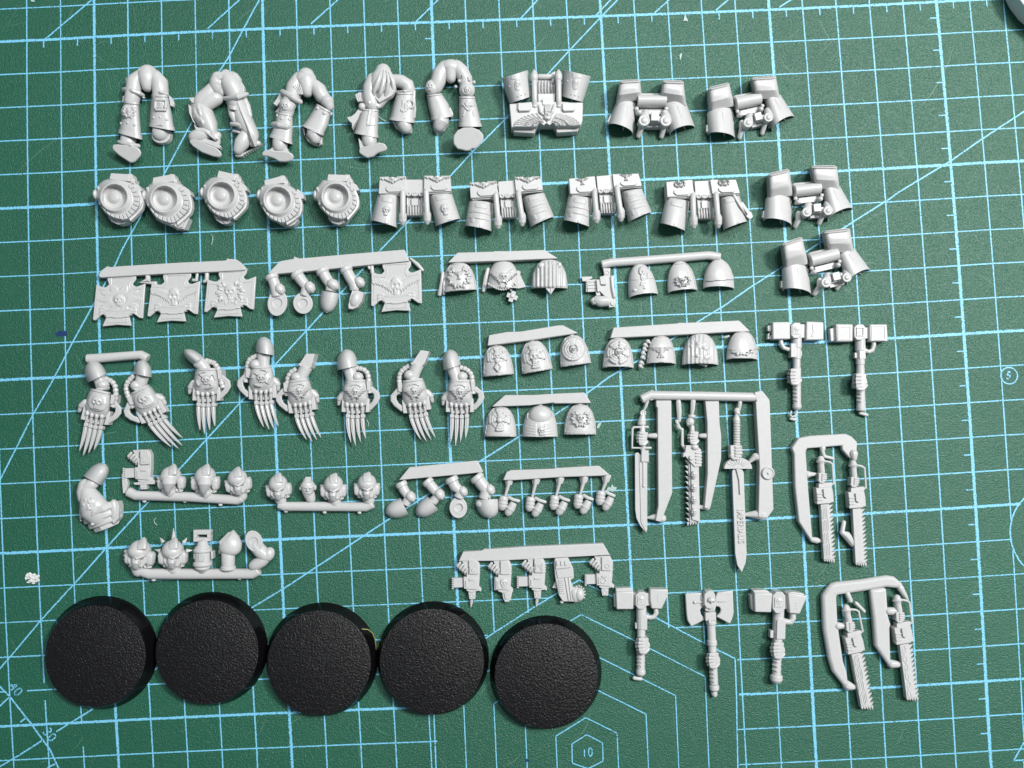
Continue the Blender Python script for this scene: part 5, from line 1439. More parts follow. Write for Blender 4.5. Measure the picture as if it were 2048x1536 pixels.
for lab, *a in [
    ('clawed gauntlet with shoulder cap tipped over sideways and straight thin blades', 412.4, 768, 0, 1, CS, 0, 3, ('dome', *A_([(1480, 295), (1605, 200), (1385, 120)])), A_([(1545, 260), (1610, 320), (1645, 395)]), A_([(1650, 250), (1740, 280), (1790, 350), (1810, 420), (1820, 500), (1840, 560)]), None, (48, 54, 46, 40)),
    ('clawed gauntlet with tall bullet shaped cap pointing straight up', 523.5, 764, -3, -1, CS, -8, -6, ('dome', *q6([(305, 262), (525, 300), (410, 82)], 460, 660, 5.91)), q6([(400, 290), (395, 360), (400, 470)], 460, 660, 5.91), q6([(310, 310), (240, 340), (210, 400), (205, 470), (190, 540), (185, 600)], 460, 660, 5.91), q6([(305, 410)], 460, 660, 5.91)[0], (46, 50, 50, 46)),
    ('clawed gauntlet with cut cap, between the bullet cap and the wide cap ones', 600.4, 790, -8, -1, WS, -8, -7, ('cut', q6([(818, 405), (900, 280), (1000, 282), (958, 440), (905, 475)], 460, 660, 5.91)), q6([(900, 440), (860, 520), (830, 600)], 460, 660, 5.91), q6([(770, 470), (720, 500), (690, 550), (680, 610), (680, 700), (675, 760)], 460, 660, 5.91), q6([(790, 560)], 460, 660, 5.91)[0], (46, 48, 50, 46)),
    ('clawed gauntlet with the widest round cap and nearly straight blades', 710.8, 791, 0, 1, WS, 1, 6, ('dome', *q6([(95, 385), (355, 330), (200, 122)], 660, 680, 6.4)), q6([(245, 360), (270, 450), (290, 550)], 660, 680, 6.4), q6([(345, 360), (430, 375), (485, 430), (495, 510), (500, 580), (505, 660)], 660, 680, 6.4), q6([(355, 475)], 660, 680, 6.4)[0], (50, 55, 47, 42)),
    ('clawed gauntlet with narrow cut cap, between two round capped gauntlets', 829.5, 790, -8, -1, WS, -8, -7, ('cut', q6([(1045, 302), (1160, 130), (1265, 145), (1215, 290), (1150, 362)], 660, 680, 6.4)), q6([(1120, 320), (1080, 420), (1060, 510)], 660, 680, 6.4), q6([(1000, 340), (930, 380), (895, 440), (885, 510), (890, 600), (885, 670)], 660, 680, 6.4), q6([(1020, 450)], 660, 680, 6.4)[0], (46, 48, 50, 46)),
    ('clawed gauntlet with round cap, beside the shoulder pad sprue with a smooth dome', 919.4, 791, 0, 1, WS, 0, -3, ('dome', *q6([(1455, 390), (1675, 315), (1520, 128)], 660, 680, 6.4)), q6([(1570, 360), (1600, 440), (1625, 545)], 660, 680, 6.4), q6([(1680, 355), (1750, 375), (1810, 440), (1820, 510), (1825, 590), (1830, 670)], 660, 680, 6.4), q6([(1690, 470)], 660, 680, 6.4)[0], (50, 55, 47, 42))]:
    t = Thing('clawed_gauntlet', lab, 'clawed gauntlet', a[0], a[1], GRP)
    claw(t, a[0], a[1], a[2], a[3], a[4], lean=a[5], curve=a[6], cap=a[7], arm=a[8], cable=a[9], elbow=a[10], lens=a[11])
# ================================================================ heads, guns and hands on sprues
def head(th, cx, cy, s=1.0, kind='mask', ang=0, turn=0.0, label=None):
    """Helmet about 40 px tall, face toward the viewer's lower edge. kind: mask, beak, bare, spikes."""
    with L(cx, cy, s, ang):
        h = P('helmet' if kind != 'bare' else 'bare_head', th, bevel=.006, label=label)
        o = turn
        if kind == 'bare':
            h.tube([(0, -10, 17, 10, 12), (0, -5, 18, 14.5, 14), (o * .5, 4, 18, 13, 13), (o, 13, 16, 10.5, 11), (o, 19, 13, 7, 8)], n=16)
            b = P('brow', h, bevel=0); b.tube([(-12, -1, 26, 2.2), (-5, 1.5, 31, 2.2), (0, 3, 32, 1.8), (5, 1.5, 31, 2.2), (12, -1, 26, 2.2)], n=8)
            f = P('nose', h, bevel=0); f.tube([(0, 2, 31, 1.6), (-.5, 8, 33, 2.3)], n=8); f.tube([(-5, 13, 28, 1.4), (0, 13.5, 29.5, 1.5), (5, 13, 28, 1.4)], n=6)
            for x in (-5, 5): f.ell(x, 5, 29, 2.6, 1.4, 1.2)
            e = P('ear', h, bevel=0); e.ell(15, 2, 17, 3, 6, 6); e.ell(-14.5, 3, 17, 2.2, 5, 6)
            c = P('forehead_plate', h, bevel=.01); c.plate([(-5, -20), (6, -20), (6, -8), (-6, -8)], tilt(28, 0, .5, 0, -14), 8)
            n = P('neck', h, bevel=0); n.tube([(3, 14, 12, 11), (6, 24, 9, 10)], n=12)
            return h
        h.ell(o * .4, -5, 16, 17, 17, 18, n=20, m=12)                                  # skull of the helmet
        v = P('brow_plate', h, bevel=.008)
        v.ell(o * .8, -3, 21, 16, 12.5, 14, n=20); 
        v.tube([(-15 + o * .3, -2, 20, 2.2), (-8 + o * .7, 4, 29, 2.3), (o, 8.5, 33, 2.3), (8 + o * .9, 4, 30, 2.3), (15 + o, -2, 21, 2.2)], n=8)
        c = P('crest', h, bevel=.012)
        c.tube([(0, -21, 20, 6.6, 4), (0, -17, 26, 7.2, 4), (0, -12, 30, 7.4, 3.6), (0, -6, 32.5, 6.6, 2.4)], n=12, e=.45, cap='f')
        j = P('face_mask', h, bevel=.01)
        if kind == 'beak':
            j.tube([(o, 1, 27, 11.5, 9), (o, 8, 30, 11, 10), (o - 1, 17, 27, 6.5, 7), (o - 2, 25, 22, 2.5, 3), (o - 2.4, 28, 19, .8)], n=16, cap='c')
            j.tube([(o + 3, 22, 14, 9), (o + 2, 30, 10, 6)], n=10)
        else:
            j.prism([(-13 + o, 4), (13 + o, 4), (15 + o, 14), (9 + o, 22), (-9 + o, 22), (-15 + o, 13)], 4, 24)
            j.tube([(o, 6, 24, 6, 7), (o, 14, 26, 6.5, 7), (o, 20, 22, 6, 6)], n=12, e=.8)
            g = P('mouth_grille', j, bevel=0)
            for i in range(4): g.tube([(o - 4.2 + i * 2.8, 13, 31.5, .9), (o - 4.8 + i * 3.2, 21, 27, 1)], n=6)
            e = P('eye_lens', j, mat=DARK, bevel=0)  # same plastic as the helmet, eye shade painted darker
            for sx in (-1, 1): e.ell(o + sx * 7.2, 7.5, 25.5, 4, 1.7, 2.5, sx * -22)
        for sx in (-1, 1):
            e = P('ear_piece', h, bevel=.01)
            e.tube([(sx * 17 + o * .2, 2, 14, 6.5, 9), (sx * 17 + o * .2, 12, 13, 6, 9)], n=10, e=.7)
            e.ell(sx * 20 + o * .2, 6, 14, 4, 5, 6)
            for q in range(3): e.tube([(sx * 14 + o * .3, 15 + q * 3, 20 - q * 3, 2.0), (sx * (20 - q * 2), 12 + q * 4, 12, 2.2)], n=6)
        r_ = P('ruff', h, bevel=0)
        for i in range(13):
            a = math.radians(-14 + i * 17.3); r_.ell(o * .5 + 20.5 * math.cos(a), 3 + 20 * math.sin(a), 11, 4.4, 3.4, 6.5, math.degrees(a), n=8, m=6)
        n = P('neck', h, bevel=0); n.tube([(o + 2, 16, 9, 12), (o + 4, 27, 8, 10)], n=12)
        if kind == 'spikes':
            k = P('spike', h, bevel=0)
            for x, y, a, ln in ((0, -24, -90, 17), (-17, -18, -125, 9), (-22, -4, -170, 9), (17, -18, -55, 9), (22, -4, -5, 9)):
                q = math.radians(a); k.tube([(x, y, 18, 3.4), (x + math.cos(q) * ln, y + math.sin(q) * ln, 18, .4)], n=8, cap='c')
        return h
with Z(150, 890, 5.689):
    t = Thing('head_sprue', 'round sprue bar with a small gun, two beaked helmets and a masked helmet', 'sprue', 1250, 560)
    runner(t, [(610, 530), (700, 575), (1300, 590), (1850, 625), (1900, 600)], 54, 110, True, nubs=[(790, 640), (1655, 680), (1250, 640)])
with L(150, 890, 1):
    X = lambda x: x / 5.689
    head(t, X(1110), X(385), 1.16, 'beak', 0, -6, label='beaked helmet turned left'); head(t, X(1490), X(390), 1.2, 'beak', 0, -2, label='beaked helmet facing forward'); head(t, X(1860), X(410), 1.12, 'mask', -8, -2, label='masked helmet with cloth hood')
def bolt_gun(th, cx, cy, s=1.0, ang=0, mx=1, kind=0, label=None, fore=True, hook=True, gate=True):
    """Stubby boxy gun pointing down, magazine to the left, hand above."""
    with L(cx, cy, s, ang, mx):
        g = P('gun', th, bevel=.01, label=label)
        g.prism([(-4, -38), (16, -38), (21, -28), (21, 0), (19, 26), (4, 30), (-6, 26), (-6, 0)], 0, 15)
        b = P('gun_block', g, bevel=.012)
        b.prism([(-1, -36), (14, -36), (18, -26), (18, -8), (-1, -8)], 10, 19); b.prism([(-12, -2), (17, -2), (16, 24), (-11, 22)], 2, 18); b.prism([(17, 14), (25, 22), (24, 28), (14, 24)], 2, 13)
        for i in range(4): b.ell(20.5, -26 + i * 5, 12, 2.2, 1.8, 3)
        d = P('gun_detail', g, bevel=0)
        if kind == 0: d.relief(8, -16, 14, 16, lambda u, v: .5 + .5 * (math.hypot(u, v) < .5), 2.5, b)
        if kind == 1: d.relief(6, 10, 18, 20, skull, 3.4, b, n=20)
        if kind == 2: d.torus(8, -16, 19, 5, 1.3, n=14); d.relief(9, -17, 16, 18, lambda u, v: .7 if abs(abs(u) - .8) < .18 or abs(abs(v) - .8) < .18 else 0, 2, b)
        if kind == 3: d.torus(10, -18, 19, 4, 1.3, n=14); d.torus(2, 12, 18.5, 5.5, 1.2, n=16)
        d.box(5, 4, 10, 3, 14, 20.5); d.box(-6, 12, 3, 12, 14, 20)
        if fore:
            m = P('gun_magazine', g, bevel=.01); m.prism([(-33, 0), (-12, 0), (-12, 19), (-33, 20)], 2, 13)
            for i in range(6): m.ell(-34, 1 + i * 4, 9, 2.6, 2.2, 3.4)
        else:
            b.prism([(-14, -2), (-6, -2), (-6, 24), (-14, 24)], 0, 15)
        h = P('gripping_hand', g, bevel=.006)
        h.prism([(-16, -37), (0, -37), (0, -18), (-6, -14)], 0, 15)
        for i in range(4):
            f = P('finger', h, bevel=0); x0, y0 = -24 + i * 5, -25 + i * 4.2
            f.tube([(x0 + 5, y0 - 6, 14, 2.8), (x0, y0, 13, 3.1), (x0 + .5, y0 + 4, 8, 2.8)], n=8)
        if gate:
            m = P('muzzle_block', g, bevel=.008); m.prism([(-2, 28), (13, 28), (12, 43), (0, 43)], 0, 13); m.torus(5.5, 36, 13, 3.6, 1.1, n=14)
            if hook: m.tube([(5, 42, 7, 3), (4, 50, 6, 3.4), (3, 60, 3, .5)], n=8, cap='c')
        else:
            m = P('muzzle_block', g, bevel=.01); m.prism([(2, 25), (24, 25), (20, 42), (16, 48), (8, 48), (4, 40)], 0, 14); m.prism([(6, 29), (18, 28), (15, 42), (9, 43)], 8, 16.5)
        return g
with L(150, 890, 1):
    bolt_gun(t, 129, 51, .98, 180, -1, 2, 'small gun with clenched fist', gate=False) if False else None
    g = bolt_gun(t, X(745), X(265), .98, 0, 1, 0, 'small gun with clenched hand at top left', hook=False)
    m = P('gun_foregrip', g, bevel=.01); m.prism([(X(530), X(330)), (X(570), X(310)), (X(600), X(440)), (X(580), X(550)), (X(545), X(550)), (X(535), X(440))], 0, 10)
    m.prism([(X(660), X(430)), (X(900), X(400)), (X(905), X(445)), (X(680), X(455))], 4, 14)
with Z(500, 920, 7.314):
    t = Thing('head_sprue', 'round sprue bar with three masked helmets and one bare head', 'sprue', 1100, 680)
    runner(t, [(430, 645), (520, 680), (1100, 680), (1700, 685), (1790, 640)], 68, 130, True, nubs=[(525, 750), (1090, 765), (1600, 770)])
with L(500, 920, 1):
    X = lambda x: x / 7.314
    head(t, X(425), X(385), 1.08, 'mask', -6, -3, label='smooth domed helmet tilted to the left'); head(t, X(845), X(390), .98, 'bare', 0, 0); head(t, X(1225), X(395), 1.12, 'mask', 0, -1, label='helmet with broad toothed ruff'); head(t, X(1712), X(375), 1.1, 'mask', 0, 0, label='helmet with tall square crest')
with Z(240, 1040, 6.4):
    t = Thing('mixed_part_sprue', 'round sprue bar with two helmets, a canister and two arm pieces, above the black bases', 'sprue', 1000, 680)
    runner(t, [(260, 645), (390, 690), (900, 690), (1700, 685), (1770, 640)], 66, 125, True, nubs=[(430, 765), (1530, 745), (660, 735)])
    f = P('canister', t, bevel=.01)
    f.tube([(1060, 320, 100, 70), (1060, 345, 100, 96), (1060, 600, 100, 96), (1060, 620, 90, 70)], n=22)
    for y, r in ((385, 112), (560, 116)): f.tube([(1060, y - 16, 100, r), (1060, y + 16, 100, r)], n=22, cap='c')
    p = P('canister_panel', f, bevel=.01); p.prism([(1005, 440), (1070, 440), (1070, 530), (1005, 530)], 100, 208); p.prism([(940, 400), (960, 400), (960, 500), (940, 500)], 40, 140); p.prism([(1160, 400), (1185, 400), (1185, 500), (1165, 500)], 40, 140)
    h = P('canister_handle', f, bevel=.012)
    for q in ([(940, 128), (1160, 125), (1160, 180), (940, 185)], [(940, 225), (1160, 225), (1160, 270), (940, 278)], [(940, 180), (985, 180), (985, 232), (940, 232)], [(1115, 180), (1160, 180), (1160, 232), (1115, 232)]): h.prism(q, 20, 95)
    for i in range(5): h.ell(1000 + i * 25, 184, 70, 10, 7, 18)
    h.prism([(1035, 270), (1085, 270), (1085, 300), (1035, 300)], 20, 90)
    a = P('arm_piece', t, bevel=0, label='upright arm with smooth pointed cap'); a.tube([(1385, 400, 90, 84), (1385, 590, 90, 80)], n=20); a.tube([(1385, 595, 90, 92), (1385, 630, 90, 92)], n=20, cap='c')
    c = P('shoulder_cap', a, bevel=.01); c.tube([(1405, 400, 95, 122, 100), (1410, 360, 100, 140, 105), (1420, 280, 95, 138, 100), (1440, 200, 80, 84, 70), (1450, 130, 50, 10, 10)], n=22, cap='c'); c.plate([(1265, 280), (1380, 160), (1410, 150), (1370, 290), (1360, 400), (1290, 340)], tilt(185, .1, -.2, 1340, 280), 40)
    c.ell(1285, 400, 60, 24, 40, 30)
    b = P('arm_piece', t, bevel=0, label='bent arm with open peg hole'); b.tube([(1740, 330, 95, 84), (1800, 400, 95, 86), (1860, 450, 95, 84)], n=18); b.tube([(1880, 460, 90, 70), (1830, 520, 90, 70), (1760, 560, 85, 76), (1720, 580, 80, 70)], n=18)
    b.ell(1900, 440, 100, 76, 100, 70, 25); 
    cup(t, 1715, 270, 108, 140, -22, 175, hole=.5, hx=-5, hy=5)
with L(240, 1040, 1):
    X = lambda x: x / 6.4
    head(t, X(275), X(430), 1.25, 'mask', 4, -7, label='helmet tilted left with a rounded crest'); head(t, X(685), X(425), 1.22, 'spikes', 0, -2, label='helmet ringed with spikes')
with Z(890, 1080, 5.851):
    t = Thing('gun_sprue', 'sprue bar with five stubby guns hanging down', 'sprue', 1000, 200)
    bar(t, [(160, 250), (210, 138), (430, 125), (460, 105), (500, 110), (930, 80), (1020, 75), (1850, 40), (1930, 175), (1300, 210), (600, 245)], 95, nubs=[(330, 170, 14)])
with L(890, 1080, 1):
    X = lambda x: x / 5.851
    bolt_gun(t, X(285), X(445), .98, 0, 1, 0, 'first gun, toothed magazine at left'); bolt_gun(t, X(655), X(450), .98, 0, 1, 1, 'gun with skull plate and wide muzzle', fore=False, gate=False)
    bolt_gun(t, X(1050), X(430), 1.0, 0, 1, 2, 'middle gun with square panel'); bolt_gun(t, X(1840), X(405), .98, 0, 1, 3, 'last gun under the bar end', hook=False)
with Z(890, 1080, 5.851):
    g = P('gun', t, bevel=.012, label='long gun with round drum, no hand'); g.prism([(1290, 215), (1440, 205), (1460, 250), (1500, 330), (1510, 440), (1470, 470), (1500, 560), (1520, 720), (1380, 720), (1330, 640), (1290, 430), (1275, 260)], 0, 95, 2)
    b = P('gun_block', g, bevel=.01); b.prism([(1290, 240), (1450, 235), (1480, 320), (1300, 340)], 60, 118); b.prism([(1300, 350), (1500, 330), (1505, 430), (1320, 450)], 60, 110)
    for i in range(3): b.prism([(1305 + i * 48, 250), (1330 + i * 48, 250), (1332 + i * 48, 300), (1307 + i * 48, 300)], 100, 130)
    for i in range(7): b.prism([(1325 + i * 2, 468 + i * 24), (1385 + i * 3, 462 + i * 24), (1386 + i * 3, 478 + i * 24), (1326 + i * 2, 484 + i * 24)], 60, 108)
    b.tube([(1410, 450, 98, 12), (1450, 700, 98, 12)], n=8); b.tube([(1450, 450, 98, 10), (1480, 700, 98, 10)], n=8)
    b.ell(1365, 725, 50, 24, 20, 30); b.prism([(1255, 560), (1300, 470), (1310, 570)], 10, 50)
    d = P('gun_drum', g, bevel=.01); d.tube([(1500, 640, 60, 92, 56), (1560, 630, 60, 90, 56)], n=18, cap='c'); d.ell(1570, 635, 70, 62, 84, 60)
    for i in range(7): a = -1.9 + i * .4; d.ell(1560 + 74 * math.cos(a), 630 + 92 * math.sin(a), 70, 14, 12, 24)
    s = P('sprue_gate', t); s.tube([(1370, 200, 50, 22), (1370, 225, 50, 20)], n=6)
# ---------------------------------------------------------------- five little hands with pistols
with Z(760, 910, 4.267):
    t = Thing('grenade_sprue', 'short rough sprue bar with five tiny paired canisters on thin stems', 'sprue', 1500, 160)
    bar(t, [(1050, 215), (1080, 145), (1120, 130), (1480, 118), (1500, 112), (1870, 92), (1960, 170), (1880, 178), (1560, 188), (1150, 215)], 85)
    for i, (x, y) in enumerate(((1055, 400), (1285, 408), (1490, 395), (1695, 385), (1885, 355))):
        s = P('sprue_stem', t, bevel=.01)
        y0 = 200 - i * 6
        s.prism([(x + 5, y0), (x + 90, y0 - 5), (x + 70, y0 + 55), (x + 50, y0 + 60), (x + 30, y - 60), (x + 5, y - 52), (x + 20, y0 + 60)], 0, 40); s.tube([(x + 50, y0 + 10, 45, 30), (x + 40, y0 + 60, 40, 16), (x + 15, y - 55, 40, 12)], n=8)
        c = P('canister', t, bevel=.006); c.tube([(x + 2, y - 45, 44, 34), (x, y - 30, 44, 38), (x - 10, y + 40, 44, 38), (x - 16, y + 62, 40, 26)], n=14, cap='c')
        for q in (-22, 8, 34): c.tube([(x - q * .12 - 2, y + q - 5, 44, 41), (x - q * .12 - 3, y + q + 5, 44, 41)], n=14, cap='c')
        c.torus(x - 16, y + 60, 68, 14, 4, n=12) if False else c.ell(x - 20, y + 66, 44, 14, 9, 16)
        d = P('canister', t, bevel=.006); d.tube([(x + 85, y + 10, 44, 30), (x + 70, y + 40, 44, 35), (x + 40, y + 90, 44, 35), (x + 28, y + 108, 40, 24)], n=14, cap='c')
        d.tube([(x + 62, y + 52, 44, 39), (x + 54, y + 66, 44, 39)], n=14, cap='c')
        f = P('lever', t, bevel=.006); f.tube([(x + 45, y - 40, 50, 14), (x + 80, y - 20, 62, 14), (x + 128 - i * 4, y - 8, 56, 13)], n=8, e=.6)
# ================================================================ swords, toothed blades, hammers and axe
def wire(p, pts, r, z, n=8, e=1.0): p.tube([q + (z, r) for q in pts], n=n, e=e)
def toothed(th, spine, w, teeth_side, n, zt=60, tooth=26, label=None, tip=True, lugs=0, motif=None):
    """Toothed blade along spine (x0, y0)-(x1, y1), half width w, teeth on one side."""
    (x0, y0), (x1, y1) = spine
    d = math.hypot(x1 - x0, y1 - y0); ux, uy = (x1 - x0) / d, (y1 - y0) / d
    nx, ny = (-uy * teeth_side, ux * teeth_side)
    b = P('toothed_blade', th, bevel=.01, label=label)
    b.prism([(x0 - nx * w, y0 - ny * w), (x0 + nx * w * .75, y0 + ny * w * .75), (x1 + nx * w * .75, y1 + ny * w * .75), (x1 - nx * w, y1 - ny * w)][:: (1 if teeth_side > 0 else 1)], zt * .2, zt, 1)
    m = P('motor_bar', b, bevel=.01)
    m.prism([(x0 - nx * w * .95, y0 - ny * w * .95), (x0 + nx * w * .35, y0 + ny * w * .35), (x1 + nx * w * .35 - ux * 20, y1 + ny * w * .35 - uy * 20), (x1 - nx * w * .95, y1 - ny * w * .95)], zt * .8, zt * 1.22)
    for i in range(n):
        q = d * (i + .3) / n
        bx, by = x0 + ux * q + nx * w * .7, y0 + uy * q + ny * w * .7
        t = P('saw_tooth', b, bevel=0)
        t.plate([(bx, by), (bx + nx * tooth - ux * 4, by + ny * tooth - uy * 4), (bx + ux * d / n * .9, by + uy * d / n * .9)], zt * .86, zt * .4)
    if tip:
        for i in range(5):
            o = -w + i * w * .45
            t = P('saw_tooth', b, bevel=0)
            t.plate([(x1 + nx * o, y1 + ny * o), (x1 + nx * (o + w * .3) + ux * tooth * (.5 + .14 * i), y1 + ny * (o + w * .3) + uy * tooth * (.5 + .14 * i)), (x1 + nx * (o + w * .45), y1 + ny * (o + w * .45))], zt * .86, zt * .4)
    if motif:
        r = P('engraving', b, bevel=0)
        r.relief(x0 + ux * d * .5 - nx * w * .3, y0 + uy * d * .5 - ny * w * .3, w * 1.25, d * .94, motif, 8, m, math.degrees(math.atan2(uy, ux)) - 90, n=70)
    return b
swirl = lambda u, v: .7 if abs(u - .55 * math.sin(v * 9)) < .2 else (.6 if abs(u + .45 * math.sin(v * 9 + .6)) < .12 else 0)
barks = lambda u, v: .7 * (math.sin(u * 12 + v * 7 + math.sin(v * 13)) > .2)
with Z(1240, 770, 3.9385):
    t = Thing('sword_sprue', 'large sprue frame holding a plain sword, a toothed sword and a long lettered sword', 'sprue', 700, 500)
    r = runner(t, [(170, 112), (240, 80), (700, 88), (1130, 98)], 36, 84, True)
    r.prism([(160, 122), (250, 38), (300, 60), (260, 120)], 0, 60); r.prism([(1060, 58), (1120, 45), (1180, 120), (1080, 140)], 0, 84)
    b = P('sprue_bar', t, bevel=.02); b.prism([(285, 122), (405, 122), (408, 400), (412, 850), (392, 900), (325, 1078), (280, 1070), (302, 950), (298, 420), (296, 180), (285, 170)], 0, 80, 3)
    b = P('sprue_bar', t, bevel=.02); b.prism([(672, 128), (780, 128), (785, 300), (798, 400), (798, 580), (715, 960), (690, 975), (665, 970), (690, 700), (688, 300)], 0, 80, 3)
    b = P('sprue_bar', t, bevel=.02); b.prism([(1070, 130), (1180, 120), (1198, 640), (1210, 980), (1160, 1050), (1090, 1040), (1100, 640)], 0, 86, 3)
    b.disc(1168, 695, 52, 0, 100, n=26); c = P('round_boss', b, bevel=.008); c.torus(1168, 695, 100, 42, 6, n=24); c.ell(1168, 695, 98, 12)
    for pth in ([(230, 400, 45, 18), (290, 400, 50, 24), (360, 402, 40, 8)], [(635, 400, 45, 18), (680, 400, 50, 22), (740, 402, 40, 8)], [(330, 1050, 40, 34), (270, 1040, 36, 26), (218, 1045, 30, 10)], [(690, 965, 40, 20), (640, 962, 36, 18), (618, 960, 30, 14)],
                [(1110, 570, 50, 40), (1060, 565, 50, 30), (1025, 600, 46, 16)], [(1120, 1020, 50, 44), (1060, 1018, 46, 30), (985, 1022, 40, 16)]): P('sprue_gate', t).tube(pth, n=8)
    for pth in ([(225, 100, 50, 14), (205, 165, 46, 12), (185, 205, 40, 8)], [(460, 135, 50, 22), (465, 210, 46, 22), (465, 280, 40, 16)], [(575, 130, 50, 22), (570, 200, 46, 18), (565, 250, 40, 10)], [(945, 140, 50, 18), (935, 210, 40, 12)]): P('sprue_gate', t).tube(pth, n=6)
    # plain blade
    s = P('plain_sword', t, bevel=.008); s.plate([(118, 540), (140, 530), (215, 600), (215, 1140), (205, 1165), (160, 1110), (130, 1050), (120, 980)], 62, 26)
    s.plate([(150, 545), (215, 600), (215, 1140), (205, 1160), (165, 1080)], 68, 20)
    s.tube([(186, 600, 66, 11), (186, 790, 66, 10)], n=8); s.ell(187, 795, 66, 14); s.prism([(170, 515), (225, 515), (228, 605), (168, 605)], 30, 84)
    h = P('sword_grip', s, bevel=.006)
    h.tube([(182, 215, 50, 14), (176, 260, 50, 26), (172, 285, 50, 34), (172, 300, 50, 20)], n=12); h.tube([(170, 290, 50, 34), (170, 312, 50, 34)], n=12, cap='c'); h.tube([(175, 320, 50, 22), (178, 500, 50, 24)], n=12); h.torus(182, 222, 60, 18, 8, n=12)
    q = P('hand_guard', s, bevel=.006); wire(q, [(218, 330), (108, 332), (98, 345), (95, 495), (240, 495)], 10, 62, 6)
    toothed(t, ((572, 500), (585, 1080)), 46, 1, 14, 66, 30, 'toothed sword with a row of small skulls')
    sk = P('skull_row', t, bevel=0, sharp=60)
    tb = [p for p in PARTS if p.name == 'motor_bar'][-1]
    for y in (710, 810, 905, 1000): sk.ell(580, y, 80, 26, 34, 16); sk.relief(580, y, 52, 68, skull, 16, [sk, tb], n=16)
    d = P('motor_housing', t, bevel=.012); d.prism([(520, 475), (600, 475), (640, 510), (642, 640), (590, 645), (550, 600), (515, 560), (498, 570), (500, 535), (515, 530)], 10, 92)
    d.ell(590, 490, 92, 30, 24, 22)
    for y in (535, 560, 585, 610): d.tube([(600, y, 96, 7), (640, y, 90, 7)], n=6)
    d.disc(565, 572, 18, 80, 108)
    h = P('sword_grip', t, bevel=.006); h.tube([(568, 330, 50, 18), (568, 360, 50, 20)], n=10); h.tube([(565, 238, 50, 30), (565, 252, 50, 30)], n=12, cap='c'); h.ell(552, 290, 55, 34, 36, 34); h.ell(532, 302, 60, 10, 22, 22)
    q = P('hand_guard', t, bevel=.006); wire(q, [(445, 285), (470, 340), (490, 350), (490, 470), (512, 500)], 13, 56, 6); q.tube([(440, 280, 50, 6), (462, 330, 54, 18)], n=6)
    # lettered sword
    s = P('lettered_sword', t, bevel=.008, label='long straight sword with raised lettering down the blade')
    s.plate([(885, 675), (900, 660), (960, 660), (975, 690), (998, 1330), (990, 1400), (960, 1475), (925, 1420), (908, 1330), (884, 700)], 64, 30)
    s.prism([(915, 660), (950, 660), (958, 860), (945, 865), (938, 750)], 40, 78)
    tx = P('lettering', s, bevel=0); tx.text('IMPERIALIS', 953, 1112, 70, 87.6, 64.2, ext=9, spacing=1.1, sx=.74, bold=1.0)
    q = P('cross_guard', s, bevel=.01)
    pts = [(822, 660)] + [(932 + 110 * math.cos(math.radians(a)), 660 + 88 * math.sin(math.radians(a))) for a in range(-165, -10, 12)] + [(1042, 660)]
    q.plate(pts, 84, 60)
    for a in range(-150, -25, 17): q.tube([(932 + 40 * math.cos(math.radians(a)), 655 + 34 * math.sin(math.radians(a)), 84, 4), (932 + 96 * math.cos(math.radians(a)), 655 + 76 * math.sin(math.radians(a)), 84, 5)], n=6)
    h = P('sword_grip', s, bevel=0); h.tube([(920, 200, 50, 22), (918, 235, 50, 12), (918, 262, 50, 26), (918, 280, 50, 28)], n=12); h.ell(922, 215, 52, 32, 16, 18, 45)
    for i in range(9): h.tube([(920, 292 + i * 21, 50, 27), (920, 302 + i * 21, 50, 27)], n=12, cap='c')
    h.tube([(920, 280, 50, 20), (920, 480, 50, 20)], n=10)
with L(1240, 770, 1):
    fist(t, 178 / 3.94, 415 / 3.94, 1.25, 5, -1, 22); fist(t, 580 / 3.94, 410 / 3.94, 1.2, 3, -1, 22); fist(t, 912 / 3.94, 525 / 3.94, 1.35, 0, 1, 20)
def frame_sprue(ox, oy, k, lab, bars, gates, blades, hands, round_top=False):
    with Z(ox, oy, k):
        t = Thing('toothed_blade_sprue', lab, 'sprue', *blades[0][0][0])
        for q in bars:
            b = P('sprue_bar', t, bevel=.08); b.prism(q, 0, 82, 3)
        for q in gates: P('sprue_gate', t).tube(q, n=8)
        for (sp, w, n, mo, lb) in blades:
            toothed(t, sp, w * .86, -1, n, 80, 44, lb, motif=mo)
            (x0, y0), (x1, y1) = sp
            a = math.degrees(math.atan2(y1 - y0, x1 - x0)) - 90
            with L(x0, y0, 1, a):
                h = P('motor_housing', t, bevel=.012)
                h.prism([(-86, -175), (80, -178), (90, -120), (92, -20), (30, -10), (-80, -8)], 10, 118)
                h.prism([(-10, -160), (50, -160), (42, -90), (20, -60), (-8, -80)], 90, 140)
                for j in range(3):
                    for c in (-62, -38): h.tube([(c - 12, -112 + j * 32, 122, 8), (c + 12, -112 + j * 32, 120, 8)], n=6)
                h.prism([(-84, -30), (60, -30), (60, -8), (-84, -4)], 60, 130)
                c = P('collar', t, bevel=.01); c.prism([(-55, -222), (85, -226), (85, -180), (-60, -176)], 10, 100)
                r = P('blade_grip', t, bevel=0); r.tube([(-20, -480, 80, 34), (-20, -460, 80, 48), (-20, -436, 80, 34), (-20, -420, 80, 32), (-18, -340, 80, 34)], n=12); r.ell(-20, -455, 80, 52, 24, 40)
                w_ = P('hand_guard', t, bevel=.006); wire(w_, [(10, -460), (75, -440), (98, -420), (102, -215), (80, -205)], 12, 84, 6)
            with L(x0, y0, 5.0, a):
                fist(t, -3, -57, .98, 8, 1, 24)
    return t
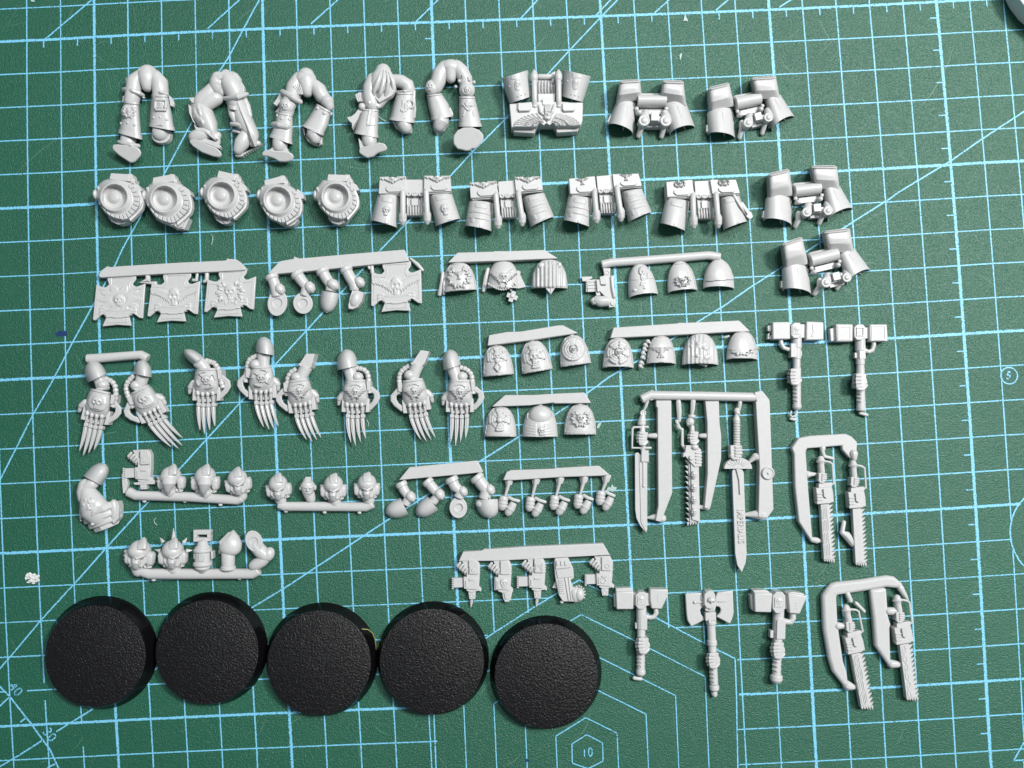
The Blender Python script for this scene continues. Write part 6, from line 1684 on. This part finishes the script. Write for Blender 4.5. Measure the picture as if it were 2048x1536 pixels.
frame_sprue(1560, 860, 5.295, 'sprue frame of two toothed blades, one with a broken stub beside it',
    [[(125, 190), (200, 85), (330, 62), (700, 42), (760, 70), (820, 130), (812, 290), (740, 300), (660, 210), (658, 165), (290, 195), (275, 230), (300, 600), (345, 1150), (350, 1200), (200, 970), (160, 600), (150, 250)]],
    [[(290, 470, 50, 40), (330, 468, 50, 26), (370, 468, 50, 18)], [(450, 190, 60, 34), (450, 230, 60, 22), (470, 280, 60, 22), (560, 302, 60, 18)], [(340, 1160, 50, 30), (390, 1170, 50, 34), (440, 1175, 50, 14)], [(780, 250, 80, 44), (785, 300, 80, 30)], [(770, 1200, 50, 40), (700, 1110, 50, 44), (655, 1080, 50, 30), (675, 980, 50, 24)]],
    [(((480, 785), (515, 1370)), 62, 13, lambda u, v: barks(u, v), 'left toothed blade with bark like engraving'), (((820, 830), (852, 1410)), 62, 13, None, 'right toothed blade, plain')], [])
frame_sprue(1470, 1140, 5.12, 'sprue frame of two toothed blades, one with scroll engraving',
    [[(895, 265), (990, 145), (1050, 130), (1300, 105), (1560, 62), (1640, 75), (1740, 160), (1680, 190), (1560, 180), (1300, 225), (1045, 260), (1060, 560), (1115, 940), (1150, 1040), (1180, 1265), (1000, 1040), (960, 900), (910, 600)], [(1385, 205), (1555, 185), (1575, 480), (1600, 560), (1590, 600), (1600, 930), (1600, 1010), (1440, 780), (1420, 500)]],
    [[(1050, 570, 60, 40), (1100, 570, 60, 30), (1130, 560, 60, 26)], [(1150, 240, 60, 26), (1180, 310, 60, 26)], [(1150, 1180, 50, 50), (1200, 1195, 50, 34), (1260, 1200, 50, 12)], [(1600, 960, 50, 44), (1660, 965, 50, 34), (1730, 965, 50, 12)], [(1570, 420, 60, 40), (1640, 420, 60, 40)], [(1690, 180, 60, 34), (1740, 260, 60, 24), (1765, 300, 50, 14)], [(1240, 340, 60, 20), (1320, 420, 60, 18)]],
    [(((1245, 855), (1345, 1400)), 66, 12, barks, 'left engraved toothed blade'), (((1740, 760), (1810, 1310)), 64, 12, swirl, 'right toothed blade with scroll engraving')], [])
def hammer(name, lab, cat, ox, oy, k, heads, cx, y0, y1, shaft, hand, flip, pommel, hose, face, tilt_=0.0, blocks=True, gr=None, palm=1):
    with Z(ox, oy, k):
        t = Thing(name, lab, cat, cx, (y0 + y1) / 2, gr)
        X = lambda y: cx + tilt_ * (y - y0)
        for q, em in heads:
            h = P('hammer_head', t, bevel=.03); h.prism(q, 0, 150, 3)
            if em:
                m = [(sum(p[0] for p in q) / len(q)), sum(p[1] for p in q) / len(q)]
                e = P('face_panel', h, bevel=0); w = max(p[0] for p in q) - min(p[0] for p in q)
                e.relief(m[0], m[1], w * .82, w * .86, em, 9, h, n=36)
        s = P('haft', t, bevel=.01)
        for (a, b, r) in shaft: s.tube([(X(a), a, 70, r), (X(b), b, 68, r)], n=14, cap='c')
        g = P('grip_wrap', s, bevel=0)
        ya, yb = hand[1] + 60, y1 - 60
        r = shaft[-2][2] if len(shaft) > 1 else 50
        nn = max(4, int((yb - ya) / 46))
        for i in range(nn):
            y = ya + (yb - ya) * i / nn
            g.tube([(X(y) - r * .98, y, 80, 8), (X(y), y + 22, 72 + r, 9), (X(y) + r * .98, y + 46, 80, 8)], n=6)
            g.tube([(X(y) + r * .95, y + 8, 80, 5), (X(y), y + 26, 69 + r, 5), (X(y) - r * .95, y + 44, 80, 5)], n=6)
        c = P('head_centre', t, bevel=.02); w = face[0]
        c.prism([(cx - w * .5, y0 - 55), (cx - w * .2, y0 - 95), (cx + w * .3, y0 - 95), (cx + w * .5, y0 - 55), (cx + w * .52, y0 + 75), (cx + w * .2, y0 + 125), (cx - w * .25, y0 + 125), (cx - w * .5, y0 + 75)], 0, 160)
        e = P('emblem', c, bevel=0, sharp=60)
        if face[1]: e.relief(cx, y0 + 8, w * .66, w * .8, face[1], 18, c, n=26)
        if blocks:
            b = P('power_block', t, bevel=.015); d = flip
            b.prism([(X(y0 + 210) - d * 10, y0 + 195), (X(y0 + 210) + d * 78, y0 + 195), (X(y0 + 400) + d * 80, y0 + 390), (X(y0 + 400) - d * 10, y0 + 390)], 10, 130)
            b.prism([(X(y0 + 300) - d * 76, y0 + 300), (X(y0 + 300) - d * 40, y0 + 300), (X(y0 + 400) - d * 40, y0 + 380), (X(y0 + 400) - d * 76, y0 + 375)], 10, 90)
            hs = P('power_hose', t, bevel=0); hs.tube([p + (75, 30) for p in hose], n=12)
            hs.ell(hose[-1][0], hose[-1][1], 80, 38, 34, 34)
        pm = P('pommel', t, bevel=.01)
        pm.tube([(X(y1 - 40), y1 - 40, 68, 60), (X(y1), y1, 68, 62), (X(y1 + 24), y1 + 24, 66, 46)], n=14, cap='c')
        for q in pommel: pm.tube(q, n=8)
    with L(ox + hand[0] / k, oy + hand[1] / k, 1):
        f_ = fist(t, 0, 0, hand[2], hand[3], hand[4], 20)
        if palm:
            q_ = P('palm', t, bevel=.02); q_.prism([(2, -7), (13 * palm, -5), (15 * palm, 3), (10 * palm, 14), (2, 12)][::1], 2, 17)
    return t
GH = 'power hammers at right'
skull_plate = lambda u, v: max(skull(u * 1.2, v * 1.2) if abs(u) < .83 and abs(v) < .83 else 0, .5)
panel = lambda u, v: .8 if abs(abs(u) - .88) < .12 or abs(abs(v) - .88) < .12 else .25 * lumps(12, 12, (.1, .25))(u, v)
zig = lambda u, v: .8 if (abs(u + .1) < .3 and .1 < v < .85) or (abs(u - .35 * v + .1) < .18 and -.8 < v <= .1) else 0
t = hammer('power_hammer', 'hammer with a skull plate, lightning mark and small ring at its foot', 'hammer', 1510, 630, 6.983,
    [([(248, 98), (492, 95), (495, 335), (250, 340)], None), ([(720, 88), (960, 100), (962, 345), (715, 350)], zig)],
    580, 200, 1290, [(300, 460, 68), (440, 610, 60), (610, 740, 50), (740, 960, 56), (940, 1260, 54), (1250, 1290, 56)], (555, 850, 1.5, 0, -1), -1, [[(505, 1350, 60, 14), (490, 1390, 60, 14), (515, 1420, 60, 14), (560, 1410, 60, 14), (590, 1350, 60, 14)], [(500, 1450, 50, 20), (560, 1460, 50, 24)]],
    [(360, 340), (365, 400), (400, 460), (460, 480), (510, 470)], (150, skull_plate), .005, palm=0)
with Z(1510, 630, 6.983):
    b = P('rear_prong', t, bevel=.02); b.prism([(175, 150), (250, 130), (250, 330), (175, 340), (180, 260), (230, 240), (180, 220)], 0, 90); b.prism([(490, 130), (720, 125), (720, 320), (490, 320)], 0, 110)
t = hammer('power_hammer', 'hammer with square framed panels on both ends of its head', 'hammer', 1510, 630, 6.983,
    [([(1130, 125), (1370, 130), (1368, 368), (1138, 372)], panel), ([(1600, 130), (1845, 130), (1862, 365), (1602, 370)], panel)],
    1465, 225, 1300, [(330, 500, 70), (450, 690, 60), (690, 800, 52), (740, 960, 56), (960, 1290, 56), (1280, 1330, 62)], (1470, 920, 1.55, 0, -1), 1, [[(1470, 1370, 50, 24), (1560, 1395, 50, 24)]],
    [(1655, 372), (1660, 420), (1640, 490), (1590, 515), (1540, 500)], (160, panel), .012)
with Z(1510, 630, 6.983):
    b = P('rear_prong', t, bevel=.02); b.prism([(1045, 190), (1140, 170), (1140, 360), (1060, 370)], 0, 100); b.prism([(1370, 180), (1600, 170), (1600, 330), (1370, 330)], 0, 110)
t = hammer('power_hammer', 'hammer with one slanted head end, between the gun sprue and the double axe', 'hammer', 1200, 1160, 6.4,
    [([(205, 150), (430, 150), (428, 375), (212, 378)], None), ([(640, 118), (872, 122), (868, 205), (790, 372), (660, 368), (640, 250)], lambda u, v: .6 if abs(u) < .1 and abs(abs(v) - .3) < .12 or abs(u) < .1 and abs(v) < .1 else 0)],
    530, 250, 1190, [(350, 480, 64), (470, 620, 62), (620, 740, 52), (740, 900, 50), (880, 1150, 50), (1170, 1200, 58)], (548, 830, 1.45, 0, -1), 1, [[(440, 1255, 50, 26), (520, 1265, 50, 24)]],
    [(715, 378), (720, 420), (690, 470), (640, 480), (600, 470)], (150, skull_plate), -.01)
with Z(1200, 1160, 6.4):
    b = P('rear_prong', t, bevel=.02); b.prism([(178, 180), (212, 180), (212, 350), (182, 348)], 0, 90); b.prism([(200, 108), (400, 100), (430, 150), (206, 150)], 0, 120); b.prism([(430, 170), (640, 170), (640, 330), (430, 330)], 0, 110)
t = hammer('double_axe', 'double bladed axe with a skull on its centre, between two hammers', 'axe', 1200, 1160, 6.4, [],
    1405, 240, 1390, [(340, 400, 44), (410, 560, 66), (560, 800, 52), (770, 830, 62), (830, 960, 50), (950, 1330, 50), (1350, 1400, 60)], (1448, 1020, 1.4, 0, -1), 1, [[(1460, 1440, 50, 40), (1465, 1462, 50, 38)]],
    [(1405, 300), (1406, 310)], (140, None), .05, blocks=False)
with Z(1200, 1160, 6.4):
    for q in ([(1092, 172), (1300, 165), (1310, 200), (1345, 240), (1348, 350), (1310, 350), (1282, 385), (1295, 440), (1345, 505), (1250, 560), (1168, 600), (1120, 520), (1108, 440)],
              [(1505, 160), (1702, 135), (1714, 420), (1695, 500), (1665, 565), (1600, 530), (1490, 470), (1540, 420), (1548, 380), (1530, 345), (1480, 340), (1478, 230)]):
        b = P('axe_blade', t, bevel=.03); b.plate(q, 96, 50)
    b = P('head_centre', t, bevel=.015); b.prism([(1350, 140), (1440, 130), (1470, 210), (1490, 320), (1470, 400), (1350, 400), (1340, 260)], 0, 130); b.prism([(1350, 420), (1485, 420), (1488, 520), (1350, 525)], 10, 140); b.prism([(1390, 500), (1420, 500), (1420, 560), (1390, 560)], 80, 150)
    s = P('skull_emblem', t, bevel=0, sharp=60); s.ell(1418, 250, 130, 62, 46, 34); s.relief(1418, 290, 130, 180, skull, 34, [s, b], n=26); s.tube([(1330, 250, 120, 18), (1330, 310, 120, 18)], n=8)
    w = P('bone_bar', t, bevel=0); w.tube([(1215, 285, 100, 16), (1310, 280, 100, 14)], n=8); w.tube([(1520, 275, 100, 12), (1605, 265, 100, 14)], n=8); w.ell(1215, 285, 104, 22, 22, 16)
t = hammer('power_hammer', 'hammer with one slanted head end, between the double axe and toothed blades', 'hammer', 1470, 1140, 5.12,
    [([(200, 235), (385, 240), (372, 435), (205, 432)], None), ([(545, 235), (742, 268), (665, 450), (560, 445)], lambda u, v: .6 if abs(u) < .12 and abs(v + .2) < .4 and math.sin(v * 24) > 0 else 0)],
    450, 320, 1120, [(400, 500, 54), (480, 640, 56), (640, 740, 46), (740, 860, 44), (860, 1080, 42), (1080, 1120, 52)], (440, 815, 1.5, 0, -1), 1, [],
    [(590, 450), (595, 490), (570, 530), (530, 530), (500, 525)], (130, skull_plate), -.035)
with Z(1470, 1140, 5.12):
    b = P('rear_prong', t, bevel=.02); b.prism([(155, 258), (205, 235), (205, 430), (168, 405)], 0, 90); b.prism([(180, 210), (320, 205), (385, 250), (210, 250)], 0, 118); b.prism([(380, 250), (550, 250), (550, 400), (380, 410)], 0, 90); b.prism([(515, 235), (600, 225), (700, 240), (720, 262), (545, 250)], 0, 118)
# ================================================================ five black round bases along the bottom
def mat_base(name, top):
    m, nt, b = nodes(name)
    p = coords(nt)
    b.inputs['Base Color'].default_value = (0.0035, 0.003, 0.0035, 1) if top else (0.003, 0.003, 0.0035, 1)
    b.inputs['Roughness'].default_value = 0.36 if top else 0.16
    b.inputs['Specular IOR Level'].default_value = 0.4 if top else 0.35
    n = N(nt, 'ShaderNodeTexNoise', Scale=21.0 if top else 2.0, Detail=3.0 if top else 2.0, Distortion=0.5)
    nt.links.new(p, n.inputs['Vector'])
    bu = N(nt, 'ShaderNodeBump', Strength=1.0 if top else 0.1, Distance=0.03)
    nt.links.new(n.outputs[0], bu.inputs['Height']); nt.links.new(bu.outputs[0], b.inputs['Normal'])
    if top:
        n2 = N(nt, 'ShaderNodeTexNoise', Scale=22.0, Detail=2.0)
        nt.links.new(p, n2.inputs['Vector'])
        mr = N(nt, 'ShaderNodeMapRange'); mr.inputs[1].default_value = 0.68; mr.inputs[2].default_value = 0.76; mr.inputs[4].default_value = 0.5
        nt.links.new(n2.outputs[0], mr.inputs[0])
        mx = N(nt, 'ShaderNodeMix', data_type='RGBA'); mx.inputs[6].default_value = (0.0035, 0.003, 0.0035, 1); mx.inputs[7].default_value = (0.05, 0.047, 0.045, 1)
        nt.links.new(mr.outputs[0], mx.inputs[0]); nt.links.new(mx.outputs[2], b.inputs['Base Color'])
    return m
BTOP = mat_base('pebbled_black', True); BSIDE = mat_base('gloss_black', False)
BH = 0.40
for (x0, x1, y0, y1, lab) in ((90, 291.4, 1210.4, 1413.7, 'black round base nearest the printed 40 and 30 marks'),
                         (311.4, 517, 1200, 1408, 'black round base placed highest of the five, below the canister and helmet sprue'),
                         (534.7, 742, 1222.7, 1428.4, 'black round base with a thin yellow glint modelled on its rim'),
                         (759.4, 968.3, 1220, 1426, 'black round base below the gun sprue, next to the one with the rim glint'),
                         (989, 1196, 1248.6, 1455.5, 'lowest black round base, covering part of the printed hexagons')):
    cx, cy = (x0 + x1) / 2, (y0 + y1) / 2
    t = Thing('round_base', lab, 'model base', cx, cy, 'black round bases along the bottom')
    rad = (W(x1, cy, BH * PX) - W(x0, cy, BH * PX)).length / 2
    s = P('base_body', t, BSIDE, bevel=0.0)
    s.turned(cx, cy, BH * PX, [(1.60, 0.001), (1.60, 0.03), (1.585, 0.05), (rad + .012, BH - .02), (rad, BH - .004), (rad - .02, BH - .004)], 96)
    s = P('textured_top', t, BTOP, bevel=0)
    s.turned(cx, cy, BH * PX, [(rad - .008, BH - .03), (rad - .008, BH - .002), (rad - .03, BH + .004)], 96)
t = Thing('glint', 'thin yellow glint on the rim of the middle black base, shaped as a strand', 'glint', 745, 1270)
with L(0, 0):
    s = P('glint_strand', t, plastic('glint_yellow', (0.30, 0.27, 0.08), 0.4), bevel=0)  # gold reflection along the base rim, modelled as a solid yellow strand
    s.tube([(724, 1258, 24, .8), (736, 1259, 20, .8), (745, 1266, 14, .8), (750, 1278, 9, .8), (752, 1292, 6, .8), (752, 1306, 4, .8)], n=6)
# ================================================================ crumbs, flakes and marks on the mat
t = Thing('putty_crumb', 'ragged white crumb lying on the mat above the first black base', 'crumb', 65, 1157)
s = P('crumb_body', t, plastic('white_putty', (0.62, 0.64, 0.62), 0.6), bevel=0)
g = random.Random(8)
for i in range(44):
    a_, q_ = g.uniform(0, 6.3), g.uniform(0, 12)
    s.ell(65 + q_ * math.cos(a_) * 1.1, 1156 + q_ * math.sin(a_) * .9, g.uniform(1, 5), g.uniform(2.2, 5.2), g.uniform(2.0, 4.2), g.uniform(1.5, 3.5), g.uniform(0, 180), n=6, m=4)
FL = plastic('thin_flake', (0.34, 0.46, 0.44), 0.4)
def flake(lab, x, y, pts, th=1.0):
    t = Thing('plastic_flake', lab, 'plastic flake', x, y)
    s = P('flake_body', t, FL, bevel=0); s.plate([(x + a, y + b) for a, b in pts], 2.2, th)
flake('pale ragged flake beside the canister sprue', 1222, 976, [(-10, 6), (-6, -2), (-1, -1), (2, -8), (5, -3), (12, -1), (9, 5), (3, 8), (-3, 5)])
flake('thin curled sliver beside the dome pad sprue', 1198, 848, [(-5, 8), (-2, 0), (6, -7), (3, 2), (-1, 9)])
flake('tiny pale flake above the smooth jump packs', 1362, 112, [(-2, 9), (-3, -2), (2, -7), (1, 2)], .8)
flake('tiny green white flake near the upper ruler marks', 1371, 36, [(-4, 7), (-2, -4), (3, 0), (5, 7), (0, 5)], .8)
flake('small greenish flake in the top left corner', 66, 1, [(-5, -3), (4, -2), (2, 3), (-4, 2)], .8)
def strand(lab, pts, r=.7):
    t = Thing('plastic_sliver', lab, 'sliver', pts[0][0], pts[0][1])
    s = P('sliver_body', t, FL, bevel=0); s.tube([p + (2.0, r) for p in pts], n=6)
strand('fine curled sliver below the second torso', [(422, 469), (426, 474), (425, 482), (423, 490)])
strand('curled sliver below the head sprue', [(312, 1036), (308, 1040), (309, 1046), (314, 1050)])
strand('wispy sliver between the feet of the fourth leg pair', [(757, 233), (764, 239), (772, 243)], .9)
strand('wispy sliver under the clawed gauntlet', [(733, 840), (737, 846), (736, 853)])
INK = plastic('blue_ink', (0.006, 0.03, 0.12), 0.5, 0.4)
q = P('ink_stain', MAT, INK, bevel=0, kind='flat', label='dark blue ink spot at the left')
def blot(q, x, y, rx, ry, seed):
    g = random.Random(seed); n = 22
    q.add([back(x, y, .013)] + [back(x + rx * (1 + .25 * g.uniform(-1, 1)) * math.cos(i * 2 * math.pi / n), y + ry * (1 + .3 * g.uniform(-1, 1)) * math.sin(i * 2 * math.pi / n), .013) for i in range(n)], [(0, 1 + (i + 1) % n, 1 + i) for i in range(n)])
blot(q, 123, 667, 12, 6, 1)
q = P('ink_stain', MAT, INK, bevel=0, kind='flat', label='small ink dot on a grid line'); blot(q, 1054, 1521 - 0, 4, 3, 2)
# knife scratches
SCR = plastic('scratch', (0.10, 0.22, 0.15), 0.5, 0.2)
q = P('scratches', MAT, SCR, bevel=0, kind='flat')
g = random.Random(5)
for i in range(170):
    x, y = g.uniform(-20, 2060), g.uniform(-10, 1545)
    a = g.choice((-.9, -.75, .55, .8, -.3, 1.2)) + g.uniform(-.25, .25); ln = g.uniform(12, 70) * (2.2 if i % 12 == 0 else 1); w = g.uniform(.25, .6)
    b_ = g.uniform(-.12, .12)
    pts = [(x + ln * (j / 4) * math.cos(a + b_ * j), y + ln * (j / 4) * math.sin(a + b_ * j)) for j in range(5)]
    P0 = [back(px, py, .002) for px, py in pts]
    L_ = []; R_ = []
    for j, p in enumerate(P0):
        d = (P0[min(4, j + 1)] - P0[max(0, j - 1)]).normalized(); nrm = Vector((-d.y, d.x, 0)) * w / PX * math.sin(math.pi * (j + .3) / 4.6)
        L_.append(p + nrm); R_.append(p - nrm)
    q.add(L_ + R_[::-1], [tuple(range(10))])
q.kind = 'stuff'
# pale specks of dust
DUST = plastic('dust', (0.45, 0.5, 0.42), 0.7, 0.2)
q = P('dust_specks', MAT, DUST, bevel=0, kind='stuff')
for i in range(240):
    x, y = g.uniform(0, 2048), g.uniform(0, 1536)
    c = back(x, y, .004); r = g.uniform(.35, .9) / PX
    q.add([c + Vector((r * math.cos(k * 2.1) * g.uniform(.6, 2), r * math.sin(k * 2.1), 0)) for k in range(3)] + [c + Vector((0, 0, r))], [(0, 1, 2), (0, 1, 3), (1, 2, 3), (2, 0, 3)])
# white blister tray corner at the top right
t = Thing('plastic_tray', 'edge of a pale translucent plastic tray poking in at the top right corner', 'plastic tray', 2044, 2)
m, nt, b = nodes('tray_plastic'); b.inputs['Base Color'].default_value = (0.72, 0.78, 0.76, 1); b.inputs['Roughness'].default_value = .25
b.inputs['Transmission Weight'].default_value = 0.0
n_ = N(nt, 'ShaderNodeTexNoise', Scale=3.0); nt.links.new(coords(nt), n_.inputs['Vector']); bu = N(nt, 'ShaderNodeBump', Strength=.2, Distance=.03); nt.links.new(n_.outputs[0], bu.inputs['Height']); nt.links.new(bu.outputs[0], b.inputs['Normal'])
s = P('tray_wall', t, m, bevel=.05); s.prism([(2034, -18), (2042, -2), (2060, 22), (2118, 70), (2160, -60), (2010, -60)], 0, 40, 1)
s = P('tray_lip', t, m, bevel=.02); s.tube([(2026, -34, 40, 3), (2040, -2, 40, 3), (2058, 22, 40, 3), (2116, 70, 40, 3)], n=8)
finish()
for p in PARTS:
    uvs = getattr(p, 'uvs', None)
    if p.mat is PRINT and p.v:
        me = p.o.data
        ul = me.uv_layers.new(name='across')
        if uvs:
            for poly in me.polygons:
                for li in poly.loop_indices:
                    vi = me.loops[li].vertex_index
                    ul.data[li].uv = uvs[vi] if len(uvs) == len(me.vertices) else (0, 0)
